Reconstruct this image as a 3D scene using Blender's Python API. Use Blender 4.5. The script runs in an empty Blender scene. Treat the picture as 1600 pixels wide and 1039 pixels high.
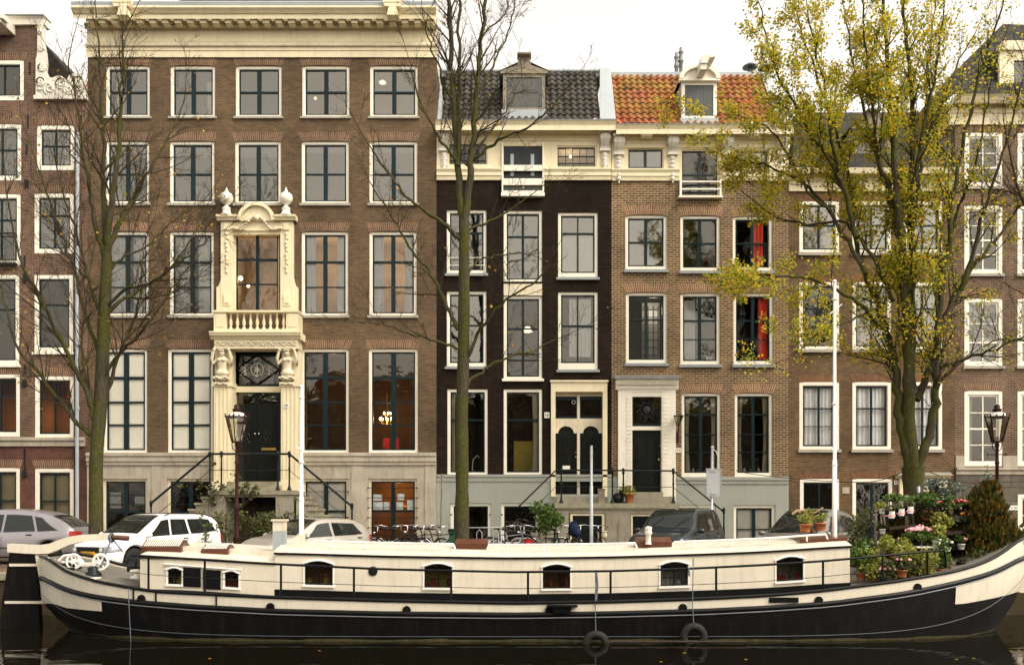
import bpy, math, random
from mathutils import Vector, Matrix, Quaternion
random.seed(7)
PI = math.pi
sc = bpy.context.scene
col = sc.collection
H = 1.64; F = 1408.0; HZ = 795.0; FY = 32.0          # eye height, focal length in photo pixels, horizon row, facade distance

def X(px, Y=FY): return (px - 800) * Y / F
def Z(py, Y=FY): return H + (HZ - py) * Y / F
def P(px, py, Y=FY): return Vector((X(px, Y), Y, Z(py, Y)))

# ---------------------------------------------------------------- mesh builder
SPLIT = {'plinth_moulding','plinth_pier','pier','party_wall_flashing','stone_block','hinge_pin','vent_box','wall_anchor','cellar_door','cellar_frame','scupper','door_batten','urn','chair_back','photo_frame',
 'windowsill_ornament','bollard','tread','stair_side','shutter','atlas_figure','poster','dormer_cheek','dormer_roof','doorstep','stoop_wall','roof_edge','mid_rail','rudder_strap','security_bar','side_wall','ridge_capping','roof_rail','fanlight_ornament','door_grille','door_knob','grip','winch','winch_drum'}
class MB:
    def __init__(s): s.v = []; s.f = []; s.uv = None; s.sm = []
    def add(s, vs, fs, sm=False):
        n = len(s.v); s.v += [tuple(q) for q in vs]
        for f in fs: s.f.append([i + n for i in f]); s.sm.append(sm)
        return s
    def box(s, x0, x1, y0, y1, z0, z1):
        return s.add([(x0,y0,z0),(x1,y0,z0),(x1,y1,z0),(x0,y1,z0),(x0,y0,z1),(x1,y0,z1),(x1,y1,z1),(x0,y1,z1)],
                     [(0,3,2,1),(4,5,6,7),(0,1,5,4),(1,2,6,5),(2,3,7,6),(3,0,4,7)])
    def quad(s, a, b, c, d): return s.add([a,b,c,d], [(0,1,2,3)])
    def prism(s, poly, y0, y1):                       # polygon in x,z pushed through y
        n = len(poly)
        vs = [(x,y0,z) for x,z in poly] + [(x,y1,z) for x,z in poly]
        return s.add(vs, [tuple(range(n)), tuple(range(2*n-1, n-1, -1))] + [(i, i+n, (i+1)%n+n, (i+1)%n) for i in range(n)])
    def prof(s, x0, x1, poly):                        # profile in y,z pushed along x
        n = len(poly)
        vs = [(x0,y,z) for y,z in poly] + [(x1,y,z) for y,z in poly]
        return s.add(vs, [tuple(range(n)), tuple(range(2*n-1, n-1, -1))] + [(i, i+n, (i+1)%n+n, (i+1)%n) for i in range(n)])
    def slab(s, poly, z0, z1):                        # polygon in x,y pushed through z
        n = len(poly)
        vs = [(x,y,z0) for x,y in poly] + [(x,y,z1) for x,y in poly]
        return s.add(vs, [tuple(range(n-1,-1,-1)), tuple(range(n, 2*n))] + [(i, (i+1)%n, (i+1)%n+n, i+n) for i in range(n)])
    def tube(s, pts, r, n=8, cap=True, sm=True):
        pts = [Vector(p) for p in pts]; m = len(pts)
        if not isinstance(r, (list, tuple)): r = [r]*m
        t = (pts[1]-pts[0]).normalized()
        u = t.orthogonal().normalized(); vs = []
        for i, p in enumerate(pts):
            t2 = (pts[min(i+1,m-1)] - pts[max(i-1,0)]).normalized()
            q = t.rotation_difference(t2); u = (q @ u).normalized(); t = t2
            w = t.cross(u)
            for k in range(n):
                a = 2*PI*k/n; vs.append(p + (u*math.cos(a) + w*math.sin(a))*r[i])
        fs = [(i*n+k, i*n+(k+1)%n, (i+1)*n+(k+1)%n, (i+1)*n+k) for i in range(m-1) for k in range(n)]
        s.add(vs, fs, sm)
        if cap: s.add(vs[:n], [tuple(range(n-1,-1,-1))]); s.add(vs[-n:], [tuple(range(n))])
        return s
    def lathe(s, c, prof, n=16, sm=True, ax='z', ry=1.0):
        c = Vector(c); vs = []; m = len(prof)
        for r, h in prof:
            for k in range(n):
                a = 2*PI*k/n; p, q = r*math.cos(a), r*math.sin(a)*ry
                vs.append(c + (Vector((p,q,h)) if ax=='z' else Vector((p,h,q)) if ax=='y' else Vector((h,p,q))))
        s.add(vs, [(i*n+k, i*n+(k+1)%n, (i+1)*n+(k+1)%n, (i+1)*n+k) for i in range(m-1) for k in range(n)], sm)
        s.add(vs[:n], [tuple(range(n-1,-1,-1))]); s.add(vs[-n:], [tuple(range(n))])
        return s
    def ball(s, c, rx, ry=None, rz=None, n=12):
        ry = ry or rx; rz = rz or rx; k = n//2
        vs = []; c = Vector(c)
        for i in range(k+1):
            a = PI*i/k
            for j in range(n):
                b = 2*PI*j/n; vs.append(c + Vector((rx*math.sin(a)*math.cos(b), ry*math.sin(a)*math.sin(b), -rz*math.cos(a))))
        return s.add(vs, [(i*n+j, i*n+(j+1)%n, (i+1)*n+(j+1)%n, (i+1)*n+j) for i in range(k) for j in range(n)], True)
    def torus(s, c, R, r, ax='y', n=24, m=8, a0=0, a1=2*PI):
        c = Vector(c); full = abs(a1-a0-2*PI) < 1e-6; pts = []
        N = n+1
        vs = []
        for i in range(N):
            a = a0 + (a1-a0)*i/n
            for j in range(m):
                b = 2*PI*j/m; rr = R + r*math.cos(b); h = r*math.sin(b)
                p, q = rr*math.cos(a), rr*math.sin(a)
                vs.append(c + (Vector((p,h,q)) if ax=='y' else Vector((p,q,h)) if ax=='z' else Vector((h,p,q))))
        return s.add(vs, [(i*m+j, (i+1)*m+j, (i+1)*m+(j+1)%m, i*m+(j+1)%m) for i in range(n) for j in range(m)], True)
    def xf(s, M): s.v = [tuple(M @ Vector(v)) for v in s.v]; return s
    def clusters(s, tol=.03):
        par = list(range(len(s.v)))
        def fd(i):
            while par[i] != i: par[i] = par[par[i]]; i = par[i]
            return i
        for f in s.f:
            for i in f[1:]: par[fd(i)] = fd(f[0])
        comp = {}
        for k, f in enumerate(s.f): comp.setdefault(fd(f[0]), []).append(k)
        bb = []
        for fs in comp.values():
            pts = [s.v[i] for f in fs for i in s.f[f]]
            bb.append([[min(p[a] for p in pts)-tol for a in range(3)], [max(p[a] for p in pts) for a in range(3)], fs])
        ch = True
        while ch:
            ch = False
            for i in range(len(bb)):
                for j in range(len(bb)-1, i, -1):
                    if all(bb[i][0][a] <= bb[j][1][a] and bb[j][0][a] <= bb[i][1][a] for a in range(3)):
                        bb[i] = [[min(bb[i][0][a], bb[j][0][a]) for a in range(3)], [max(bb[i][1][a], bb[j][1][a]) for a in range(3)], bb[i][2]+bb[j][2]]; del bb[j]; ch = True
        return [b[2] for b in bb]
    def build(s, name, mat, parent=None, uv=None, at=None):
        if name in SPLIT and parent and not uv:
            gr = s.clusters()
            if len(gr) > 1:
                for g in gr:
                    q = MB(); ids = sorted({i for f in g for i in s.f[f]}); mp = {i: k for k, i in enumerate(ids)}
                    q.v = [s.v[i] for i in ids]; q.f = [[mp[i] for i in s.f[f]] for f in g]; q.sm = [s.sm[f] for f in g]
                    o = q.build(name, mat, parent)
                return o
        off = wloc(parent) if parent else Vector((0,0,0))
        me = bpy.data.meshes.new(name)
        if at is not None: off = Vector(at)
        elif parent is None and s.v:
            xs = [v[0] for v in s.v]; ys = [v[1] for v in s.v]; zs = [v[2] for v in s.v]
            off = Vector(((min(xs)+max(xs))/2, (min(ys)+max(ys))/2, min(zs)))
        me.from_pydata([(v[0]-off.x, v[1]-off.y, v[2]-off.z) for v in s.v], [], s.f)
        me.polygons.foreach_set('use_smooth', s.sm)
        if uv:
            l = me.uv_layers.new(name='UVMap')
            l.data.foreach_set('uv', [c for p in uv for c in p])
        me.materials.append(mat); me.update()
        o = bpy.data.objects.new(name, me); col.objects.link(o)
        if parent: o.parent = parent
        else: o.location = off
        return o

def wloc(o):
    v = Vector((0,0,0))
    while o: v += o.location; o = o.parent
    return v
def tag(o, label, cat, group=None, kind=None):
    if label: o['label'] = label
    if cat: o['category'] = cat
    if group: o['group'] = group
    if kind: o['kind'] = kind
    return o
def empty(name, loc, label, cat, group=None, rz=0):
    o = bpy.data.objects.new(name, None); col.objects.link(o)
    o.location = loc; o.rotation_euler = (0,0,rz); o.empty_display_size = .2
    return tag(o, label, cat, group)
def copy_tree(o, parent=None, loc=None, rz=None, label=None):
    c = o.copy(); col.objects.link(c); c.parent = parent
    if loc is not None: c.location = loc
    if rz is not None: c.rotation_euler = (0,0,rz)
    if label: c['label'] = label
    for ch in [q for q in bpy.data.objects if q.parent == o]: copy_tree(ch, c)
    return c
def recolor(root, table):
    for q in [root] + list(root.children_recursive):
        if q.type == 'MESH' and q.name.split('.')[0] in table:
            q.material_slots[0].link = 'OBJECT'; q.material_slots[0].material = table[q.name.split('.')[0]]
def structure(o): o['kind'] = 'structure'; return o

def text(s, size, mat, parent, loc, rot=(PI/2,0,0), name='lettering', ext=.002):
    cu = bpy.data.curves.new(name, 'FONT'); cu.body = s; cu.size = size; cu.align_x = 'CENTER'; cu.align_y = 'CENTER'; cu.extrude = ext
    t = bpy.data.objects.new(name, cu); col.objects.link(t)
    dg = bpy.context.evaluated_depsgraph_get(); me = bpy.data.meshes.new_from_object(t.evaluated_get(dg))
    bpy.data.objects.remove(t); me.materials.clear(); me.materials.append(mat)
    o = bpy.data.objects.new(name, me); col.objects.link(o); o.parent = parent
    o.location = Vector(loc) - wloc(parent); o.rotation_euler = rot
    return o

# ---------------------------------------------------------------- materials
def newmat(name):
    m = bpy.data.materials.new(name); m.use_nodes = True; nt = m.node_tree
    return m, nt, nt.nodes['Principled BSDF'], nt.nodes['Material Output']
def N(nt, t, **kw):
    n = nt.nodes.new(t)
    for k, v in kw.items():
        if k in n.inputs: n.inputs[k].default_value = v
        else: setattr(n, k, v)
    return n
def c4(c): return (c[0], c[1], c[2], 1)
def noise(nt, scale, detail=4, rough=.6, vec=None):
    n = N(nt, 'ShaderNodeTexNoise'); n.inputs['Scale'].default_value = scale; n.inputs['Detail'].default_value = detail; n.inputs['Roughness'].default_value = rough
    if vec is not None: nt.links.new(vec, n.inputs['Vector'])
    return n.outputs['Fac']
def ramp(nt, fac, stops):
    r = N(nt, 'ShaderNodeValToRGB'); e = r.color_ramp.elements
    while len(e) < len(stops): e.new(.5)
    for i, (p, c) in enumerate(stops): e[i].position = p; e[i].color = c4(c) if len(c) == 3 else c
    nt.links.new(fac, r.inputs['Fac']); return r.outputs['Color']
def mix(nt, fac, a, b, mode='MIX'):
    m = N(nt, 'ShaderNodeMix', data_type='RGBA', blend_type=mode)
    for s, v in ((0, fac), (6, a), (7, b)):
        if hasattr(v, 'is_output'): nt.links.new(v, m.inputs[s])
        else: m.inputs[s].default_value = v if s == 0 else c4(v)
    return m.outputs[2]
def objco(nt): return N(nt, 'ShaderNodeTexCoord').outputs['Object']
def bump(nt, b, h, st=.3, dist=.01):
    n = N(nt, 'ShaderNodeBump', Strength=st, Distance=dist); nt.links.new(h, n.inputs['Height']); nt.links.new(n.outputs['Normal'], b.inputs['Normal'])
def paint(name, c, rough=.5, var=.12, scale=2.0, dirt=0.25, dirtc=(.12,.1,.07), bmp=.05, metal=0, coat=0, streak=True):
    m, nt, b, o = newmat(name); co = objco(nt)
    lo = [x*(1-var) for x in c]; hi = [min(1, x*(1+var)) for x in c]
    base = ramp(nt, noise(nt, scale, 6, .65, co), [(.3, lo), (.7, hi)])
    if dirt:
        mp = N(nt, 'ShaderNodeMapping'); mp.inputs['Scale'].default_value = (4, 4, .5) if streak else (1.5,1.5,1.5); nt.links.new(co, mp.inputs['Vector'])
        d = ramp(nt, noise(nt, 2.2, 8, .7, mp.outputs['Vector']), [(.5, (0,0,0)), (.8, (dirt,dirt,dirt))])
        base = mix(nt, d, base, dirtc)
    nt.links.new(base, b.inputs['Base Color'])
    b.inputs['Roughness'].default_value = rough; b.inputs['Metallic'].default_value = metal
    b.inputs['Coat Weight'].default_value = coat; b.inputs['Coat Roughness'].default_value = .04
    if max(c) < .06: b.inputs['Specular IOR Level'].default_value = .15
    elif rough > .6: b.inputs['Specular IOR Level'].default_value = .2
    if bmp: bump(nt, b, noise(nt, 30, 4, .6, co), bmp, .01)
    return m
def brick(name, c1, c2, mortar, bw=.21, rh=.065, ms=.10, uv=False, soot=.35, patch=(.5,.5,.5), rough=.85, grime=(.05,.04,.03)):
    m, nt, b, o = newmat(name)
    tc = N(nt, 'ShaderNodeTexCoord')
    if uv: vec = tc.outputs['UV']
    else:
        sp = N(nt, 'ShaderNodeSeparateXYZ'); nt.links.new(tc.outputs['Object'], sp.inputs[0])
        ad = N(nt, 'ShaderNodeMath', operation='ADD'); nt.links.new(sp.outputs[0], ad.inputs[0]); nt.links.new(sp.outputs[1], ad.inputs[1])
        cb = N(nt, 'ShaderNodeCombineXYZ'); nt.links.new(ad.outputs[0], cb.inputs[0]); nt.links.new(sp.outputs[2], cb.inputs[1]); vec = cb.outputs[0]
    t = N(nt, 'ShaderNodeTexBrick'); nt.links.new(vec, t.inputs['Vector'])
    t.inputs['Scale'].default_value = 1; t.inputs['Brick Width'].default_value = bw; t.inputs['Row Height'].default_value = rh
    t.inputs['Mortar Size'].default_value = ms*rh; t.inputs['Mortar Smooth'].default_value = .3; t.inputs['Bias'].default_value = 0
    t.inputs['Color1'].default_value = c4(c1); t.inputs['Color2'].default_value = c4(c2); t.inputs['Mortar'].default_value = c4(mortar)
    co = tc.outputs['Object']
    big = ramp(nt, noise(nt, .35, 5, .6, co), [(.32, (.62,.62,.64)), (.68, (1.22,1.17,1.1))])
    base = mix(nt, 1.0, t.outputs['Color'], big, 'MULTIPLY')
    mid = ramp(nt, noise(nt, 3.1, 6, .75, co), [(.3, (.78,.78,.8)), (.7, (1.2,1.17,1.12))])
    base = mix(nt, 1.0, base, mid, 'MULTIPLY')
    mp = N(nt, 'ShaderNodeMapping'); mp.inputs['Scale'].default_value = (2.5, 2.5, .25); nt.links.new(co, mp.inputs['Vector'])
    d = ramp(nt, noise(nt, 1.5, 8, .7, mp.outputs['Vector']), [(.48, (0,0,0)), (.8, (soot,)*3)])
    base = mix(nt, d, base, grime)
    nt.links.new(base, b.inputs['Base Color']); b.inputs['Roughness'].default_value = rough; b.inputs['Specular IOR Level'].default_value = .12
    inv = N(nt, 'ShaderNodeMath', operation='SUBTRACT'); inv.inputs[0].default_value = 1; nt.links.new(t.outputs['Fac'], inv.inputs[1])
    bump(nt, b, inv.outputs[0], .6, .012)
    return m
def emis(name, c, s):
    m, nt, b, o = newmat(name); b.inputs['Base Color'].default_value = c4(c); b.inputs['Emission Color'].default_value = c4(c); b.inputs['Emission Strength'].default_value = s*.5; return m
def glassmat(name, tint=(.82,.82,.79), refl=.08, wav=.25, ws=2.2):
    m, nt, b, o = newmat(name); nt.nodes.remove(b)
    tr = N(nt, 'ShaderNodeBsdfTransparent', Color=c4(tint)); gl = N(nt, 'ShaderNodeBsdfGlossy', Color=(.95,.91,.82,1), Roughness=.03)
    fr = N(nt, 'ShaderNodeFresnel', IOR=1.5 if tint[0] < .9 else 1.12); ad = N(nt, 'ShaderNodeMath', operation='ADD'); ad.inputs[1].default_value = refl - .04; ad.use_clamp = True
    nt.links.new(fr.outputs[0], ad.inputs[0])
    bp = N(nt, 'ShaderNodeBump', Strength=wav, Distance=.02)
    nt.links.new(noise(nt, ws, 2, .5, objco(nt)), bp.inputs['Height']); nt.links.new(bp.outputs[0], gl.inputs['Normal'])
    mx = N(nt, 'ShaderNodeMixShader'); nt.links.new(ad.outputs[0], mx.inputs[0]); nt.links.new(tr.outputs[0], mx.inputs[1]); nt.links.new(gl.outputs[0], mx.inputs[2])
    nt.links.new(mx.outputs[0], o.inputs[0]); return m
def leafmat(name, stops, trans=.35, rough=.55):
    m, nt, b, o = newmat(name)
    g = N(nt, 'ShaderNodeNewGeometry'); c = ramp(nt, g.outputs['Random Per Island'], stops)
    nt.links.new(c, b.inputs['Base Color']); b.inputs['Roughness'].default_value = rough
    tl = N(nt, 'ShaderNodeBsdfTranslucent'); nt.links.new(c, tl.inputs['Color'])
    mx = N(nt, 'ShaderNodeMixShader'); mx.inputs[0].default_value = trans
    nt.links.new(b.outputs[0], mx.inputs[1]); nt.links.new(tl.outputs[0], mx.inputs[2]); nt.links.new(mx.outputs[0], o.inputs[0]); return m

M = {}
M['brick_big'] = brick('brown_brick', (.150,.097,.055), (.088,.058,.036), (.165,.135,.092), .20, .062, .14, soot=.25)
M['brick_56'] = brick('black_brick', (.025,.015,.0095), (.012,.008,.006), (.010,.007,.005), .2, .065, .12, soot=.2)
M['brick_54'] = brick('orange_brown_brick', (.205,.122,.064), (.108,.064,.036), (.355,.30,.20), .23, .083, .16, soot=.12)
M['brick_52'] = brick('warm_brown_brick', (.158,.10,.050), (.095,.061,.034), (.20,.15,.10), .20, .064, .13, soot=.35)
M['brick_50'] = brick('grey_brown_brick', (.17,.11,.073), (.10,.065,.045), (.25,.2,.15), .20, .064, .15, soot=.25)
M['brick_left'] = brick('red_brown_brick', (.175,.105,.07), (.105,.062,.045), (.25,.19,.15), .20, .064, .14, soot=.25)
M['brick_left_low'] = brick('dark_red_brick', (.13,.055,.038), (.08,.034,.026), (.16,.11,.09), .20, .064, .12, soot=.3)
def soldier(n, c1, c2, mo, soot=.2): return brick(n, c1, c2, mo, .5, .07, .17, uv=True, soot=soot)
M['arch_big'] = soldier('brown_arch_brick', (.20,.11,.066), (.11,.062,.04), (.30,.24,.17))
M['arch_54'] = soldier('orange_arch_brick', (.27,.15,.08), (.17,.09,.05), (.42,.34,.24), .05)
M['arch_52'] = soldier('warm_arch_brick', (.20,.095,.042), (.13,.06,.032), (.20,.14,.10))
M['cream'] = paint('cream_paint', (.75,.655,.44), .5, .07, dirt=.22)
M['cream_dirty'] = paint('weathered_cream_paint', (.66,.58,.42), .55, .12, dirt=.45)
M['white'] = paint('white_paint', (.80,.75,.63), .45, .06, dirt=.15)
M['offwhite'] = paint('off_white_stone', (.66,.62,.54), .6, .12, dirt=.4)
M['stone'] = paint('plinth_limestone', (.40,.355,.28), .8, .16, 1.6, dirt=.65, dirtc=(.10,.085,.06), bmp=.3)
M['sill'] = paint('sill_stone', (.37,.34,.28), .7, .12, dirt=.3)
M['sill_blue'] = paint('blue_grey_sill', (.25,.27,.27), .6, .1, dirt=.2)
M['grey_paint'] = paint('grey_green_render', (.30,.315,.27), .75, .07, 1.2, dirt=.18, bmp=.15)
M['bluestone'] = brick('bluestone_blocks', (.17,.155,.125), (.115,.105,.088), (.06,.055,.045), 1.15, .48, .03, soot=.5)
M['moss_stone'] = paint('mossy_stone', (.30,.27,.19), .85, .25, 3, dirt=.85, dirtc=(.09,.095,.03), bmp=.4, streak=False)
M['stoop_stone'] = paint('stoop_stone', (.29,.26,.20), .8, .18, 2.5, dirt=.7, dirtc=(.08,.075,.045), bmp=.3)
M['sash'] = paint('dark_green_sash', (.008,.019,.022), .3, .1, dirt=0, bmp=0)
M['sash_grey'] = paint('slate_sash', (.03,.037,.042), .35, .1, dirt=0, bmp=0)
M['door'] = paint('glossy_black_green_door', (.009,.011,.010), .22, .2, dirt=.1, bmp=0, coat=.3)
M['black'] = paint('black_paint', (.006,.0065,.007), .35, .2, dirt=.15, dirtc=(.06,.045,.03), bmp=.05)
M['iron'] = paint('black_green_iron', (.012,.018,.019), .4, .2, dirt=.1, bmp=.05)
M['lampred'] = paint('dark_oxide_red_iron', (.032,.010,.008), .45, .2, dirt=.2, bmp=.05)
M['zinc'] = paint('zinc_sheet', (.34,.37,.39), .45, .1, 1.5, dirt=.3, dirtc=(.2,.2,.2), bmp=.05)
M['lead'] = paint('lead_grey', (.19,.20,.20), .55, .15, dirt=.3, bmp=.05)
M['steel'] = paint('galvanised_steel', (.42,.44,.45), .4, .12, dirt=.25, metal=.3, bmp=0)
M['brass'] = paint('brass', (.65,.42,.13), .25, .1, dirt=0, metal=1, bmp=0)
M['chrome'] = paint('chrome', (.75,.76,.78), .15, .05, dirt=.1, metal=1, bmp=0)
M['curtain'] = paint('sheer_curtain', (.82,.82,.83), .9, .08, dirt=0, bmp=0)
M['curtain_cream'] = paint('cream_curtain', (.62,.54,.40), .9, .1, dirt=0, bmp=0)
M['curtain_red'] = paint('red_curtain', (.45,.04,.025), .9, .25, dirt=0, bmp=0)
M['shutter'] = paint('cream_inner_shutter', (.92,.88,.76), .6, .05, dirt=.05, bmp=0)
M['blind'] = paint('olive_blind', (.19,.16,.09), .8, .1, dirt=.1, bmp=0)
M['greyboard'] = paint('grey_painted_board', (.40,.38,.33), .6, .1, dirt=.2)
M['shutter_dark'] = paint('dark_grey_green_board', (.055,.065,.062), .5, .15, dirt=.1)
for k, c in dict(room_dark=(.05,.038,.028), room_grey=(.28,.25,.22), room_beige=(.42,.32,.22), room_brown=(.20,.10,.045), room_orange=(.36,.17,.06), room_white=(.55,.52,.47), room_yellow=(.5,.4,.08), room_pink=(.45,.33,.26)).items():
    M[k] = paint(k, c, .9, .25, 1.2, dirt=0, bmp=0)
M['glass'] = glassmat('window_glass')
M['glass_hi'] = glassmat('upper_window_glass', (.6,.6,.57), .17, .12)
M['glass_clear'] = glassmat('clear_window_glass', (.97,.97,.95), .05, .15)
M['glass_dark'] = glassmat('dark_window_glass', (.25,.25,.24), .10, .35, 3.5)
M['lampglass'] = glassmat('lantern_glass', (.85,.85,.8), .12, .05)
M['car_glass'] = paint('tinted_car_glass', (.012,.015,.014), .04, .1, dirt=0, bmp=0)
M['car_glass'].node_tree.nodes['Principled BSDF'].inputs['Specular IOR Level'].default_value = .45
M['headlamp'] = paint('headlamp_glass', (.22,.23,.24), .08, .3, 9, dirt=.1, bmp=0)
M['bulb'] = emis('warm_bulb', (1,.72,.35), 14)
M['bulb_soft'] = emis('warm_lamp', (1,.75,.42), 2.6)
M['wood'] = paint('varnished_teak', (.09,.03,.014), .35, .3, 4, dirt=.2, bmp=.1, coat=.3)
M['wood_grey'] = paint('weathered_wood', (.25,.21,.16), .85, .25, 5, dirt=.4, bmp=.3)
M['wood_dark'] = paint('dark_stained_wood', (.04,.028,.022), .7, .3, 5, dirt=.2, bmp=.2)
M['rattan'] = paint('rattan', (.36,.24,.12), .7, .25, 12, dirt=.3, bmp=.4)
M['terracotta'] = paint('terracotta', (.42,.15,.06), .8, .15, 5, dirt=.25, bmp=.15)
M['potwhite'] = paint('white_pot', (.72,.70,.64), .5, .06, dirt=.2, bmp=0)
M['potblack'] = paint('black_pot', (.015,.015,.016), .4, .2, dirt=.1, bmp=0)
M['boat_cream'] = paint('boat_cream_paint', (.70,.635,.51), .36, .06, 1.3, dirt=.34, dirtc=(.33,.20,.10), bmp=.02, coat=.15)
M['boat_roof'] = paint('boat_roof_cream', (.60,.55,.46), .5, .10, 2.0, dirt=.6, dirtc=(.3,.22,.13), bmp=.05, streak=False)
M['boat_white'] = paint('boat_white_enamel', (.86,.83,.76), .3, .04, dirt=.1, bmp=0)
M['hull'] = paint('black_hull', (.0038,.0034,.0036), .5, .35, 2.5, dirt=.55, dirtc=(.028,.019,.013), bmp=.25)
M['rubber'] = paint('tyre_rubber', (.022,.021,.02), .8, .2, dirt=.2, bmp=.2)
M['rope'] = paint('blue_grey_rope', (.10,.12,.16), .9, .2, 20, dirt=.2, bmp=.2)
M['deck'] = paint('grey_deck', (.15,.14,.12), .75, .2, 3, dirt=.5, bmp=.2, streak=False)
M['yellow'] = paint('yellow_plate', (.75,.40,.02), .4, .04, dirt=.05, bmp=0)
M['ink'] = paint('black_ink', (.015,.015,.018), .6, .1, dirt=0, bmp=0)
M['plate_white'] = paint('white_enamel_plate', (.80,.77,.68), .3, .03, dirt=.08, bmp=0)
M['red'] = paint('red_plastic', (.45,.02,.02), .3, .1, dirt=0, bmp=0)
M['orange'] = paint('orange_plastic', (.75,.25,.02), .4, .1, dirt=0, bmp=0)
M['blue'] = paint('navy_fabric', (.012,.022,.06), .8, .2, dirt=0, bmp=.1)
M['pink'] = paint('pink_petals', (.70,.10,.18), .6, .3, 20, dirt=0, bmp=0)
M['palepink'] = paint('pale_pink_petals', (.72,.33,.36), .6, .3, 20, dirt=0, bmp=0)
M['poster'] = paint('poster_paper', (.6,.64,.62), .6, .3, 9, dirt=0, bmp=0)
M['leaf_autumn'] = leafmat('autumn_linden_leaf', [(0,(.14,.18,.018)), (.32,(.32,.35,.025)), (.62,(.54,.48,.03)), (.90,(.78,.56,.03)), (1,(.70,.30,.02))], .58)
M['leaf_gold'] = leafmat('golden_leaf', [(0,(.35,.25,.02)), (.6,(.55,.32,.03)), (1,(.45,.12,.02))], .4)
M['leaf_green'] = leafmat('bright_shrub_leaf', [(0,(.03,.07,.01)), (.6,(.08,.15,.02)), (1,(.16,.22,.03))], .3)
M['leaf_olive'] = leafmat('olive_leaf', [(0,(.03,.045,.012)), (.6,(.09,.105,.025)), (1,(.18,.17,.05))], .3)
M['leaf_lime'] = leafmat('lime_leaf', [(0,(.14,.18,.02)), (.6,(.32,.33,.05)), (1,(.45,.42,.10))], .35)
M['leaf_grey'] = leafmat('silver_blue_leaf', [(0,(.07,.10,.075)), (1,(.16,.19,.15))], .2)
M['leaf_conifer'] = leafmat('conifer_scale_leaf', [(0,(.022,.032,.006)), (.45,(.065,.07,.010)), (.75,(.14,.10,.012)), (1,(.24,.10,.012))], .2)
def barkmat(name, moss):
    m, nt, b, o = newmat(name); co = objco(nt)
    mp = N(nt, 'ShaderNodeMapping'); mp.inputs['Scale'].default_value = (7,7,1.2); nt.links.new(co, mp.inputs['Vector'])
    g = noise(nt, 3, 8, .75, mp.outputs['Vector'])
    base = ramp(nt, g, [(.3,(.018,.014,.009)), (.5,(.055,.045,.030)), (.75,(.12,.10,.068))])
    ms = ramp(nt, noise(nt, 1.3, 6, .7, co), [(.62-moss, (0,0,0)), (.75-moss, (.85,.85,.85))])
    base = mix(nt, ms, base, ramp(nt, noise(nt, 14, 4, .6, co), [(.3,(.028,.031,.006)), (.7,(.085,.086,.016))]))
    nt.links.new(base, b.inputs['Base Color']); b.inputs['Roughness'].default_value = .9; b.inputs['Specular IOR Level'].default_value = .1; bump(nt, b, g, .7, .03); return m
M['bark'] = barkmat('mossy_bark', .20)
M['bark2'] = barkmat('grey_bark', .05)
M['twig'] = paint('twig_bark', (.045,.035,.021), .9, .3, 3, dirt=0, bmp=0)
# ---------------------------------------------------------------- facade kit
def wall(x0, x1, z0, z1, holes, name, mat, parent, y=FY, depth=.35):
    xs = sorted(set([x0, x1] + [h[0] for h in holes if x0 < h[0] < x1] + [h[1] for h in holes if x0 < h[1] < x1]))
    zs = sorted(set([z0, z1] + [h[2] for h in holes if z0 < h[2] < z1] + [h[3] for h in holes if z0 < h[3] < z1]))
    b = MB()
    def hole(i, j):
        if i < 0 or j < 0 or i >= len(xs)-1 or j >= len(zs)-1: return None
        cx, cz = (xs[i]+xs[i+1])/2, (zs[j]+zs[j+1])/2
        return any(h[0] < cx < h[1] and h[2] < cz < h[3] for h in holes)
    for i in range(len(xs)-1):
        for j in range(len(zs)-1):
            a, c, d, e = xs[i], xs[i+1], zs[j], zs[j+1]
            if not hole(i, j):
                b.quad((a,y,d),(c,y,d),(c,y,e),(a,y,e))
                Y2 = y+depth
                if hole(i-1,j) is not False: b.quad((a,Y2,d),(a,y,d),(a,y,e),(a,Y2,e))
                if hole(i+1,j) is not False: b.quad((c,y,d),(c,Y2,d),(c,Y2,e),(c,y,e))
                if hole(i,j-1) is not False: b.quad((a,Y2,d),(c,Y2,d),(c,y,d),(a,y,d))
                if hole(i,j+1) is not False: b.quad((a,y,e),(c,y,e),(c,Y2,e),(a,Y2,e))
                b.quad((c,Y2,d),(a,Y2,d),(a,Y2,e),(c,Y2,e))
    return b.build(name, mat, parent)

def arch(x0, x1, z0, h, mat, parent, sp=.13, y=FY, name='brick_arch'):
    """flat arch of soldier bricks, slightly cambered, 6 mm proud"""
    n = 12; vs = []; uv = []; w = x1-x0; b = MB()
    def at(t, v):
        xx = x0 + w*t + (t-.5)*2*sp*v
        cz = z0 + .05*(1-(2*t-1)**2) + v*h - .045*v*(1-(2*t-1)**2)
        return xx, cz
    for i in range(n):
        t0, t1 = i/n, (i+1)/n
        q = [at(t0,0), at(t1,0), at(t1,1), at(t0,1)]
        b.add([(p[0], y-.006, p[1]) for p in q], [(0,1,2,3)])
        uv += [(.02, t0*w), (.02, t1*w), (.45, t1*w), (.45, t0*w)]
    p = [at(0,0), at(1,0), at(1,1), at(0,1)]
    for a, c in ((p[1],p[2]), (p[3],p[0]), (p[2],p[3])):
        b.quad((a[0],y-.006,a[1]), (a[0],y+.02,a[1]), (c[0],y+.02,c[1]), (c[0],y-.006,c[1])); uv += [(0,0)]*4
    for i in range(n):
        q0, q1 = at(i/n,0), at((i+1)/n,0)
        b.quad((q0[0],y-.006,q0[1]), (q0[0],y+.05,q0[1]), (q1[0],y+.05,q1[1]), (q1[0],y-.006,q1[1])); uv += [(.1,i/n*w)]*4
    return b.build(name, mat, parent, uv=uv)

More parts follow.
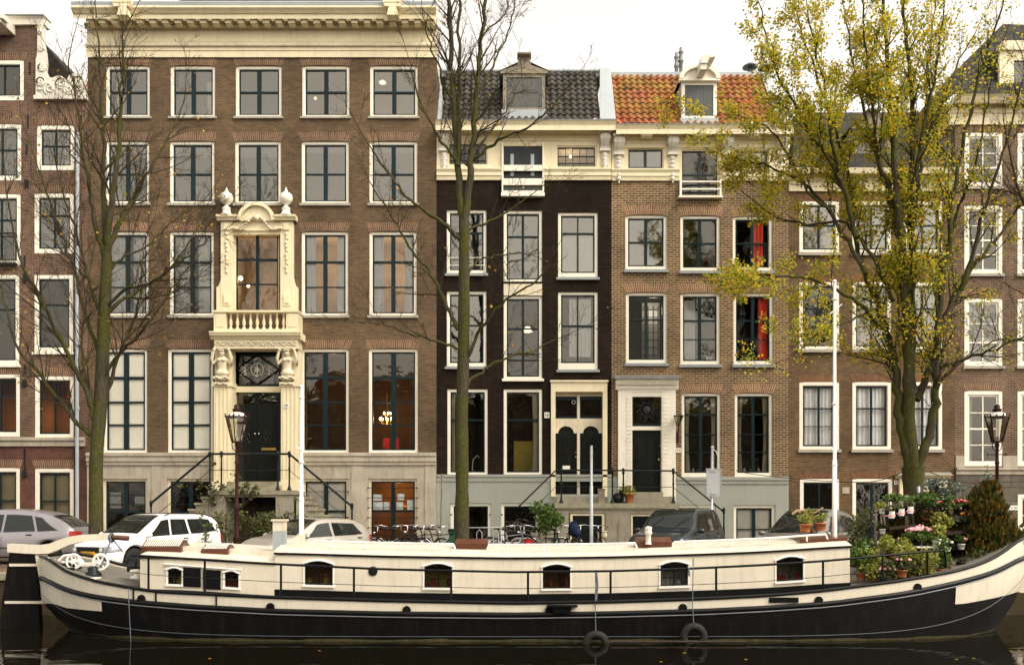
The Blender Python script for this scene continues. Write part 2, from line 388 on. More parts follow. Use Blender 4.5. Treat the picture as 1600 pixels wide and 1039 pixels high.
def curtain(x0, x1, z0, z1, y, mat, parent, gather=0, n=None):
    b = MB(); n = n or max(8, int((x1-x0)/.028)); ph = random.random()*6; K = 6
    vs = []
    for j in range(K+1):
        t = j/K
        for i in range(n+1):
            s = i/n; g = gather*math.sin(PI*min(1,(1-t)*1.0))*.35
            xx = x0 + (x1-x0)*s; xx += (x0 - xx)*max(0, g) if gather > 0 else 0
            if gather < 0: xx += (x1 - xx)*(-gather*math.sin(PI*(1-t))*.35)
            vs.append((xx, y + .03*math.sin(s*(x1-x0)*42 + ph + .8*math.sin(s*9)) + .01*math.sin(t*5+s*7), z0 + (z1-z0)*t))
    fs = [(j*(n+1)+i, j*(n+1)+i+1, (j+1)*(n+1)+i+1, (j+1)*(n+1)+i) for j in range(K) for i in range(n)]
    b.add(vs, fs, True); return b.build('curtain', mat, parent)

def room(x0, x1, z0, z1, d, mat, parent, y0=FY+.30, ex=.35):
    b = MB(); a, c = x0-ex, x1+ex; e, f = z0-.35, z1+.12; g = y0+d
    b.quad((a,g,e),(c,g,e),(c,g,f),(a,g,f)); b.quad((a,y0,e),(a,g,e),(a,g,f),(a,y0,f)); b.quad((c,g,e),(c,y0,e),(c,y0,f),(c,g,f))
    b.quad((a,y0,f),(a,g,f),(c,g,f),(c,y0,f)); b.quad((a,g,e),(a,y0,e),(c,y0,e),(c,g,e))
    for (p, q, r, s) in ((a,x0-.01,e,f),(x1+.01,c,e,f),(x0-.01,x1+.01,e,z0-.01),(x0-.01,x1+.01,z1+.01,f)):
        b.quad((p,y0,r),(q,y0,r),(q,y0,s),(p,y0,s))
    return b.build('interior', mat, parent)

def window(house, x0, x1, z0, z1, cols=1, rows=(.5,), fw=.085, frame='white', sash='sash', cm=.085, tm=(.045,), glass='glass', rm='room_dark', rd=1.8,
           sill='sill', sillh=.09, silld=.07, cur=None, rec=.05, bot=None, top=.0, name='window', y=FY, lit=0, sashw=.05, label=None, thin=None, vcols=None):
    """one window: the wooden outer frame is the part, sash, pane, sill, curtains are its sub-parts"""
    yf = y+rec; b = MB(); bot = fw if bot is None else bot
    b.box(x0, x0+fw, yf, yf+.14, z0, z1); b.box(x1-fw, x1, yf, yf+.14, z0, z1)
    b.box(x0+fw, x1-fw, yf, yf+.14, z0, z0+bot); b.box(x0+fw, x1-fw, yf, yf+.14, z1-fw-top, z1)
    i = .022                                                         # inner moulding, one step back
    X0, X1, Z0, Z1 = x0+fw, x1-fw, z0+bot, z1-fw-top
    b.box(X0, X0+i, yf+.02, yf+.12, Z0, Z1); b.box(X1-i, X1, yf+.02, yf+.12, Z0, Z1); b.box(X0+i, X1-i, yf+.02, yf+.12, Z1-i, Z1)
    w = b.build(name, M[frame], house)
    if label: w['label'] = label
    X0 += i; X1 -= i; Z1 -= i
    ys = yf+.045; s = MB(); hb = sashw
    s.box(X0, X0+hb, ys, ys+.05, Z0, Z1); s.box(X1-hb, X1, ys, ys+.05, Z0, Z1); s.box(X0+hb, X1-hb, ys, ys+.05, Z0, Z0+hb*1.1); s.box(X0+hb, X1-hb, ys, ys+.05, Z1-hb, Z1)
    A, B_, C, D = X0+hb, X1-hb, Z0+hb*1.1, Z1-hb
    cuts = vcols if vcols is not None else [(k/cols, cm) for k in range(1, cols)]
    for t, wd in cuts:
        xm = A+(B_-A)*t; s.box(xm-wd/2, xm+wd/2, ys-.006, ys+.046, C, D)
    for k, t in enumerate(rows):
        wd = tm[k] if k < len(tm) else tm[-1]; zm = C+(D-C)*t
        s.box(A, B_, ys-.012, ys+.04, zm-wd/2, zm+wd/2)
    s.build('sash', M[sash], w)
    g = MB(); yg = ys+.025
    t0, t1, t2 = [random.uniform(-.011,.011) for _ in range(3)]; g.quad((A-.01,yg+t0,C-.01),(B_+.01,yg+t1,C-.01),(B_+.01,yg+t2+t1-t0,D+.01),(A-.01,yg+t2,D+.01)).build('pane', M[glass], w)
    if sill:
        q = MB(); q.box(x0-.06, x1+.06, y-silld, y+rec+.02, z0-sillh, z0-.001); q.build('sill', M[sill], w)
    room(x0, x1, z0, z1, rd, M[rm], w, y0=y+.30)
    if cur:
        for c in cur:
            kind, a, c1 = c[0], c[1], c[2]; gth = c[3] if len(c) > 3 else 0
            zt = c[4] if len(c) > 4 else 1; zb = c[5] if len(c) > 5 else 0
            if kind.startswith('curtain'): curtain(X0+(X1-X0)*a, X0+(X1-X0)*c1, Z0+(Z1-Z0)*zb, Z0+(Z1-Z0)*zt, y+.19, M[kind], w, gth)
            else:
                q = MB(); q.box(X0+(X1-X0)*a, X0+(X1-X0)*c1, y+.165, y+.185, Z0+(Z1-Z0)*zb, Z0+(Z1-Z0)*zt)
                if kind == 'shutter':
                    n = 4
                    for kx in range(2):
                        for kz in range(n):
                            u0 = X0+(X1-X0)*(kx+.14)/2; u1 = X0+(X1-X0)*(kx+.86)/2; v0 = Z0+(Z1-Z0)*(kz+.1)/n; v1 = Z0+(Z1-Z0)*(kz+.88)/n
                            e = .018
                            q.box(u0,u0+e,y+.15,y+.1645,v0,v1); q.box(u1-e,u1,y+.15,y+.1645,v0,v1); q.box(u0+e,u1-e,y+.15,y+.1645,v0,v0+e); q.box(u0+e,u1-e,y+.15,y+.1645,v1-e,v1)
                q.build('inner_shutter' if kind == 'shutter' else 'blind', M[kind], w)
    return w

def lamp_light(parent, loc, e, c=(1,.72,.42), r=.15):
    l = bpy.data.lights.new('lamp_glow', 'POINT'); l.energy = e*.42; l.color = c; l.shadow_soft_size = r
    o = bpy.data.objects.new('lamp_glow', l); col.objects.link(o); o.parent = parent; o.location = Vector(loc)-wloc(parent); return o

def hb(px0, px1, py0, py1, Y=FY): return X(px0,Y), X(px1,Y), Z(py1,Y), Z(py0,Y)

def tiled_roof(name, mat, parent, x0, x1, y0, z0, y1, z1, tw=.25, th=.33, curve=.045):
    """pantile slope: rolls across, steps down each course"""
    b = MB(); L = math.hypot(y1-y0, z1-z0); nr = max(1, round(L/th)); nx = max(1, round((x1-x0)/tw)); sub = 6
    dy, dz = (y1-y0)/L, (z1-z0)/L; ny, nz = -dz, dy
    vs = []; cols = nx*sub+1
    for r in range(nr):
        for e in (0, 1):
            s = (r+e)*L/nr; lift = .055 if e == 0 else .012
            for i in range(cols):
                u = i/sub; fr = u-math.floor(u)
                h = curve*(math.sin(2*PI*fr)*.7 + .5*math.cos(2*PI*fr)) + lift + random.uniform(-.004,.004)
                sg = s - (.02*math.cos(2*PI*fr) if e == 0 else 0)
                vs.append((x0+(x1-x0)*i/(cols-1), y0+dy*sg+ny*h, z0+dz*sg+nz*h))
    fs = []
    for r in range(2*nr-1):
        for i in range(cols-1): fs.append((r*cols+i, r*cols+i+1, (r+1)*cols+i+1, (r+1)*cols+i))
    b.add(vs, fs, False)
    return b.build(name, mat, parent)
def tilemat(name, c1, c2, c3, moss, mossc=(.12,.12,.02)):
    m, nt, b, o = newmat(name); co = objco(nt)
    v = N(nt, 'ShaderNodeTexVoronoi'); v.inputs['Scale'].default_value = 3.6; nt.links.new(co, v.inputs['Vector'])
    s = N(nt, 'ShaderNodeSeparateColor'); nt.links.new(v.outputs['Color'], s.inputs[0])
    base = ramp(nt, s.outputs[0], [(0,c1),(.5,c2),(1,c3)])
    base = mix(nt, 1, base, ramp(nt, noise(nt, 9, 6, .7, co), [(.3,(.65,.65,.65)),(.7,(1.2,1.2,1.2))]), 'MULTIPLY')
    ms = ramp(nt, noise(nt, .9, 6, .75, co), [(.58-moss,(0,0,0)),(.78-moss,(.9,.9,.9))])
    base = mix(nt, ms, base, mossc)
    base = mix(nt, 1, base, ramp(nt, noise(nt, 1.7, 7, .75, co), [(.35,(.45,.42,.40)),(.6,(1.05,1.05,1.05))]), 'MULTIPLY')
    nt.links.new(base, b.inputs['Base Color']); b.inputs['Roughness'].default_value = .8; b.inputs['Specular IOR Level'].default_value = .2; bump(nt, b, noise(nt, 25, 4, .6, co), .2, .01); return m
M['tile_red'] = tilemat('orange_pantile', (.33,.088,.034), (.41,.13,.055), (.18,.075,.045), .14, (.26,.19,.035))
M['tile_black'] = tilemat('dark_pantile', (.055,.050,.043), (.085,.077,.065), (.042,.038,.033), .02, (.13,.12,.06))
M['slate'] = tilemat('roof_slate', (.03,.027,.023), (.045,.04,.034), (.022,.02,.018), .03, (.1,.08,.04))

def body(parent, x0, x1, z1, y0=FY+.35, y1=FY+9, mat=None):
    """the unseen depth of the house: side walls, back and flat roof, in brick"""
    b = MB(); g = y1
    b.quad((x0,g,0),(x0,y0,0),(x0,y0,z1),(x0,g,z1)); b.quad((x1,y0,0),(x1,g,0),(x1,g,z1),(x1,y0,z1)); b.quad((x1,g,0),(x0,g,0),(x0,g,z1),(x1,g,z1)); b.quad((x0,y0,z1),(x1,y0,z1),(x1,g,z1),(x0,g,z1))
    return b.build('side_wall', mat, parent)

def console(cx, zt, zb, y, w, mat, parent, name='console'):
    """carved scroll bracket with a hanging drop below"""
    b = MB(); h = zt-zb
    b.box(cx-w*.62, cx+w*.62, y-.34, y, zt-.10, zt)
    pr = [(y, zt-.10), (y-.30, zt-.10), (y-.33, zt-.18), (y-.30, zt-.30), (y-.22, zt-.42), (y-.13, zt-.52), (y-.10, zt-.60), (y, zt-.60)]
    b.prof(cx-w*.42, cx+w*.42, pr); b.prof(cx-w*.12, cx+w*.12, [(p-.03 if p < y else p, q) for p, q in pr])
    for s in (-1, 1): b.lathe((cx+s*w*.44, y-.2, zt-.24), [(.09,-.03),(.12,-.02),(.12,.02),(.09,.03)], 12, ax='x')
    b.box(cx-w*.5, cx+w*.5, y-.16, y, zt-.68, zt-.60)
    b.box(cx-w*.3, cx+w*.3, y-.06, y, zb+.20, zt-.68)
    for i in range(5):
        t = i/4; zz = zt-.78 + (zb+.25-(zt-.78))*t; b.ball((cx, y-.07, zz), w*(.26-.04*math.sin(i*2.3)), .05, .09, 8)
    b.ball((cx, y-.06, zb+.12), w*.22, .07, .10, 8); b.ball((cx, y-.05, zb), w*.10, .05, .06, 8)
    return b.build(name, mat, parent)

# ---------------------------------------------------------------- the big double house
HG = 'canal houses in the terrace'
bx0, bx1 = X(137), X(682)
big = empty('canal_house', ((bx0+bx1)/2, FY, 0), 'wide five-bay brown brick house with cream cornice and sculpted balcony portal', 'house', HG)
colx = [(165,234),(266,336),(368,440),(472,546),(578,653)]
holes = []; W = []
for (a, c) in colx:
    W.append((a, c, 103, 183, 1)); W.append((a-1, c-1, 221, 318, 2)); W.append((a-1, c-2, 362, 493, 3)) if (a != 368) else None
for (a, c) in ((161,230),(262,333),(470,545),(576,653)):
    W.append((a, c, 545, 707, 4))
for (a, c) in ((161,231),(262,333),(473,545),(576,652)): W.append((a, c, 748, 848, 5))
zp = Z(709)                                                         # top of the stone plinth
for w_ in W: holes.append(hb(*w_[:4]))
dr = hb(362, 438, 545, 766); holes.append(dr)                        # entrance recess
bd = hb(366, 436, 361, 487); holes.append(bd)                        # balcony door
Hh = [h for h in holes]
wall(bx0, bx1, zp, Z(60), Hh, 'wall', M['brick_big'], big)
wall(bx0+.002, bx1-.002, -.1, zp-.02, Hh, 'plinth_wall', M['stone'], big, y=FY-.06, depth=.41)
b = MB(); za = Z(709)
for (a, c) in ((bx0+.01, X(333)), (X(466), bx1-.01)):
    b.prof(a, c, [(FY-.06,za-.42),(FY-.12,za-.40),(FY-.12,za-.30),(FY-.16,za-.27),(FY-.16,za-.12),(FY-.20,za-.08),(FY-.20,za+.02),(FY+.02,za+.05),(FY+.02,za-.42)])
b.build('plinth_moulding', M['stone'], big)
b = MB()
for px in (247, 558, 160-8, 673): b.box(X(px)-.20, X(px)+.20, FY-.085, FY-.0601, 0, za-.42)
b.build('plinth_pier', M['stone'], big)
for (a, c, t, u, r) in W:
    h = hb(a, c, t, u)
    kw = dict(cols=2, cm=.15, glass='glass_hi', rm='room_grey', rd=2.0)
    ci = min(range(5), key=lambda k: abs(colx[k][0]-a))
    cur = None
    if r == 1:
        kw.update(rows=(.5,), tm=(.07,), sillh=.07)
        if ci in (0, 1): cur = [('curtain', .15 if ci == 0 else .82, .35 if ci == 0 else .97, 0, .75 if ci else 1)]
        if ci == 4: kw['rm'] = 'room_beige'
        if ci == 3: kw['rm'] = 'room_pink'
    if r == 2: kw.update(rows=(.48,), tm=(.055,)); cur = [('greyboard', 0, 1, 0, 1, .8)] if ci in (0,1,2) else [('greyboard', 0, 1, 0, 1, .88)]
    if r == 3:
        kw.update(rows=(.66,.33), tm=(.08,.035), glass='glass', rm='room_beige'); cur = [('curtain', .03, .26), ('curtain', .78, .97)]
        if ci < 2: cur = [('curtain', .03, .4), ('curtain', .62, .97)]; kw['rm'] = 'room_grey'
    if r == 4:
        kw.update(rows=(.745,.49,.25), tm=(.09,.06,.05), glass='glass_clear', sill=None, cm=.17, rec=.05)
        if ci < 2: cur = [('shutter', 0, 1)]
        else: kw.update(rm='room_brown', rd=2.6, glass='glass')
    if r == 5:
        kw.update(rows=(.5,), tm=(.07,), glass='glass', rm='room_dark', sill=None, rec=.06, fw=.07, frame='cream_dirty', cm=.14, y=FY-.05)
        if ci == 0: cur = [('poster', .08, .35, 0, .82, .55), ('poster', .7, .95, 0, .75, .6)]; kw['rows'] = (.78,.62,.48); kw['tm'] = (.025,.025,.06)
        if ci == 1: kw['rows'] = (.78,.62,.48); kw['tm'] = (.025,.025,.06)
        if ci == 3: cur = [('greyboard', 0, 1, 0, 1, .06)]; kw['glass'] = 'glass_clear'
        if ci == 4: kw['rm'] = 'room_orange'; kw['glass'] = 'glass_clear'
    w = window(big, *h, cur=cur, **kw)
    if r == 5 and ci == 4:
        y5 = FY+.16
        for (u0, u1, v0, v1) in ((.06,.28,.52,.64),(.06,.26,.66,.76),(.3,.42,.52,.64),(.56,.7,.52,.64),(.58,.72,.67,.77),(.78,.94,.52,.67)):
            q = MB(); q.box(h[0]+(h[1]-h[0])*u0, h[0]+(h[1]-h[0])*u1, y5, y5+.01, h[2]+(h[3]-h[2])*v0, h[2]+(h[3]-h[2])*v1); q.build('poster', M['poster'], w)
        q = MB(); q.ball((h[0]+(h[1]-h[0])*.74, y5, h[2]+(h[3]-h[2])*.57), .07); q.build('orange_lamp', M['orange'], w)
        lamp_light(w, ((h[0]+h[1])/2, FY+1.2, h[3]-.2), 16)
    if r == 5:
        q = MB()
        for k in range(5 if ci == 4 else 2):
            zz = h[2]+(h[3]-h[2])*(.86-.155*k if ci == 4 else .8-.4*k); q.tube([(h[0]-.02,FY-.1,zz),(h[1]+.02,FY-.1,zz)], .012, 6)
            for xx in (h[0], h[1]): q.ball((xx, FY-.1, zz), .03, n=8)
        if ci >= 3: q.build('security_bar', M['iron'], w)
    if r == 4 and ci == 4:                                           # chandelier glowing behind the pane
        cx, cz = X(598), Z(657, FY+1.1); cy = FY+1.1
        q = MB(); q.tube([(cx,cy,cz+1.0),(cx,cy,cz-.12)], .02, 6); q.ball((cx,cy,cz-.15), .06)
        bl = MB()
        for k in range(8):
            a = 2*PI*k/8; R = .26; e = Vector((cx+R*math.cos(a), cy+R*math.sin(a), cz+.02)); q.tube([(cx,cy,cz-.1),(cx+R*.6*math.cos(a),cy+R*.6*math.sin(a),cz-.14), e], .012, 5); bl.ball(e+Vector((0,0,.05)), .022, .022, .05, 8)
        for k in range(5):
            a = 2*PI*k/5+.3; R = .13; e = Vector((cx+R*math.cos(a), cy+R*math.sin(a), cz+.22)); q.tube([(cx,cy,cz+.1),e], .01, 5); bl.ball(e+Vector((0,0,.05)), .02, .02, .045, 8)
        ch = q.build('chandelier', M['brass'], w); bl.build('bulb', M['bulb'], w); lamp_light(w, (cx, cy-.3, cz), 40)
        q = MB()
        for dx in (-.05, .30):
            q.box(cx+dx-.14, cx+dx+.1, cy+.3, cy+.34, h[2]+.1, h[2]+.62); q.box(cx+dx-.14, cx+dx+.1, cy, cy+.3, h[2]+.08, h[2]+.13)
        q.build('chair_back', M['red'], w)
    if r == 3 and ci > 2:
        q = MB(); q.ball((h[0]+.42, FY+.7, h[2]+.22), .035, .035, .06, 8); q.build('candle_and_fill_bulb', M['bulb_soft'], w); lamp_light(w, ((h[0]+h[1])/2, FY+1.0, h[3]-.9), 40)  # fill light added to brighten both rooms; the fifth-bay bulb is added too
    if r == 4 and ci == 3: lamp_light(w, ((h[0]+h[1])/2, FY+1.6, h[3]-.4), 7)
    if r == 1 and ci == 4:
        q = MB(); q.lathe((X(592), FY+.9, Z(129,FY+.9)), [(.05,.06),(.13,0),(.12,-.03)], 14); q.build('ceiling_lamp', M['bulb_soft'], w); lamp_light(w, (X(600), FY+.9, Z(140)), 10)
    if r == 1 and ci == 3: q = MB(); q.ball((X(485), FY+.8, Z(154,FY+.8)), .05); q.build('bulb', M['bulb_soft'], w); lamp_light(w, (X(500), FY+.9, Z(140)), 6)
    if r in (1,2,3,4): arch(h[0], h[1], h[3]-.02, Z(t-15)-Z(t), M['arch_big'], big, .12)

# roof, cornice, frieze
b = MB(); Y0 = FY
def prc(lst): return [(FY-d, Z(py, FY-d)) for d, py in lst]
b.prof(bx0-.02, bx1+.02, prc([(-.02,89.9),(.06,89.9),(.06,80),(.09,79),(.09,73.5),(.12,73),(-.02,73)]))
b.build('architrave', M['cream'], big)
b = MB(); b.prof(bx0-.02, bx1+.02, prc([(-.02,72.8),(.14,72.8),(.16,69),(.10,67),(.08,66.5),(-.02,66.5)]))
n = 150
for i in range(n):
    xx = bx0+(bx1-bx0)*(i+.5)/n; b.box(xx-.018, xx+.018, FY-.175, FY-.14, Z(71.5,FY-.16), Z(68.8,FY-.16))
b.build('egg_moulding', M['cream_dirty'], big)
b = MB(); b.prof(bx0-.01, bx1+.01, prc([(-.02,66.2),(.045,66.2),(.045,46),(-.02,46)])); b.build('frieze', M['cream'], big)
b = MB(); b.prof(bx0-.03, bx1+.03, prc([(-.02,45.8),(.12,45.8),(.16,42),(.20,40),(.20,36),(-.02,36)]))
n = 110
for i in range(n):
    xx = bx0+(bx1-bx0)*(i+.5)/n; b.box(xx-.025, xx+.025, FY-.23, FY-.20, Z(41,FY-.2), Z(37.5,FY-.2))
b.build('bed_moulding', M['cream_dirty'], big)
crown = MB(); crown.prof(bx0-.22, bx1+.05, prc([(-.02,29.8),(.62,29.8),(.62,22.2),(.66,21.5),(.72,17),(.80,12),(.80,9),(-.02,9)]))
cr = crown.build('cornice', M['cream'], big)
z0, z1 = Z(39, FY-.4), Z(30, FY-.4)-.002
md = MB(); md.box(-.11,.11,-.30,.02,-(z1-z0),0); md.box(-.13,.13,-.34,.02,-.06,-.002); md.prof(-.07,.07,[(-.30,-(z1-z0)+.02),(-.34,-.1),(-.30,-.06)])
base = None
N_ = 28
for i in range(N_):
    xx = X(150)+(X(674)-X(150))*i/(N_-1)
    if base is None:
        base = md.build('modillion', M['cream'], None, at=(0,0,0)); base.parent = cr; base.location = Vector((xx, FY-.22, z1)) - wloc(big)
    else:
        q = base.copy(); col.objects.link(q); q.location = Vector((xx, FY-.22, z1)) - wloc(big)
b = MB()
for i in range(N_-1):
    xx = X(150)+(X(674)-X(150))*(i+.5)/(N_-1); s = []
    for k in range(9): a = PI*k/8; s.append((xx+.11*math.cos(a), z0+.02+.10*math.sin(a)))
    b.prism([(xx+.155, z1-.02),(xx+.155,z0)] + s + [(xx-.155,z0),(xx-.155,z1-.02)], FY-.30, FY-.27)
b.build('modillion_arch', M['cream_dirty'], cr)
b = MB(); b.prof(bx0-.2, bx1+.04, prc([(-.02,8.8),(.80,8.8),(.82,3),(.72,2),(-.02,2)])); b.build('gutter', M['zinc'], big)
for px in (193, 614):                                                # hoist beam ends in the cornice
    q = MB(); q.prism([(X(px-9,31.1), Z(26,31.1)),(X(px+9,31.1), Z(26,31.1)),(X(px+6,31.1), Z(13,31.1)),(X(px-6,31.1), Z(13,31.1))], 31.0, 31.36)
    q.box(X(px-15,31.2), X(px+15,31.2), 31.02, 31.4, Z(8,31.2), Z(1,31.2)); q.prism([(X(px-12,31.2), Z(14,31.2)),(X(px+12,31.2), Z(14,31.2)),(X(px+15,31.2), Z(8,31.2)+.001),(X(px-15,31.2), Z(8,31.2)+.001)], 31.04, 31.38)
    q.build('hoist_beam', M['cream'], big)
body(big, bx0+.003, bx1-.003, Z(100), mat=M['brick_big'])
b = MB(); b.box(bx0+.003, bx1-.003, FY+.35, FY+.9, Z(100)+.01, Z(8)); b.build('parapet', M['cream_dirty'], big)
b = MB(); b.add([(bx0,FY+.9,Z(10)),(bx1,FY+.9,Z(10)),(bx1-2.5,FY+3.5,Z(10)+2.3),(bx0+2.5,FY+3.5,Z(10)+2.3)], [(0,1,2,3)]); b.build('roof', M['slate'], big)

# portal: door surround, atlas figures, entablature, balcony, upper frame
po = MB(); Yp = FY-.55
def zz(py, y=Yp): return Z(py, y)
for (a, c) in ((334,361),(439,466)):
    x0, x1 = X(a,Yp), X(c,Yp)
    po.box(x0, x1, Yp, FY+.25, zz(766), zz(597)); po.box(x0-.05, x1+.05, Yp-.06, FY-.1, zz(766), zz(752)); 
    for k in range(4): xx = x0+.09+(x1-x0-.18)*k/3; po.box(xx-.02, xx+.02, Yp-.02, Yp+.001, zz(748), zz(602))
    po.box(x0-.05, x1+.05, Yp-.05, FY-.02, zz(604), zz(597)); po.box(x0, x1, Yp+.12, FY-.02, zz(597), zz(546))
po.box(X(361,FY), X(439,FY), FY-.05, FY+.1, Z(613), Z(604)); 
po.build('portal_surround', M['cream'], big)
b = MB()
for cx in (347, 449):
    c = Vector((X(cx,Yp), Yp+.02, 0)); 
    b.lathe((c.x,c.y,zz(596)), [(.13,0),(.19,.05),(.23,.02),(.24,.10),(.17,.16),(.20,.22),(.26,.26),(.21,.34),(.16,.42)], 14, ry=.7)
    b.lathe((c.x,c.y,zz(580)), [(.17,0),(.15,.12),(.19,.30),(.22,.42),(.12,.50),(.07,.54)], 14, ry=.65)
    b.ball((c.x, c.y-.06, zz(552)), .10, .11, .135, 12); b.box(c.x-.2, c.x+.2, c.y-.05, c.y+.2, zz(547.5), zz(545))
    b.ball((c.x, c.y-.165, zz(553)), .018, .03, .03, 6)
    b.tube([(c.x-.09,c.y-.14,zz(548.8)),(c.x,c.y-.17,zz(548)),(c.x+.09,c.y-.14,zz(548.8))], .035, 6)
    for s in (-1,1):
        b.tube([(c.x+s*.17,c.y,zz(562)), (c.x+s*.33,c.y-.05,zz(569)), (c.x+s*.34,c.y-.08,zz(560)), (c.x+s*.26,c.y-.1,zz(548))], [.075,.075,.065,.045], 8); b.ball((c.x+s*.25, c.y-.1, zz(547)), .065, .07, .07, 8)
        for dx in (0,): b.ball((c.x+s*.075, c.y-.12, zz(563)), .085, .05, .06, 8)
    for k in range(7): b.ball((c.x-.24+.08*k, c.y-.12, zz(591)+.03*math.sin(k*1.7)), .06, .07, .05, 8); b.ball((c.x-.2+.065*k, c.y-.1, zz(600)+.02*math.sin(k*2)), .045, .06, .045, 8)
b.build('atlas_figure', M['cream_dirty'], big)
b = MB(); ex0, ex1 = X(333,Yp-.1), X(467,Yp-.1)
b.box(ex0+.03, ex1-.03, Yp-.1, FY, zz(545.5), zz(531)); 
b.prof(ex0-.08, ex1+.08, [(FY,zz(531)),(Yp-.14,zz(531)),(Yp-.17,zz(528)),(Yp-.26,zz(526)),(Yp-.28,zz(523)),(Yp-.30,zz(522)),(Yp-.30,zz(520)),(FY,zz(520))])
b.build('entablature', M['cream'], big)
b = MB()
for k in range(44):
    t = k/43; xx = X(338,Yp)+(X(462,Yp)-X(338,Yp))*t; zc = zz(538)+.055*math.sin(k*1.15); b.ball((xx, Yp-.11, zc), .05, .03, .035, 6); b.ball((xx+.03, Yp-.11, zz(538)-.055*math.sin(k*1.15)), .03, .025, .03, 6)
b.build('carved_frieze', M['cream_dirty'], big)
b = MB(); Yb = Yp-.12; zb0, zb1 = Z(520,Yb), Z(485,Yb)                # balcony
b.box(X(334,Yb), X(466,Yb), Yb, FY-.001, zb0+.001, zb0+.13)
b.box(X(334,Yb)-.03, X(466,Yb)+.03, Yb-.05, Yb+.28, zb1-.07, zb1)
for (a, c) in ((334,353),(447,466)):
    b.box(X(a,Yb), X(c,Yb)-.0, Yb, Yb+.24, zb0+.13, zb1-.07)
    b.box(X(a,Yb)+.08, X(c,Yb)-.08, Yb-.02, Yb-.0005, zb0+.2, zb1-.14)
for a in (334, 466):
    s = 1 if a == 334 else -1; xa = X(a,Yb)
    b.box(min(xa,xa+s*.2), max(xa,xa+s*.2), Yb+.28, FY-.001, zb0+.13, zb1-.07); b.box(min(xa-s*.03,xa+s*.24), max(xa-s*.03,xa+s*.24), Yb+.281, FY-.001, zb1-.069, zb1-.001)
bal = b.build('balcony', M['cream'], big)
bp = MB(); hh = zb1-.07-zb0-.13
bp.lathe((0,0,0), [(.065,0),(.065,.06),(.035,.09),(.03,.11),(.062,.22),(.055,.30),(.03,.42),(.028,.5),(.045,.53),(.045,.55),(.06,.58),(.06,hh)], 12)
q0 = None
for k in range(9):
    xx = X(359,Yb)+(X(442,Yb)-X(359,Yb))*k/8; L_ = Vector((xx, Yb+.12, zb0+.13))-wloc(big)
    if q0 is None: q0 = bp.build('baluster', M['cream'], at=(0,0,0)); q0.parent = bal; q0.location = L_
    else: q = q0.copy(); col.objects.link(q); q.location = L_
b = MB(); Yu = FY-.16                                                # upper frame around the balcony door
for s, (a, c) in ((-1,(345,364)),(1,(438,458))):
    b.box(X(a,Yu), X(c,Yu), Yu, FY+.05, Z(486,Yu), Z(345,Yu))
    o_ = X(a,Yu) if s < 0 else X(c,Yu); e = s*.16
    b.prism([(o_, Z(432,Yu)),(o_+e*.2, Z(440,Yu)),(o_+e*.5, Z(446,Yu)),(o_+e, Z(449,Yu)),(o_+e, Z(486,Yu)),(o_, Z(486,Yu))], Yu+.02, FY-.001)
    xa = (X(a,Yu)+X(c,Yu))/2
    b.box(xa-.13, xa+.13, Yu-.03, Yu-.0005, Z(478,Yu), Z(458,Yu)); b.box(xa-.09, xa+.09, Yu-.06, Yu-.0301, Z(474,Yu), Z(462,Yu))
    b.box(xa-.10, xa+.10, Yu-.07, Yu-.0005, Z(360,Yu), Z(350,Yu))
    for k in range(10): b.ball((xa+.02*math.sin(k*2.1), Yu-.02, Z(366+k*6.5,Yu)), .065-.002*k, .05, .08, 8)
b.box(X(364,Yu), X(438,Yu), Yu+.03, FY+.05, Z(366,Yu)+.0, Z(345,Yu)); b.box(X(362,Yu), X(440,Yu), Yu-.03, Yu+.0295, Z(361,Yu), Z(358,Yu))
Yq = Yu-.06
def ar(R, c=(401,345)):
    return [(X(c[0],Yq)+R*math.cos(PI*k/14), Z(c[1],Yq)+R*.95*math.sin(PI*k/14)) for k in range(15)]
b.prism([(X(342,Yq),Z(345,Yq)),(X(460,Yq),Z(345,Yq)),(X(460,Yq),Z(340,Yq)),(X(430,Yq),Z(340,Yq))]+ar(.62)[1:-1]+[(X(372,Yq),Z(340,Yq)),(X(342,Yq),Z(340,Yq))], Yq, FY-.01)
out = ar(.66); inn = ar(.54)
for k in range(14): b.prism([out[k], out[k+1], inn[k+1], inn[k]], Yq-.12, Yq-.001)
for (a, c) in ((339,374),(428,463)):
    b.prof(X(a,Yq), X(c,Yq), [(FY-.01,Z(345,Yq)),(Yq-.04,Z(345,Yq)),(Yq-.08,Z(342,Yq)),(Yq-.14,Z(340,Yq)),(Yq-.15,Z(337,Yq)),(FY-.01,Z(337,Yq))])
b.build('balcony_door_surround', M['cream'], big)
b = MB()
b.ball((X(401,Yq), Yq-.05, Z(341,Yq)), .10, .09, .12, 10)
for s in (-1, 1):
    for k in range(11): t = k/10; b.ball((X(401,Yq)+s*(.12+.75*t), Yq-.03, Z(340,Yq)-.10-.38*t+.10*math.cos(t*6)), .06, .05, .06, 6)
b.build('carved_garland', M['cream_dirty'], big)
for px in (354, 447):
    b = MB(); Yv = Yq+.0; s = Z(337,Yv)
    b.lathe((X(px,Yv), Yv, s), [(.19,0),(.19,.05),(.15,.08),(.13,.2),(.16,.24),(.10,.3),(.06,.34),(.06,.37),(.16,.43),(.22,.52),(.235,.62),(.2,.74),(.12,.8),(.06,.83),(.06,.87),(.03,.93),(.01,1.0)], 18)
    b.build('urn', M['white'], big)
w = window(big, *bd, cols=2, rows=(.66,.34), tm=(.09,.04), cm=.11, fw=.02, frame='cream', glass='glass', rm='room_beige', rd=2.4, sill=None, name='balcony_door')
for (px, py, r) in ((376,435,.075),(388,447,.05)): q = MB(); q.ball((X(px,FY+.8), FY+.8, Z(py,FY+.8)), r, n=12); q.build('lamp', M['bulb'], w)
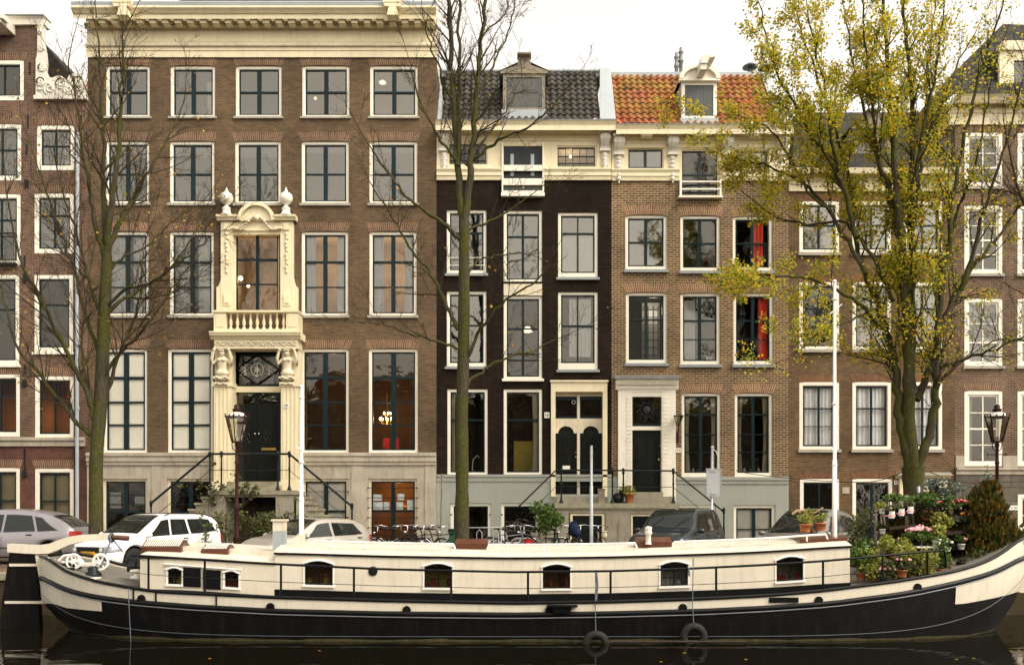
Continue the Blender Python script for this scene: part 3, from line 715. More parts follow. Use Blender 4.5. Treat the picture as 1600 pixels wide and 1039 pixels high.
lamp_light(w, (X(385), FY+.7, Z(430)), 45)
# entrance doors with fanlight
x0, x1, z0, z1 = dr; fr = MB(); yd = FY+.12
fr.box(x0, x1, yd, yd+.1, Z(553), z1); fr.box(x0, x1, yd, yd+.1, Z(605), Z(600)); fr.box(x0, x0+.08, yd, yd+.1, z0, Z(553)); fr.box(x1-.08, x1, yd, yd+.1, z0, Z(553))
df = fr.build('door_frame', M['sash'], big)
cx = (x0+x1)/2; za_, zb_ = Z(600), Z(553)
b = MB(); b.quad((x0+.08,yd+.08,za_),(x1-.08,yd+.08,za_),(x1-.08,yd+.08,zb_),(x0+.08,yd+.08,zb_)).build('fanlight_pane', M['glass_dark'], df)
b = MB(); zm = (za_+zb_)/2
for (p, q) in (((x0+.08,zm),(cx,zb_)),((cx,zb_),(x1-.08,zm)),((x1-.08,zm),(cx,za_)),((cx,za_),(x0+.08,zm))): b.tube([(p[0],yd+.05,p[1]),(q[0],yd+.05,q[1])], .035, 6)
b.build('fanlight_bar', M['black'], df)
b = MB()
for k in range(8): a = PI*k/4; b.tube([(cx,yd+.03,zm),(cx+.16*math.cos(a)*(1 if k%2 else .8),yd+.03,zm+(.30 if k in (2,6) else .15)*math.sin(a))], [.03,.01], 6)
for s in (-1,1):
    for k in range(9): b.tube([(cx+s*(.38+.04*math.cos(k)),yd+.04,zm+.2*math.sin(k*2.1)),(cx+s*(.55+.1*math.cos(k*3)),yd+.04,zm+.22*math.cos(k*2.7))], .014, 5)
b.torus((cx,yd+.05,zm), .22, .02, 'y', 20, 6); b.build('fanlight_ornament', M['offwhite'], df)
room(x0, x1, z0, z1, 2, M['room_dark'], df)
for s in (-1, 1):
    a, c = (x0+.08, cx-.01) if s < 0 else (cx+.01, x1-.08); b = MB(); b.box(a, c, yd+.04, yd+.09, z0+.02, Z(605)-.002)
    for (v0, v1) in ((.03,.26),(.32,.50),(.55,.80)):
        H_ = Z(605)-z0; b.box(a+.09,c-.09,yd+.02,yd+.0399,z0+H_*v0,z0+H_*v1); b.box(a+.14,c-.14,yd+.005,yd+.0199,z0+H_*v0+.05,z0+H_*v1-.05)
    b.torus(((a+c)/2,yd+.015,z0+(Z(605)-z0)*.52), .14, .025, 'y', 18, 6)
    for k in range(8): an = PI*k/4; m_ = ((a+c)/2, z0+(Z(605)-z0)*.52); b.tube([(m_[0],yd+.01,m_[1]),(m_[0]+.2*math.cos(an),yd+.01,m_[1]+.3*math.sin(an))], .018, 5)
    d = b.build('door', M['door'], big)
    q = MB(); q.box(a+.1,c-.1,yd+.03,yd+.0395,z0+(Z(605)-z0)*.84,z0+(Z(605)-z0)*.97); q.build('door_pane', M['glass_dark'], d)
    if s > 0: q = MB(); q.box(a+.15,c-.1,yd-.01,yd+.0045,Z(703),Z(699)); q.build('letter_plate', M['brass'], d)
    q = MB(); q.ball((cx+s*.07, yd+.0, Z(677)), .035); q.tube([(cx+s*.07,yd+.04,Z(677)),(cx+s*.07,yd,Z(677))], .015, 6); q.build('door_knob', M['chrome'], d)
pl = MB(); pl.box(X(443,Yp), X(451.5,Yp), Yp-.035, Yp-.021, zz(637), zz(630)); pl = pl.build('number_plate', M['plate_white'], big)
text('58', .13, M['ink'], pl, (X(447.2,Yp), Yp-.037, zz(633.5)))

# double stoop
st = empty('stoop', (X(395), 31.2, 0), 'double-sided stone stoop with green-black iron railings before the portal', 'stoop', 'entrance stoops')
Ya, Yz = 30.35, FY-.66
zl = Z(766, Ya); 
b = MB(); b.box(X(325,Ya), X(462,Ya), Ya, FY-.061, zl-.14, zl); b.box(X(328,Ya), X(459,Ya), Ya+.05, FY-.061, zl-.22, zl-.1401)
b.box(X(351,Ya+1), X(440,Ya+1), FY-.9, FY-.062, zl+.001, zl+.18); b.box(X(355,Ya+1), X(436,Ya+1), FY-.66, FY+.1, zl+.181, zl+.33); 
b.build('landing', M['moss_stone'], st)
b = MB(); b.box(X(326,Ya), X(352,Ya), Ya+.06, FY-.061, 0, zl-.2201); b.box(X(430,Ya), X(458,Ya), Ya+.06, FY-.061, 0, zl-.2201)
for a in (339, 444): b.box(X(a-8,Ya), X(a+8,Ya), Ya+.03, Ya+.0599, .3, zl-.4)
b.build('pier', M['stoop_stone'], st)
b = MB(); b.box(X(352,Ya), X(430,Ya), FY-.5, FY-.061, 0, zl-.221); b.build('cellar_recess', M['room_dark'], st)
b = MB(); b.box(X(386,Ya), X(390,Ya), FY-.56, FY-.5, 0, zl-.3); b.box(X(416,Ya), X(419,Ya), FY-.56, FY-.5, 0, zl-.3); b.box(X(352,Ya), X(430,Ya), FY-.56, FY-.5, zl-.35, zl-.25); b.build('cellar_door', M['sash'], st)
ns = 11; run = .215; rise = zl/ns
for s, xs_ in ((-1, X(325,Ya)), (1, X(462,Ya))):
    b = MB(); c = MB()
    for k in range(1, ns):
        zt = zl-rise*k; xa = xs_+s*run*(k-1); xb = xs_+s*run*k
        b.box(min(xa,xb+s*.04), max(xa,xb+s*.04), Ya+.0, FY-.062, zt-.07, zt)
        b.prism([(xb, zt-.0701),(xb+s*.03,zt-.0701),(xb, zt-.13)], Ya+.02, FY-.062)
        c.box(min(xa,xb), max(xa,xb), Ya+.06, FY-.063, 0, zt-.0701)
    b.build('tread', M['moss_stone'], st); c.build('stair_side', M['stoop_stone'], st)
def rail_run(parent, pts, r=.035, mid=.5, posts=(), rp=.03, Y=None, mat='iron', base=None):
    b = MB(); b.tube(pts, r, 8); 
    for p in (pts[0], pts[-1]): b.ball(p, r*1.6, n=8)
    b.build('handrail', M[mat], parent)
    if mid: b = MB(); b.tube([Vector(p)-Vector((0,0,mid)) for p in pts], .012, 6); b.build('mid_rail', M[mat], parent)
    for (x, y, z0, z1) in posts:
        b = MB(); hh = z1-z0
        b.lathe((x,y,z0), [(.075,0),(.075,.05),(.045,.10),(.035,.16),(.028,.2),(.028,hh*.55),(.042,hh*.58),(.03,hh*.62),(.026,hh-.12),(.05,hh-.1),(.04,hh-.02),(.06,hh+.02),(.045,hh+.07),(.01,hh+.1)], 10)
        b.build('post', M[mat], parent)
zr = Z(709, Ya+.1); Yr = Ya+.1
pl_ = [(X(236,Yr),Yr,Z(786,Yr)), (X(328,Yr),Yr,zr), (X(452,Yr),Yr,zr), (X(549,Yr),Yr,Z(790,Yr))]
rail_run(st, pl_, .04, .55, [(X(328,Yr),Yr,zl,zr),(X(346,Yr),Yr,zl,zr),(X(434,Yr),Yr,zl,zr),(X(452,Yr),Yr,zl,zr),(X(236,Yr),Yr,.1,Z(786,Yr)),(X(550,Yr),Yr,.1,Z(790,Yr))])

# ---------------------------------------------------------------- number 56, black brick
x0, x1 = X(682), X(955.5)
h56 = empty('canal_house', ((x0+x1)/2, FY, 0), 'narrow black brick house with cream attic band and dark pantile roof', 'house', HG)
T = X; 
wins = [(698,760,328,428,'a'),(872,934,332,434,'b'),(698,760,455,573,'c'),(872,934,456,578,'d'),(699,762,608,741,'e'),(787,847,608,741,'e2'),
        (787,847,329,440,'h1'),(787,847,462,592,'h2'),(704,767,786,850,'g'),(783,842,786,850,'g'),]
attic = [(700,762,223,258,'t1'),(869,932,228,262,'t2')]
hd = hb(787,847,229,284); door = hb(862,947,597,772)
holes = [hb(*w_[:4]) for w_ in wins]+[hd, door]+[hb(*w_[:4]) for w_ in attic]
wall(x0, x1, Z(744), Z(281), holes, 'wall', M['brick_56'], h56)
wall(x0+.002, x1-.002, -.1, Z(744.5), holes, 'plinth_wall', M['grey_paint'], h56, y=FY-.04, depth=.39)
wall(x0+.01, x1-.01, Z(280), Z(196), holes, 'attic_wall', M['cream'], h56, y=FY-.03, depth=.38)
b = MB(); b.prof(x0+.01, x1-.01, [(FY+.02,Z(752)),(FY-.07,Z(752)),(FY-.07,Z(746)),(FY-.10,Z(745)),(FY-.10,Z(741.5)),(FY+.02,Z(741))]); b.build('plinth_moulding', M['grey_paint'], h56)
for (a, c, t, u, k) in wins:
    h = hb(a,c,t,u); kw = dict(sill='sill_blue', silld=.10, sillh=.09, sash='sash', rows=(.7,), tm=(.06,), vcols=[], glass='glass')
    if k == 'a': kw.update(rows=(.66,), glass='glass_hi', cols=1, bot=.14, rm='room_grey')
    if k == 'b': kw.update(rows=(.7,), glass='glass_hi', vcols=[(.5,.05)], bot=.18, cur=[('curtain',0,.45,0,.68),('curtain',.55,1,0,.68)], rm='room_grey')
    if k == 'c': kw.update(rows=(.55,), vcols=[(.5,.05)], bot=.14, rm='room_dark', glass='glass_hi')
    if k == 'd': kw.update(rows=(.55,), vcols=[(.5,.05)], bot=.25, cur=[('curtain',.25,.9,0,.95,.1)], rm='room_grey')
    if k in ('e','e2'): kw.update(rows=(.66,), sill=None, rm='room_dark', bot=.07, rec=.03)
    if k == 'e': kw['cur'] = [('curtain_cream',.0,.13)]
    if k == 'e2': kw['cur'] = [('curtain_cream',.78,.97,-.5)]
    if k == 'h1': kw.update(rows=(.66,), vcols=[(.5,.09)], rm='room_grey', glass='glass_hi', sill=None, cm=.09)
    if k == 'h2': kw.update(rows=(.62,.2), tm=(.06,.05), vcols=[(.5,.09)], rm='room_dark', sill='white')
    if k == 'g': kw.update(rows=(), sill=None, glass='glass_dark', bot=.08, y=FY-.03)
    w = window(h56, *h, **kw)
    if k == 'a' or k == 'h2':
        q = MB()
        for zz_ in (.25,.13) if k == 'a' else (.3,): q.tube([(h[0]+.06,FY-.02,h[2]+(h[3]-h[2])*zz_),(h[1]-.06,FY-.02,h[2]+(h[3]-h[2])*zz_)], .014, 6)
        q.build('guard_rail', M['white'] if k == 'a' else M['iron'], w)
    if k == 'e2':
        q = MB(); q.box(X(803),X(833),FY+1.0,FY+1.03,Z(738),Z(686)); q.build('yellow_panel', M['room_yellow'], w); lamp_light(w, (X(815),FY+.7,Z(640)), 8)
    if k == 'h2':
        q = MB(); q.lathe((X(825),FY+.8,Z(515,FY+.8)), [(.08,.1),(.18,-.08)], 14); q.build('lamp', M['bulb_soft'], w); lamp_light(w, (X(825),FY+.8,Z(530)), 12)
    if k == 'e':
        q = MB(); q.tube([(X(737),FY+.5,Z(735)),(X(738),FY+.5,Z(717)),(X(745),FY+.5,Z(710)),(X(748),FY+.5,Z(713))], .02, 6); q.build('desk_lamp', M['plate_white'], w)
    if k == 'g':
        q = MB()
        for xx in (h[0]+.03, h[1]-.03):
            for zq in (h[3]-.4,): q.ball((xx, FY-.06, zq), .03, n=8)
        q.build('hinge_pin', M['iron'], w)
b = MB(); b.box(X(787),X(847),FY-.02,FY+.15,Z(462)+.002,Z(440)-.09); b.build('hoist_panel', M['cream_dirty'], h56)
for (a, c, t, u, k) in attic:
    w = window(h56, *hb(a,c,t,u), rows=(.55,.15), tm=(.02,.02), vcols=[(q_/5,.02) for q_ in (1,2,3,4)], fw=.03, frame='cream', sash='sash_grey', sashw=.035, glass='glass', rm='room_white', sill=None, y=FY-.03, rec=.03)
    if k == 't2': q = MB(); q.ball((X(893),FY+.6,Z(245,FY+.6)), .05); q.build('bulb', M['bulb'], w); lamp_light(w, (X(893),FY+.9,Z(245)), 10)
a_, c_, d_, e_ = hd
b = MB(); b.box(a_, c_, FY+.02, FY+.08, d_, e_)
for k in range(5): xx = a_+(c_-a_)*(k+.5)/5; b.box(xx-.008, xx+.008, FY+.012, FY+.0199, d_, e_)
dd = b.build('hoist_door', M['sash_grey'], h56)
b = MB()
for f in (.22,.75): b.box(a_+(c_-a_)*f-.06, a_+(c_-a_)*f+.06, FY-.0, FY+.0115, Z(275), Z(241))
b.build('door_batten', M['zinc'], dd)
b = MB(); b.box(X(786),X(848),FY-.12,FY-.06,Z(269),Z(260)); b.box(X(786),X(848),FY-.12,FY-.06,Z(291),Z(281)); b.box(X(784),X(786.4),FY-.12,FY+.0,Z(303),Z(225)); b.box(X(847.6),X(850),FY-.12,FY+.0,Z(303),Z(225)); b.box(X(786.5),X(847.5),FY-.12,FY-.001,Z(303.5),Z(300)); b.box(X(783),X(851),FY-.18,FY-.0,Z(309),Z(304))
b.build('hoist_door_guard', M['white'], h56)
b = MB(); b.box(X(786.5),X(847.5),FY-.03,FY-.002,Z(300),Z(291)); b.build('hoist_door_base', M['shutter_dark'], h56)
# cornices
for (a, c) in ((x0+.012, X(783.8)), (X(850.2), x1-.01)):
    b = MB(); b.prof(a, c, [(FY+.02,Z(282.5)),(FY-.07,Z(282.5)),(FY-.09,Z(277)),(FY-.12,Z(276)),(FY-.12,Z(271)),(FY-.17,Z(267)),(FY-.17,Z(265.5)),(FY+.0,Z(264))]); b.build('string_course', M['cream'], h56)
b = MB(); b.prof(x0+.012, x1+.1, [(FY-.031,Z(222)),(FY-.07,Z(221)),(FY-.07,Z(217)),(FY-.12,Z(215)),(FY-.12,Z(211)),(FY-.18,Z(209)),(FY-.18,Z(206)),(FY-.24,Z(204.5)),(FY-.52,Z(204,FY-.5)),(FY-.52,Z(196,FY-.5)),(FY-.58,Z(191,FY-.5)),(FY-.6,Z(188,FY-.6)),(FY+.35,Z(188,FY-.6))])
b.build('cornice', M['cream'], h56)
b = MB(); b.box(x0+.012, x1+.11, FY-.61, FY+.3, Z(188,FY-.6)+.001, Z(186.6,FY-.6)); b.build('gutter', M['lead'], h56)
for px in (694, 945): console(X(px,FY-.1), Z(205,FY-.2), Z(270), FY-.031, .36, M['offwhite'], h56)
# door 56
x_0, x_1, z_0, z_1 = door
b = MB(); yq = FY-.10
b.box(X(861,yq), X(868,yq), yq, FY+.2, Z(776,yq), Z(612,yq)); b.box(X(942,yq), X(949,yq), yq, FY+.2, Z(776,yq), Z(612,yq)); b.box(X(861,yq), X(949,yq), yq, FY+.2, Z(611.9,yq), Z(597,yq)); b.box(X(859.5,yq), X(950.5,yq), yq-.05, yq+.05, Z(596.9,yq), Z(594,yq))
b.build('door_surround', M['cream'], h56)
yd = FY+.22; b = MB(); cx = (x_0+x_1)/2
xi0, xi1 = X(868,yq), X(942,yq)
b.box(cx-.05, cx+.05, yd-.04, yd+.1, z_0, Z(618)); b.box(xi0, cx-.05, yd-.03, yd+.1, Z(661), Z(653)); b.box(cx+.05, xi1, yd-.03, yd+.1, Z(661), Z(653)); b.box(xi0, xi1, yd-.02, yd+.1, Z(618), Z(611))
for (a, c) in ((xi0, cx-.05), (cx+.05, xi1)):                        # spandrels over the round door heads
    m = (a+c)/2; R = (c-a)*.36; zb = Z(676)
    arc = [(m+R*math.cos(PI*k/10), zb+R*.9*math.sin(PI*k/10)) for k in range(11)]
    b.prism([(c, Z(661)-.001), (c, zb)] + arc + [(a, zb), (a, Z(661)-.001)], yd-.03, yd+.03)
dfm = b.build('door_frame', M['cream_dirty'], h56)
room(x_0+.1, x_1-.1, z_0, z_1, 1.5, M['room_dark'], dfm)
for i, (a, c) in enumerate(((xi0, cx-.05), (cx+.05, xi1))):
    q = MB(); q.box(a,c,yd+.02,yd+.06,Z(653),Z(649)); q.box(a,c,yd+.02,yd+.06,Z(623),Z(618)); q.box(a,a+.04,yd+.02,yd+.06,Z(649),Z(623)); q.box(c-.04,c,yd+.02,yd+.06,Z(649),Z(623)); fr_ = q.build('fanlight', M['sash'], h56)
    q = MB(); q.quad((a+.04,yd+.04,Z(649)),(c-.04,yd+.04,Z(649)),(c-.04,yd+.04,Z(623)),(a+.04,yd+.04,Z(623))).build('pane', M['glass_dark'], fr_)
    if i == 0: q = MB(); q.torus((c-.12,yd+.03,Z(627)), .06, .01, 'y', 14, 5); q.build('ring_ornament', M['plate_white'], fr_)
    b = MB(); b.box(a, c, yd+.04, yd+.09, z_0, Z(661)); w_ = c-a; m = (a+c)/2
    for (v0, v1) in ((772,752),(748,738)): b.box(a+.1,c-.1,yd+.02,yd+.0399,Z(v0-2),Z(v1)); b.box(a+.15,c-.15,yd+.005,yd+.0199,Z(v0-4),Z(v1+2))
    b.torus((m,yd+.03,Z(675)), w_*.27, .02, 'y', 16, 6, 0, PI); b.box(m-.2,m+.2,yd+.01,yd+.0399,Z(684),Z(680)); b.box(a+.12,a+.16,yd+.01,yd+.0399,Z(730),Z(684.1)); b.box(c-.16,c-.12,yd+.01,yd+.0399,Z(730),Z(684.1)); b.box(m-.25,m+.25,yd+.01,yd+.0399,Z(736),Z(731))
    d = b.build('door', M['door'], h56)
    q = MB(); q.box(m-.13,m+.13,yd+.02,yd+.0395,Z(722),Z(688)); q.build('door_pane', M['glass'], d)
    q = MB(); [q.tube([(m+dx,yd+.012,Z(722)),(m+dx,yd+.012,Z(688))], .011, 5) for dx in (-.09,-.03,.03,.09)]; q.build('door_grille', M['iron'], d)
    if i == 0: q = MB(); q.box(m-.12,m+.14,yd+.0,yd+.0195,Z(733),Z(727)); q.build('letter_plate', M['plate_white'], d)
    if i == 0: q = MB(); q.ball((c-.04,yd+.02,Z(713)),.03); q.ball((c-.04,yd+.02,Z(706)),.022); q.build('door_knob', M['chrome'], d)
pl = MB(); pl.box(X(850.5), X(858.5), FY-.02, FY-.001, Z(653), Z(644)); pl = pl.build('number_plate', M['plate_white'], h56); text('56', .15, M['ink'], pl, (X(854.5), FY-.022, Z(648.5)))
# roof 56
yr0, yr1 = FY+.25, FY+2.2
zr0, zr1 = Z(188.5, yr0), Z(112, yr1)
tiled_roof('roof', M['tile_black'], h56, X(692,yr0), X(938,yr0), yr0, zr0, yr1, zr1)
b = MB(); b.tube([(X(690,yr1),yr1,zr1+.02),(X(940,yr1),yr1,zr1+.02)], .07, 8); b.box(X(686,yr1),X(940,yr1),yr1,yr1+6.5,zr1-.2,zr1); b.build('ridge_capping', M['zinc'], h56)
b = MB(); b.add([(X(682.5,yr0),yr0-.02,zr0-.1),(X(692,yr0),yr0-.02,zr0-.1),(X(690,yr1),yr1,zr1+.06),(X(682.5,yr1),yr1,zr1+.06)], [(0,1,2,3)])
b.add([(X(938,yr0),yr0-.06,zr0+.03),(X(962,yr0),yr0-.06,zr0+.03),(X(954,yr1),yr1,zr1+.14),(X(938,yr1),yr1,zr1+.14)], [(0,1,2,3)])
b.tube([(X(938,yr0),yr0-.06,zr0+.03),(X(938,yr1),yr1,zr1+.14)], .03, 6); b.build('party_wall_flashing', M['zinc'], h56)
body(h56, x0+.006, x1-.006, Z(190), mat=M['brick_56'])
def dormer(parent, px0, px1, pyb, pyt, Y, kind):
    a, c, zb, zt = X(px0,Y), X(px1,Y), Z(pyb,Y), Z(pyt,Y); fwd = .12
    b = MB(); b.box(a, a+fwd, Y, Y+.1, zb, zt); b.box(c-fwd, c, Y, Y+.1, zb, zt); b.box(a+fwd, c-fwd, Y, Y+.1, zt-.12, zt); b.box(a+fwd, c-fwd, Y, Y+.1, zb, zb+.08)
    d = b.build('dormer', M['white'] if kind else M['wood_grey'], parent)
    b = MB()
    for xx in (a, c): b.add([(xx,Y+.1,zb-.1),(xx,Y+1.6,zb-.1),(xx,Y+1.6,zt),(xx,Y+.1,zt)], [(0,1,2,3)]); b.add([(xx+.02,Y+.1,zb-.1),(xx+.02,Y+1.6,zb-.1),(xx+.02,Y+1.6,zt),(xx+.02,Y+.1,zt)], [(0,1,2,3)])
    b.box(a-.05, c+.05, Y-.04, Y+.25, zb-.32, zb-.001); b.build('dormer_cheek', M['zinc'], d)
    m = (a+c)/2; w = (c-a)/2+.10
    if kind:
        arc = [(m+w*math.cos(PI*k/12), zt+.05+.52*math.sin(PI*k/12)) for k in range(13)]; inn = [(m+(w-.14)*math.cos(PI*k/12), zt+.05+.40*math.sin(PI*k/12)) for k in range(13)]
        b = MB(); b.prism([(m+w,zt),(m+w,zt+.05)]+arc[1:-1]+[(m-w,zt+.05),(m-w,zt)], Y-.03, Y+.12)
        for k in range(12): b.prism([arc[k],arc[k+1],inn[k+1],inn[k]], Y-.16, Y-.0301)
        b.box(m-w, m+w, Y-.14, Y-.0301, zt-.02, zt+.06)
        b.build('dormer_pediment', M['white'], d)
        b = MB()
        for k in range(12): b.add([(arc[k][0],Y+.12,arc[k][1]),(arc[k+1][0],Y+.12,arc[k+1][1]),(arc[k+1][0],Y+2.4,arc[k+1][1]),(arc[k][0],Y+2.4,arc[k][1])], [(0,1,2,3)], True)
        b.build('dormer_roof', M['zinc'], d)
        b = MB(); b.prism([(m-.11,zt+.08),(m+.11,zt+.08),(m+.11,zt+.30),(m-.11,zt+.30)], Y-.75, Y-.0302); b.prism([(m-.12,zt+.28),(m+.12,zt+.28),(m+.20,zt+.46),(m+.40,zt+.50),(m+.40,zt+.56),(m-.06,zt+.56)], Y-.80, Y-.1601)
        b.build('hoist_beam', M['offwhite'], d)
        b = MB(); b.box(a+fwd, c-fwd, Y+.03, Y+.07, zb+.08, zt-.12)
        for k in range(8): xx = a+fwd+(c-a-2*fwd)*(k+1)/9; b.box(xx-.006, xx+.006, Y+.022, Y+.0299, zb+.08, zt-.12)
        b.build('hoist_shutter', M['shutter_dark'], d)
    else:
        b = MB(); b.prism([(m-w,zt),(m+w,zt),(m+w,zt+.08),(m+.24,zt+.30),(m+.21,zt+.60),(m-.21,zt+.60),(m-.24,zt+.30),(m-w,zt+.08)], Y-.05, Y+.12); b.box(m-.25,m+.25,Y-.25,Y+.2,zt+.60,zt+.66); b.build('dormer_gablet', M['wood_grey'], d)
        b = MB(); b.add([(m-w-.04,Y-.06,zt+.09),(m,Y-.06,zt+.5),(m,Y+2.2,zt+.5),(m-w-.04,Y+2.2,zt+.09)],[(0,1,2,3)]); b.add([(m+w+.04,Y-.06,zt+.09),(m,Y-.06,zt+.5),(m,Y+2.2,zt+.5),(m+w+.04,Y+2.2,zt+.09)],[(0,1,2,3)]); b.build('dormer_roof', M['lead'], d)
        b = MB(); b.box(a+fwd,c-fwd,Y+.03,Y+.06,zb+.08,zb+.13); b.box(a+fwd,a+fwd+.16,Y+.02,Y+.06,zb+.13,zt-.121); b.box(c-fwd-.16,c-fwd,Y+.02,Y+.06,zb+.13,zt-.121); b.box(m-.05,m+.05,Y+.03,Y+.06,zb+.13,zt-.121); b.box(a+fwd+.16,c-fwd-.16,Y+.025,Y+.055,(zb+zt)/2-.02,(zb+zt)/2+.02); b.build('sash', M['shutter_dark'], d)
        b = MB(); b.quad((a+fwd,Y+.05,zb+.1),(c-fwd,Y+.05,zb+.1),(c-fwd,Y+.05,zt-.12),(a+fwd,Y+.05,zt-.12)).build('pane', M['glass_dark'], d)
        b = MB(); b.box(a+fwd,c-fwd,Y+.6,Y+.65,zb,zt-.1); b.build('interior', M['room_dark'], d)
    return d
dormer(h56, 786, 852, 172, 116, FY+.35, 0)

# ---------------------------------------------------------------- number 54
x0, x1 = X(955.5), X(1232)
h54 = empty('canal_house', ((x0+x1)/2, FY, 0), 'orange-brown brick house with scroll consoles and red pantile roof', 'house', HG)
wins = [(977,1042,336,422,'a'),(1063,1125,337,424,'b'),(1145,1207,338,424,'c'),(978,1042,457,568,'d'),(1063,1125,458,570,'e'),(1146,1208,458,570,'f'),
        (1065,1126,614,745,'g'),(1148,1207,614,745,'h'),(1146,1211,789,852,'k'),(1057,1118,789,852,'k')]
attic = [(980,1037,232,264,'t'),(1145,1201,234,266,'t')]
mid = hb(1064,1123,234,306); door = hb(984,1036,612,775)
holes = [hb(*w_[:4]) for w_ in wins]+[hb(*w_[:4]) for w_ in attic]+[mid, door]
wall(x0+.001, x1, Z(744), Z(283), holes, 'wall', M['brick_54'], h54)
wall(x0+.003, x1-.002, -.1, Z(744.5), holes, 'plinth_wall', M['grey_paint'], h54, y=FY-.04, depth=.39)
wall(x0+.01, x1-.01, Z(282), Z(200), holes, 'attic_wall', M['cream'], h54, y=FY-.03, depth=.38)
b = MB(); b.prof(X(1057), x1-.01, [(FY+.02,Z(756)),(FY-.07,Z(756)),(FY-.07,Z(752)),(FY-.10,Z(750)),(FY-.10,Z(746.5)),(FY+.02,Z(746))]); b.build('plinth_moulding', M['grey_paint'], h54)
for (a, c, t, u, k) in wins:
    h = hb(a,c,t,u); kw = dict(cols=2, cm=.11, sill='sill_blue', silld=.11, sillh=.10, rows=(.5,), tm=(.055,), glass='glass', bot=.14, rm='room_dark')
    if k == 'a': kw.update(rm='room_pink', glass='glass_hi')
    if k == 'c': kw.update(cur=[('curtain_red', .52, .86, -.2, 1, 0)], glass='glass_clear')
    if k == 'd': kw.update(rows=(.63,), glass='glass_clear', cur=None)
    if k == 'e': kw.update(rows=(.63,.33), tm=(.055,.025), glass='glass', cur=[('curtain',.05,.38,0,.95,0)])
    if k == 'f': kw.update(glass='glass_clear', rows=(.63,.33), tm=(.055,.025), cur=[('curtain_red', .68, .97, .3, 1, 0)])
    if k in 'gh': kw.update(rows=(.77,.5,.26), tm=(.055,.03,.03), sill=None, bot=.15, rd=2.4, cur=[('curtain_cream',0,.2,.7),('curtain_cream',.8,1,-.7)], rec=.05)
    if k == 'k': kw.update(rows=(.4,), tm=(.03,), sill=None, glass='glass_clear', cur=[('greyboard',0,1)], bot=.06, y=FY-.03)
    w = window(h54, *h, **kw)
    if k in 'abcdefgh': arch(h[0], h[1], h[3]-.03, .36, M['arch_54'], h54, .13)
    if k == 'd':
        q = MB()
        for t_ in (.57,.7,.83,.95): xx = h[0]+(h[1]-h[0])*t_; q.box(xx-.012,xx+.012,FY+1.5,FY+1.53,h[2],h[3]-.15)
        for t_ in range(9): zq = h[2]+(h[3]-h[2])*t_/9; q.box(h[0]+(h[1]-h[0])*.57,h[0]+(h[1]-h[0])*.95,FY+1.5,FY+1.53,zq-.01,zq+.01)
        q.build('room_divider', M['ink'], w); q = MB(); q.box(h[0]+(h[1]-h[0])*.55,h[1],FY+1.6,FY+1.62,h[2],h[3]); q.build('lit_partition', M['room_white'], w); lamp_light(w, (h[1]-.3, FY+1.2, h[3]-.4), 9, (1,.9,.75))
    if k == 'e':
        q = MB(); q.ball((X(1075),FY+.3,Z(488)),.11,.03,.16); q.tube([(X(1075),FY+.3,Z(484)),(X(1075),FY+.3,Z(478))],[.05,.005],6); q.build('hanging_ornament', M['ink'], w)
        q = MB(); q.box(X(1072),X(1081),FY+.2,FY+.22,Z(561),Z(556)); q.box(X(1105),X(1114),FY+.2,FY+.22,Z(561),Z(555)); q.build('photo_frame', M['plate_white'], w)
    if k in 'gh':
        q = MB()
        for t_ in range(5): q.lathe((h[0]+.2+(h[1]-h[0]-.4)*t_/4+random.uniform(-.03,.03), FY+.25, h[2]+.2), [(.04,0),(.05,.06),(.02,.1),(.015,.14)], 8)
        q.build('windowsill_ornament', M['plate_white'], w)
for (a, c, t, u, k) in attic: window(h54, *hb(a,c,t,u), cols=2, cm=.1, rows=(), fw=.02, frame='cream', sash='sash_grey', glass='glass_hi', rm='room_grey', sill=None, y=FY-.03, rec=.03)
w = window(h54, *mid, cols=2, cm=.13, rows=(.46,), tm=(.06,), fw=.02, frame='cream', sash='sash_grey', glass='glass', rm='room_dark', sill=None, y=FY-.03, rec=.03)
b = MB(); b.box(X(1061),X(1063.8),FY-.14,FY-.031,Z(309),Z(283)); b.box(X(1123.2),X(1126),FY-.14,FY-.031,Z(309),Z(283)); b.box(X(1063.8),X(1123.2),FY-.14,FY-.10,Z(287),Z(285)); b.box(X(1063.8),X(1123.2),FY-.14,FY-.10,Z(298.5),Z(296.5)); b.box(X(1059),X(1128),FY-.2,FY-.001,Z(311.5),Z(309)-.001)
b.build('guard_rail', M['white'], w)
for (a, c) in ((x0+.012, X(1060.8)), (X(1126.2), x1-.01)):
    b = MB(); b.prof(a, c, [(FY+.02,Z(283.5)),(FY-.07,Z(283.5)),(FY-.09,Z(278)),(FY-.12,Z(277)),(FY-.12,Z(272)),(FY-.17,Z(268)),(FY-.17,Z(266.5)),(FY+.0,Z(265))]); b.build('string_course', M['cream'], h54)
b = MB(); b.prof(x0+.11, x1+.03, [(FY-.031,Z(233)),(FY-.07,Z(232)),(FY-.07,Z(227)),(FY-.11,Z(225)),(FY-.11,Z(220)),(FY-.16,Z(218)),(FY-.16,Z(213)),(FY-.24,Z(211)),(FY-.50,Z(209.5,FY-.5)),(FY-.50,Z(202,FY-.5)),(FY-.56,Z(197,FY-.5)),(FY-.58,Z(194,FY-.6)),(FY+.35,Z(194,FY-.6))])
b.build('cornice', M['cream'], h54)
b = MB(); b.box(x0+.11, x1+.03, FY-.59, FY+.3, Z(194,FY-.6)+.001, Z(192.8,FY-.6)); b.build('gutter', M['lead'], h54)
for px in (967, 1051, 1136, 1222): console(X(px,FY-.1), Z(211,FY-.2), Z(286), FY-.031, .38, M['offwhite'], h54)
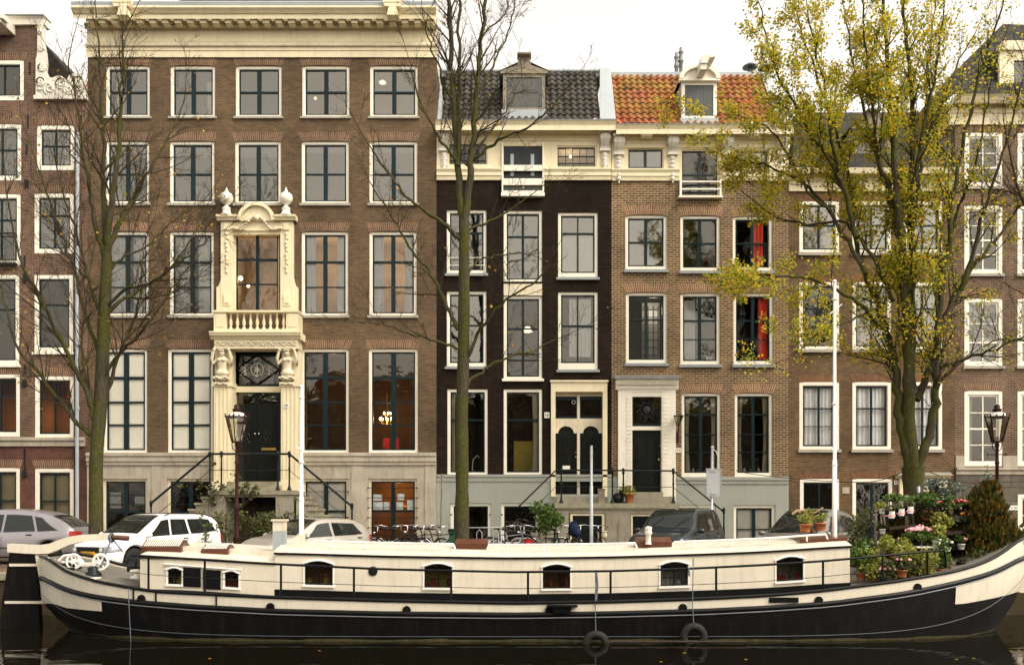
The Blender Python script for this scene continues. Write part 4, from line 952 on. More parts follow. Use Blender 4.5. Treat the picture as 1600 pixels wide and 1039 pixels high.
for px in (1010, 1094, 1180): b = MB(); b.prism([(X(px-10,FY-.3),Z(209.5,FY-.3)),(X(px-8,FY-.3),Z(215,FY-.3)),(X(px+8,FY-.3),Z(215,FY-.3)),(X(px+10,FY-.3),Z(209.5,FY-.3))], FY-.46, FY-.161); b.build('corbel', M['cream'], h54)
# door 54
yq = FY-.16; b = MB()
b.box(X(966,yq), X(988,yq), yq, FY+.15, Z(784,yq), Z(648,yq)-.001); b.box(X(1034,yq), X(1056,yq), yq, FY+.15, Z(784,yq), Z(648,yq)-.001); 
b.box(X(966,yq), X(988,yq), yq, FY+.15, Z(648,yq), Z(618,yq)); b.box(X(1034,yq), X(1056,yq), yq, FY+.15, Z(648,yq), Z(618,yq)); b.box(X(988,yq), X(1034,yq), yq+.02, FY+.15, Z(619.5,yq), Z(612,yq)); b.box(X(966,yq), X(1056,yq), yq, FY+.0, Z(611.9,yq), Z(609,yq)); b.box(X(966,yq), X(988,yq), yq+.001, FY+.0, Z(618,yq), Z(612,yq)); b.box(X(1034,yq), X(1056,yq), yq+.001, FY+.0, Z(618,yq), Z(612,yq))
for (a, c) in ((979,986),(1036,1043)):
    for k in range(26): zq = Z(776-6.1*k,yq); b.box(X(a,yq), X(c,yq), yq-.02, yq-.0005, zq, zq+.09)
b.box(X(988,yq), X(1034,yq), yq+.10, FY+.15, Z(671.5,yq), Z(665.5,yq))
b.build('door_surround', M['white'], h54)
b = MB(); b.prof(X(962,yq), X(1060,yq), [(FY,Z(609,yq)),(yq-.02,Z(609,yq)),(yq-.05,Z(606,yq)),(yq-.05,Z(602,yq)),(yq-.12,Z(599,yq)),(yq-.14,Z(594,yq)),(yq-.20,Z(593,yq)),(FY,Z(593,yq))])
for k in range(40): b.ball((X(964+2.4*k,yq), yq-.10, Z(601,yq)), .025, .03, .04, 6)
b.build('door_hood', M['white'], h54)
b = MB(); b.box(X(959,yq), X(1063,yq), yq-.26, FY-.001, Z(592.9,yq), Z(588.5,yq)); b.build('hood_capping', M['lead'], h54)
x_0, x_1, z_0, z_1 = door; yd = FY+.02
b = MB(); b.box(X(988),X(1034),yd,yd+.05,Z(619.5),Z(617)); b.box(X(988),X(1034),yd,yd+.05,Z(665),Z(662)); b.box(X(988),X(990),yd,yd+.05,Z(662),Z(619.5)); b.box(X(1032),X(1034),yd,yd+.05,Z(662),Z(619.5)); fr_ = b.build('fanlight', M['sash'], h54)
b = MB(); b.quad((X(989),yd+.03,Z(664)),(X(1033),yd+.03,Z(664)),(X(1033),yd+.03,Z(618)),(X(989),yd+.03,Z(618))).build('pane', M['glass_dark'], fr_)
b = MB(); cx = X(1011); cz = Z(640); b.torus((cx,yd+.0,cz), .24, .012, 'y', 20, 5); b.ball((cx,yd+.02,cz), .14, .03, .14)
for k in range(10): an = 2*PI*k/10; b.tube([(cx+.24*math.cos(an),yd,cz+.24*math.sin(an)),(cx+.42*math.cos(an+.25),yd,cz+.42*math.sin(an+.25))], .012, 5)
b.build('fanlight_ornament', M['sash_grey'], fr_); room(x_0+.1,x_1-.1,z_0,z_1,1.5,M['room_dark'],fr_)
b = MB(); b.box(X(988), X(1034), yd+.06, yd+.12, z_0-.2, Z(671.5))
for (v0, v1) in ((768,740),(733,682)): b.box(X(994),X(1028),yd+.04,yd+.0599,Z(v0),Z(v1)); b.box(X(996),X(1026),yd+.025,yd+.0399,Z(v0-2),Z(v1+2))
d = b.build('door', M['door'], h54); b = MB(); b.ball((X(1029.5),yd+.0,Z(718)),.045); b.tube([(X(1029.5),yd+.06,Z(718)),(X(1029.5),yd,Z(718))],.015,6); b.ball((X(1031.5),yd+.03,Z(697)),.022); b.ball((X(1031.5),yd+.03,Z(727)),.025); b.build('door_knob', M['brass'], d)
pl = MB(); pl.box(X(1056.5), X(1064), FY-.02, FY-.001, Z(707), Z(700)); pl = pl.build('number_plate', M['plate_white'], h54); text('54', .13, M['ink'], pl, (X(1060.3), FY-.022, Z(703.5)))
# wall lantern by the door of 54
wl = empty('wall_lantern', (X(1060), FY-.16, Z(680)), 'old glass wall lantern on an iron bracket beside the number 54 door', 'lantern')
b = MB(); lx, ly = X(1060,FY-.35), FY-.4; zt = Z(651); b.tube([(lx,FY,Z(680)),(lx,FY-.2,Z(684)),(lx,ly,Z(672)),(lx,ly,Z(666))], .022, 6); b.lathe((lx,ly,Z(666)), [(.05,0),(.07,.03)], 8); b.lathe((lx,ly,zt-.02), [(.19,0),(.2,.02),(.03,.03)], 6, sm=False); b.lathe((lx,FY-.03,Z(683)), [(.05,-.2),(.07,-.1),(.05,.1),(.02,.2)], 8); b.build('bracket', M['lampred'], wl)
b = MB(); b.lathe((lx,ly,Z(665)), [(.09,0),(.17,zt-.03-Z(665))], 6, sm=False); b.build('lantern_glass', M['lampglass'], wl)
# roof 54
zr0, zr1 = Z(194.5, yr0), Z(118, yr1)
tiled_roof('roof', M['tile_red'], h54, X(963,yr0), X(1216,yr0), yr0, zr0, yr1, zr1)
b = MB(); b.box(X(950,yr1),X(1192,yr1),yr1-.02,yr1+.12,zr1-.05,zr1+.12); b.box(X(950,yr1),X(1192,yr1),yr1+.12,yr1+6.5,zr1-.2,zr1); b.build('ridge_capping', M['zinc'], h54)
b = MB(); b.add([(X(1216,yr0),yr0-.02,zr0),(X(1230,yr0),yr0-.02,zr0),(X(1200,yr1),yr1,zr1+.12),(X(1188,yr1),yr1,zr1+.12)], [(0,1,2,3)]); b.build('party_wall_flashing', M['zinc'], h54)
body(h54, x0+.006, x1-.006, Z(196), mat=M['brick_54'])
dormer(h54, 1065, 1120, 185, 128, FY+.3, 1)
for (px, pyt) in ((1057,84),(1064,76)):
    b = MB(); Yc = FY+2.4; zt = Z(pyt,Yc); b.lathe((X(px,Yc),Yc,zt-1.1), [(.07,0),(.07,.55),(.10,.57),(.10,.66),(.07,.68),(.075,.9),(.1,.93),(.1,.97),(.06,1.02),(.06,1.12)], 12)
    tag(b.build('chimney_pot', M['lead'], h54), None, None)
for (px, py) in ((1172,106),(1196,108)):
    b = MB(); Yc = FY+2.5; zt = Z(py,Yc); b.tube([(X(px,Yc),Yc,zt-.7),(X(px,Yc),Yc,zt)], .08, 8); b.lathe((X(px,Yc),Yc,zt), [(.30,0),(.28,.04),(.12,.14),(.02,.17)], 12); b.build('flue_cowl', M['shutter_dark'], h54)

# shared stoop of 56 and 54
st2 = empty('stoop', (X(960), 31.3, 0), 'grey stone stoop landing shared by the doors 56 and 54 with iron railing', 'stoop', 'entrance stoops')
Ya = 30.7; zl = Z(786, Ya)
b = MB(); b.box(X(866,Ya), X(1062,Ya), Ya, FY-.041, zl-.17, zl); b.box(X(870,Ya), X(1058,Ya), Ya+.05, FY-.041, zl-.24, zl-.1701); b.build('landing', M['moss_stone'], st2)
b = MB(); b.box(X(868,FY), X(946,FY), FY-.7, FY-.161, zl+.001, zl+.22); b.box(X(985,FY), X(1050,FY), FY-.6, FY-.17, zl+.001, zl+.24); b.box(X(988,FY), X(1034,FY), FY-.3, FY+.05, zl+.2401, zl+.4); b.build('doorstep', M['stoop_stone'], st2)
b = MB(); y_ = Ya+.08
for (a, c) in ((868,889),(946,985),(1050,1060)): b.box(X(a,y_), X(c,y_), y_, FY-.041, 0, zl-.2401)
b.box(X(889,y_), X(946,y_), y_, FY-.041, zl-.33, zl-.2401); b.box(X(985,y_), X(1050,y_), y_, FY-.041, zl-.36, zl-.2401)
b.prism([(X(966,y_),.1),(X(980,y_),.1),(X(980,y_),zl-.7),(X(977,y_),zl-.55),(X(973,y_),zl-.48),(X(969,y_),zl-.55),(X(966,y_),zl-.7)], y_-.03, y_-.001)
b.build('stoop_wall', M['stoop_stone'], st2)
b = MB(); b.box(X(891,y_),X(895,y_),y_+.05,y_+.15,0,zl-.34); b.box(X(941,y_),X(945,y_),y_+.05,y_+.15,0,zl-.34); b.box(X(895,y_),X(941,y_),y_+.05,y_+.15,zl-.42,zl-.34); b.box(X(986,y_),X(989,y_),y_+.05,y_+.15,0,zl-.37); b.box(X(989,y_),X(1048,y_),y_+.05,y_+.15,zl-.44,zl-.37); b.build('cellar_frame', M['cream'], st2)
b = MB(); b.box(X(895,y_),X(941,y_),y_+.1,y_+.14,0,zl-.42); b.box(X(989,y_),X(1050,y_),y_+.1,y_+.14,0,zl-.44); b.build('cellar_door', M['door'], st2)
b = MB(); c = MB(); n = 9; rise = zl/n
for k in range(1, n):
    for s, xs_ in ((1, X(1062,Ya)), (-1, X(866,Ya))):
        run = .24 if s > 0 else .15
        zt = zl-rise*k; xa = xs_+s*run*(k-1); xb = xs_+s*run*k; b.box(min(xa,xb+s*.03), max(xa,xb+s*.03), Ya, FY-.042, zt-.07, zt); c.box(min(xa,xb), max(xa,xb), Ya+.05, FY-.043, 0, zt-.0701)
b.build('tread', M['moss_stone'], st2); c.build('stair_side', M['stoop_stone'], st2)
Yr = Ya+.1; zr = Z(735.5,Yr)
rail_run(st2, [(X(812,Yr),Yr,Z(790,Yr)), (X(869,Yr),Yr,Z(734,Yr)), (X(1052,Yr),Yr,zr), (X(1128,Yr),Yr,Z(797,Yr))], .028, .56, [(X(877,Yr),Yr,zl,zr),(X(957,Yr),Yr,zl,zr),(X(974,Yr),Yr,zl,zr),(X(1052,Yr),Yr,zl,zr),(X(1131,Yr),Yr,.1,Z(797,Yr))])

# ---------------------------------------------------------------- number 52 behind the leafy tree
x0, x1 = X(1232), X(1492)
h52 = empty('canal_house', ((x0+x1)/2, FY, 0), 'warm brown brick house with white windows and low door behind the leafy tree', 'house', HG)
wins = []
for (a, c) in ((1249,1311),(1332,1392),(1412,1472)):
    wins += [(a,c,315,395,1),(a,c,441,546,2),(a,c,597,702,3)]
wins += [(1250,1311,748,850,4),(1332,1394,748,850,4)]
door = hb(1412,1466,766,850)
holes = [hb(*w_[:4]) for w_ in wins]+[door]
wall(x0, x1, -.1, Z(300), holes, 'wall', M['brick_52'], h52)
for (a, c, t, u, r) in wins:
    h = hb(a,c,t,u); kw = dict(cols=2, cm=.07, sill='sill', silld=.09, sillh=.11, rows=(.63,.32), tm=(.05,.025), fw=.11, rec=.0, glass='glass', rm='room_dark')
    if r == 1: kw.update(rows=(.55,), glass='glass_hi', rm='room_grey')
    if r == 2: kw.update(glass='glass_hi' if a != 1249 else 'glass', cur=[('curtain',0,1,0,.6)] if a != 1249 else None)
    if r == 3: kw.update(cur=[('curtain',0,1)], glass='glass_clear')
    if r == 4: kw.update(rows=(.33,), glass='glass_dark' , sill=None, cur=[('curtain',0,1,0,.33)])
    window(h52, *h, **kw); arch(h[0], h[1], h[3]-.02, .27, M['arch_52'], h52, .1)
b = MB(); b.prof(x0+.002, x1-.002, [(FY-.001,Z(300)),(FY-.08,Z(300)),(FY-.08,Z(285)),(FY-.14,Z(283)),(FY-.14,Z(275)),(FY-.45,Z(272,FY-.4)),(FY-.5,Z(262,FY-.5)),(FY+.35,Z(262,FY-.5)),(FY+.35,Z(300))]); b.build('cornice', M['cream'], h52)
yd = FY-.12; b = MB()
b.box(X(1406,yd),X(1413,yd),yd,FY+.1,-.05,Z(757,yd)); b.box(X(1466,yd),X(1480,yd),yd,FY+.1,-.05,Z(757,yd)); b.box(X(1406,yd),X(1480,yd),yd,FY+.1,Z(757,yd)+.001,Z(748,yd)); b.prof(X(1401,yd),X(1484,yd),[(FY,Z(748,yd)),(yd-.05,Z(747,yd)),(yd-.15,Z(743,yd)),(FY,Z(743,yd))]); b.box(X(1413,FY),X(1466,FY),FY-.05,FY+.1,Z(772),Z(757)-.001)
b.build('door_surround', M['cream'], h52)
b = MB(); b.prism([(X(1399,yd),Z(743,yd)+.001),(X(1486,yd),Z(743,yd)+.001),(X(1480,yd),Z(738,yd)),(X(1403,yd),Z(738,yd))], yd-.2, FY-.001); b.build('door_hood', M['sill'], h52)
b = MB(); b.box(door[0], door[1], FY+.15, FY+.2, -.05, door[3]); b.box(door[0]+.2,door[1]-.2,FY+.13,FY+.1499,.4,1.2); b.build('door', M['door'], h52)
pl = MB(); pl.box(X(1397), X(1404), FY-.02, FY-.001, Z(757), Z(750)); pl = pl.build('number_plate', M['plate_white'], h52); text('52', .13, M['ink'], pl, (X(1400.5), FY-.022, Z(753.5)))
b = MB(); b.box(X(1316), X(1327), FY-.02, FY-.001, Z(771), Z(761))
b.build('gable_stone', M['stone'], h52)
body(h52, x0+.006, x1-.006, Z(275), mat=M['brick_52'])
yr1 = FY+3.2
b = MB(); b.add([(x0,FY-.3,Z(262,FY-.4)+.02),(x1,FY-.3,Z(262,FY-.4)+.02),(X(1478,yr1),yr1,Z(176,yr1)),(X(1245,yr1),yr1,Z(176,yr1))],[(0,1,2,3)]); b.add([(x0,FY-.3,Z(262,FY-.4)+.02),(X(1245,yr1),yr1,Z(176,yr1)),(X(1245,yr1),yr1+3,Z(176,yr1)),(x0,FY+9,Z(275))],[(0,1,2,3)]); b.add([(X(1245,yr1),yr1,Z(176,yr1)),(X(1478,yr1),yr1,Z(176,yr1)),(X(1478,yr1),yr1+5,Z(176,yr1)),(X(1245,yr1),yr1+5,Z(176,yr1))],[(0,1,2,3)]); b.build('roof', M['slate'], h52)
d = dormer(h52, 1335, 1392, 240, 202, FY+.6, 0)
b = MB(); b.box(X(1418,FY+4),X(1430,FY+4),FY+4,FY+4.6,Z(176,FY+3),Z(118,FY+4)); b.box(X(1416,FY+4),X(1432,FY+4),FY+3.95,FY+4.65,Z(118,FY+4)+.001,Z(114,FY+4)); b.build('chimney', M['offwhite'], h52)

# ---------------------------------------------------------------- number 50 at the right edge
x0, x1 = X(1492), X(1760)
h50 = empty('canal_house', ((x0+x1)/2, FY, 0), 'grey-brown brick house with steep slate roof and bluestone base at the right edge', 'house', HG)
wins = []
for (a, c) in ((1507,1566),(1590,1650),(1674,1734)):
    wins += [(a,c,208,292,1),(a,c,322,428,2),(a,c,467,572,3),(a,c,611,728,4)]
wins += [(1500,1562,782,850,5),(1589,1650,772,850,6)]
holes = [hb(*w_[:4]) for w_ in wins]
wall(x0, x1, Z(731), Z(190), holes, 'wall', M['brick_50'], h50)
wall(x0+.002, x1-.002, -.1, Z(731.5), holes, 'plinth_wall', M['bluestone'], h50, y=FY-.06, depth=.41)
b = MB(); b.prof(x0+.004, x1, [(FY-.0601,Z(742)),(FY-.10,Z(741)),(FY-.10,Z(736)),(FY-.16,Z(734)),(FY-.16,Z(730.5)),(FY+.02,Z(730))]); b.build('plinth_moulding', M['stone'], h50)
b = MB()
for (a, c) in ((1493,1506),(1567,1589),(1651,1673)): b.box(X(a),X(c),FY-.03,FY-.001,Z(730)+.001,Z(712))
b.build('stone_block', M['stone'], h50)
for (a, c, t, u, r) in wins:
    h = hb(a,c,t,u); kw = dict(cols=2, cm=.045, rows=(.75,.5,.25), tm=(.03,.06,.03), fw=.12, rec=-.0, sash='white', glass='glass', rm='room_grey', sill='sill', silld=.09, sillh=.1, frame='white')
    if r == 3: kw.update(rows=(.66,.33), cur=[('curtain',0,1,0,1,0)])
    if r == 1: kw.update(rows=(.66,.33))
    if r == 2 and a > 1580: kw['cur'] = [('curtain_red',.05,.5)]
    if r == 4: kw.update(rm='room_dark', glass='glass', sill=None, cur=[('curtain_cream',0,.2)]); 
    if r == 5: kw.update(rows=(.5,), glass='glass_dark', sill=None, frame='cream', y=FY-.05)
    if r == 6: kw.update(rows=(.6,.3), glass='glass_clear', rm='room_orange', sill=None, y=FY-.05)
    w = window(h50, *h, **kw)
    if r == 6: lamp_light(w, (X(1610),FY+1,Z(790)), 25, (1,.35,.12))
    if r < 5: arch(h[0], h[1], h[3]-.02, .30, M['arch_52'] if 0 else M['arch_big'], h50, .1)
b = MB(); b.prof(x0-.2, x1, [(FY-.001,Z(196)),(FY-.07,Z(196)),(FY-.07,Z(180)),(FY-.12,Z(178)),(FY-.12,Z(166)),(FY-.45,Z(162,FY-.4)),(FY-.55,Z(152,FY-.5)),(FY-.6,Z(147,FY-.6)),(FY+.35,Z(147,FY-.6)),(FY+.35,Z(196))]); b.build('cornice', M['cream'], h50)
ya_, yb_ = FY-.1, FY+4
b = MB(); p0 = (x0-.15,ya_,Z(150)); p1 = (x1,ya_,Z(150)); p2 = (X(1700,yb_),yb_,Z(42,yb_)); p3 = (X(1567,yb_),yb_,Z(38,yb_))
b.add([p0,p1,p2,p3],[(0,1,2,3)]); b.add([p0,p3,(p3[0],yb_+4,p3[2]),(x0-.15,FY+9,Z(150))],[(0,1,2,3)]); b.build('roof', M['slate'], h50)
body(h50, x0+.006, x1-.006, Z(152), mat=M['brick_50'])
Yd = FY+.5; b = MB(); b.box(X(1562,Yd),X(1584,Yd),Yd,Yd+.12,Z(146,Yd),Z(80,Yd)); b.box(X(1584,Yd),X(1640,Yd),Yd,Yd+.12,Z(95,Yd),Z(80,Yd)); b.box(X(1618,Yd),X(1640,Yd),Yd,Yd+.12,Z(146,Yd),Z(95.1,Yd)); b.box(X(1584,Yd),X(1618,Yd),Yd,Yd+.12,Z(146,Yd),Z(140,Yd)); b.prism([(X(1556,Yd),Z(80,Yd)+.001),(X(1646,Yd),Z(80,Yd)+.001),(X(1636,Yd),Z(66,Yd)),(X(1566,Yd),Z(66,Yd))], Yd-.1, Yd+.14); d = b.build('dormer', M['cream'], h50)
b = MB(); b.quad((X(1584,Yd),Yd+.06,Z(140,Yd)),(X(1618,Yd),Yd+.06,Z(140,Yd)),(X(1618,Yd),Yd+.06,Z(95,Yd)),(X(1584,Yd),Yd+.06,Z(95,Yd))).build('pane', M['glass_dark'], d)
b = MB(); b.box(X(1564,Yd),X(1638,Yd),Yd+.13,Yd+2.2,Z(146,Yd),Z(70,Yd)); b.build('dormer_cheek', M['slate'], d)
pl = MB(); pl.box(X(1571), X(1588.5), FY-.08, FY-.061, Z(796.5), Z(789.5)); pl = pl.build('sign_plate', M['plate_white'], h50); text('50 A NF', .105, M['ink'], pl, (X(1579.8), FY-.082, Z(793)))

# ---------------------------------------------------------------- left house with the scrolled gable
x0, x1 = X(-150), X(137)
hl = empty('canal_house', ((x0+x1)/2, FY, 0), 'red-brown brick house with white scrolled neck gable at the left edge', 'house', HG)
wins = [(-25,37,95,157,0),(-28,33,195,282,1),(58,116,197,266,1),(-30,32,304,414,2),(54,115,303,396,2),(-30,30,430,570,3),(54,114,430,550,3),(-32,31,585,682,4),(55,115,588,685,4),(-32,31,731,850,5),(55,115,732,850,5)]
holes = [hb(*w_[:4]) for w_ in wins]
wall(x0, x1-.002, Z(697), Z(158), holes, 'wall', M['brick_left'], hl)
wall(x0, X(62), Z(158)+.001, Z(32), holes, 'gable_wall', M['brick_left'], hl)
wall(x0, x1-.002, -.1, Z(697)-.001, holes, 'lower_wall', M['brick_left_low'], hl)
b = MB(); b.prof(x0, X(133), [(FY-.001,Z(697)),(FY-.06,Z(697)),(FY-.06,Z(690)),(FY-.12,Z(688)),(FY-.12,Z(684)),(FY-.001,Z(683))]); b.build('string_course', M['stone'], hl)
for (a, c, t, u, r) in wins:
    h = hb(a,c,t,u); kw = dict(cols=2, cm=.05, rows=(.66,), tm=(.05,), sill=None, fw=.12, bot=.16, rec=.0, glass='glass', rm='room_dark', frame='white')
    if r == 0: kw.update(rows=(), glass='glass_dark', cur=[('greyboard',0,1)], rm='room_grey'); kw['cur'] = [('shutter_dark',0,1)]
    if r == 1: kw.update(rows=(.55,), glass='glass_hi', rm='room_grey', cur=[('curtain',.72,1)] if a > 0 else None)
    if r == 2: kw.update(glass='glass_hi', rm='room_grey', cur=[('curtain',.8,1)] if a > 0 else None)
    if r == 3: kw.update(vcols=[], rows=(.63,), glass='glass', sill='white')
    if r == 4: kw.update(rows=(.66,), rm='room_brown', glass='glass_clear', cur=[('curtain_red',.82,1,0,1,.66)] if a > 0 else None)
    if r == 5: kw.update(rows=(.58,), glass='glass_clear', cur=[('blind',0,1,0,1,.0)])
    w = window(hl, *h, **kw)
    if r == 4: lamp_light(w, ((h[0]+h[1])/2-.2, FY+1.4, h[2]+.8), 13, (1,.55,.2))
    if r != 3: arch(h[0], h[1], h[3]-.02, .32, M['arch_big'], hl, .12)
    if r == 4:
        q = MB()
        for k in range(14): xx = h[0]+.2+(h[1]-h[0]-.4)*k/13; q.box(xx-.006,xx+.006,FY+.055,FY+.06,h[2]+(h[3]-h[2])*.68,h[3]-.16)
        for k in range(5): zq = h[2]+(h[3]-h[2])*(.70+.045*k); q.box(h[0]+.17,h[1]-.17,FY+.055,FY+.06,zq-.006,zq+.006)
        q.build('leaded_light', M['ink'], w)
    if r == 2 and a < 0:
        q = MB(); [q.tube([(X(1+k*3.2),FY-.12,Z(412)),(X(1+k*3.2),FY-.12,Z(366))], .012, 5) for k in range(-8,9)]; q.tube([(h[0]+.1,FY-.12,Z(366)),(h[1]-.1,FY-.12,Z(366))], .025, 6); q.box(h[0]+.1,h[1]-.1,FY-.16,FY-.001,Z(415),Z(412)); q.build('guard_rail', M['iron'], w)
b = MB()
for (px, py0, py1) in ((47,98,116),(44,180,200),(127,180,195),(42,226,242),(39,400,430),(117,400,430),(39,570,585),(117,545,570),(39,700,735),(117,700,735)): b.box(X(px)-.02, X(px)+.02, FY-.03, FY-.001, Z(py1), Z(py0))
b.build('wall_anchor', M['iron'], hl)
b = MB()
for (px, py) in ((42,287),(40,435),(39,599),(39,740)): b.box(X(px)-.06, X(px)+.06, FY-.08, FY-.001, Z(py+5), Z(py-5))
b.build('vent_box', M['iron'], hl)
b = MB(); b.prof(x0, X(72), [(FY-.001,Z(41)),(FY-.10,Z(41)),(FY-.12,Z(33)),(FY-.2,Z(30)),(FY+.3,Z(30)),(FY+.3,Z(41))]); b.build('gable_capping', M['white'], hl)
b = MB(); b.box(x0, X(73), FY-.24, FY+.32, Z(30)+.001, Z(28)); b.build('gable_flashing', M['lead'], hl)
# the claw piece: scrolled stone wing
pts = [(58,152),(58,96),(60,88),(61,40),(70,40),(69,70),(72,85),(73,100),(72,112),(76,122),(84,124),(92,120),(100,122),(106,128),(110,120),(118,117),(127,118),(134,124),(137,136),(136,150),(136,152)]
b = MB(); b.prism([(X(p),Z(q)) for p, q in pts], FY-.10, FY+.12); b.box(X(56),X(138)-.002,FY-.16,FY+.15,Z(158)+.002,Z(152)-.001)
for (px, py, r) in ((125,133,.32),(98,133,.24),(68,108,.16),(66,78,.12),(80,142,.26),(110,142,.22),(66,130,.18),(65,52,.09)): b.torus((X(px),FY-.10,Z(py)), r*.75, .045, 'y', 18, 6, random.random()*6, random.random()*6+5); b.torus((X(px),FY-.10,Z(py)), r*.35, .05, 'y', 12, 6)
for k in range(18): px, py = random.uniform(62,132), random.uniform(128,148); b.ball((X(px),FY-.1,Z(py)), random.uniform(.05,.1), .05, random.uniform(.04,.08), 6)
b.build('claw_piece', M['offwhite'], hl)
b = MB(); b.add([(X(60),FY+.2,Z(85)),(X(60),FY+.2,Z(158)),(X(112),FY+.6,Z(145)),(X(72),FY+.4,Z(86))],[(0,1,2,3)]); 
yr2 = FY+.9
tiled_roof('roof', M['tile_black'], hl, X(30,FY), X(137,FY)-.01, FY+.35, Z(160), FY+.42, Z(160)+.1)
b = MB(); b.add([(X(62,yr2),yr2,Z(60,yr2)),(X(137)-.003,yr2,Z(156)),(X(137)-.003,FY+9,Z(156)),(X(62,yr2),FY+9,Z(60,yr2))],[(0,1,2,3)]); b.add([(X(62,yr2),yr2,Z(60,yr2)),(X(137)-.003,yr2,Z(156)),(X(62,yr2),yr2,Z(158))],[(0,1,2)]); b.build('roof_slope', M['tile_black'], hl)
body(hl, x0, x1-.006, Z(158), mat=M['brick_left'])
b = MB(); b.box(X(-30), X(9,FY-.6), FY-.9, FY-.001, Z(56), Z(40)); b.prism([(X(-30),Z(40)+.001),(X(14,FY-.6),Z(52)),(X(14,FY-.6),Z(49)),(X(-4,FY-.6),Z(30)),(X(-30),Z(30))], FY-.95, FY-.9001+.3); b.build('hoist_beam', M['offwhite'], hl)
dp = MB(); dp.tube([(X(123),FY-.12,.0),(X(123),FY-.12,Z(480)),(X(124),FY-.12,Z(210))], .065, 10)
for py in (640,540,440,340,250): dp.tube([(X(123.3),FY-.12,Z(py)),(X(123.3),FY-.12,Z(py-4))], .085, 10)
dp.build('drainpipe', M['zinc'], hl)
# ---------------------------------------------------------------- ground, quay, water
WZ = -1.0
M['paving'] = brick('street_clinker', (.17,.12,.09), (.11,.085,.07), (.07,.06,.05), .21, .07, .12, soot=.2)
def flatbrick(m):                                                   # lay the courses in x,y
    nt = m.node_tree
    for n in nt.nodes:
        if n.type == 'SEPXYZ':
            for l in list(nt.links):
                if l.from_node == n: nt.links.remove(l)
            cb = [q for q in nt.nodes if q.type == 'COMBXYZ'][0]; nt.links.new(n.outputs[0], cb.inputs[0]); nt.links.new(n.outputs[1], cb.inputs[1])
flatbrick(M['paving'])
M['quaybrick'] = brick('quay_wall_brick', (.075,.05,.03), (.05,.035,.025), (.05,.05,.03), .2, .065, .12, soot=.9, grime=(.05,.06,.012))
M['asphalt'] = paint('ground', (.07,.065,.055), .9, .2, .3, dirt=.3, bmp=.2, streak=False)
def water_mat():
    m, nt, b, o = newmat('canal_water'); co = objco(nt)
    b.inputs['Base Color'].default_value = (.004,.0035,.0012,1); b.inputs['Roughness'].default_value = .035; b.inputs['IOR'].default_value = 1.33
    mp = N(nt, 'ShaderNodeMapping'); mp.inputs['Scale'].default_value = (.55,1.6,1); nt.links.new(co, mp.inputs['Vector'])
    bump(nt, b, noise(nt, 1.1, 3, .5, mp.outputs['Vector']), .2, .04); return m
QY = 22.5
b = MB(); b.quad((-200,-14,WZ),(200,-14,WZ),(200,QY+.3,WZ),(-200,QY+.3,WZ)); structure(b.build('water', water_mat()))
b = MB(); b.box(-60, 60, QY, QY+.6, -3, -.13); structure(b.build('quay_wall', M['quaybrick']))
b = MB()
for k in range(80): b.box(-60+1.5*k, -58.505+1.5*k, QY-.06, QY+.34, -.129, .04)
structure(b.build('quay_kerb', M['stoop_stone']))
b = MB(); b.box(-60, 60, QY+.3401, FY-2.2, -.3, 0); structure(b.build('street', M['paving']))
b = MB(); b.box(-60, 60, FY-2.1999, FY+.4, -.3, .05); structure(b.build('pavement', M['paving']))
b = MB(); b.quad((-400,FY+9,-.06),(400,FY+9,-.06),(400,500,-.06),(-400,500,-.06)); b.quad((-400,FY+.39,-.06),(-60,FY+.39,-.06),(-60,FY+9,-.06),(-400,FY+9,-.06)); structure(b.build('ground', M['asphalt']))
b = MB(); b.box(-60, 60, -40, -14, -3, 0); structure(b.build('opposite_bank', M['asphalt']))
# houses across the water, behind the viewer: they fill the lower panes and the water with their reflection
og = 'houses across the canal behind the viewer'
for i, (xa, xb, h_, mt) in enumerate(((-34,-20,13,'brick_left'),(-19.9,-8,15,'brick_big'),(-7.9,3,12.5,'brick_56'),(3.1,16,14.5,'brick_52'),(16.1,34,13,'brick_50'))):
    t = empty('canal_house', ((xa+xb)/2, -24, 0), ('red-brown','wide brown','narrow black','warm brown','grey-brown')[i]+' brick house on the opposite bank behind the viewer', 'house', og)
    holes = []
    nb = max(3, int((xb-xa)/2.6))
    for k in range(nb):
        for r in range(4): cx = xa+(xb-xa)*(k+.5)/nb; holes.append((cx-.6, cx+.6, 1+r*3.1, 2.9+r*3.1))
    b = MB(); b.box(xa, xb, -34, -24.3, 0, h_); b.build('wall', M[mt], t)
    w = MB(); g = MB()
    for h in holes: w.box(h[0]-.1, h[1]+.1, -24.299, -24.2, h[2]-.1, h[3]+.1); g.box(h[0], h[1], -24.199, -24.18, h[2], h[3])
    w.build('window', M['white'], t); g.build('pane', M['car_glass'], t)
    b = MB(); b.box(xa, xb, -24.7, -24.0, h_-.6, h_+.1); b.build('cornice', M['cream'], t)

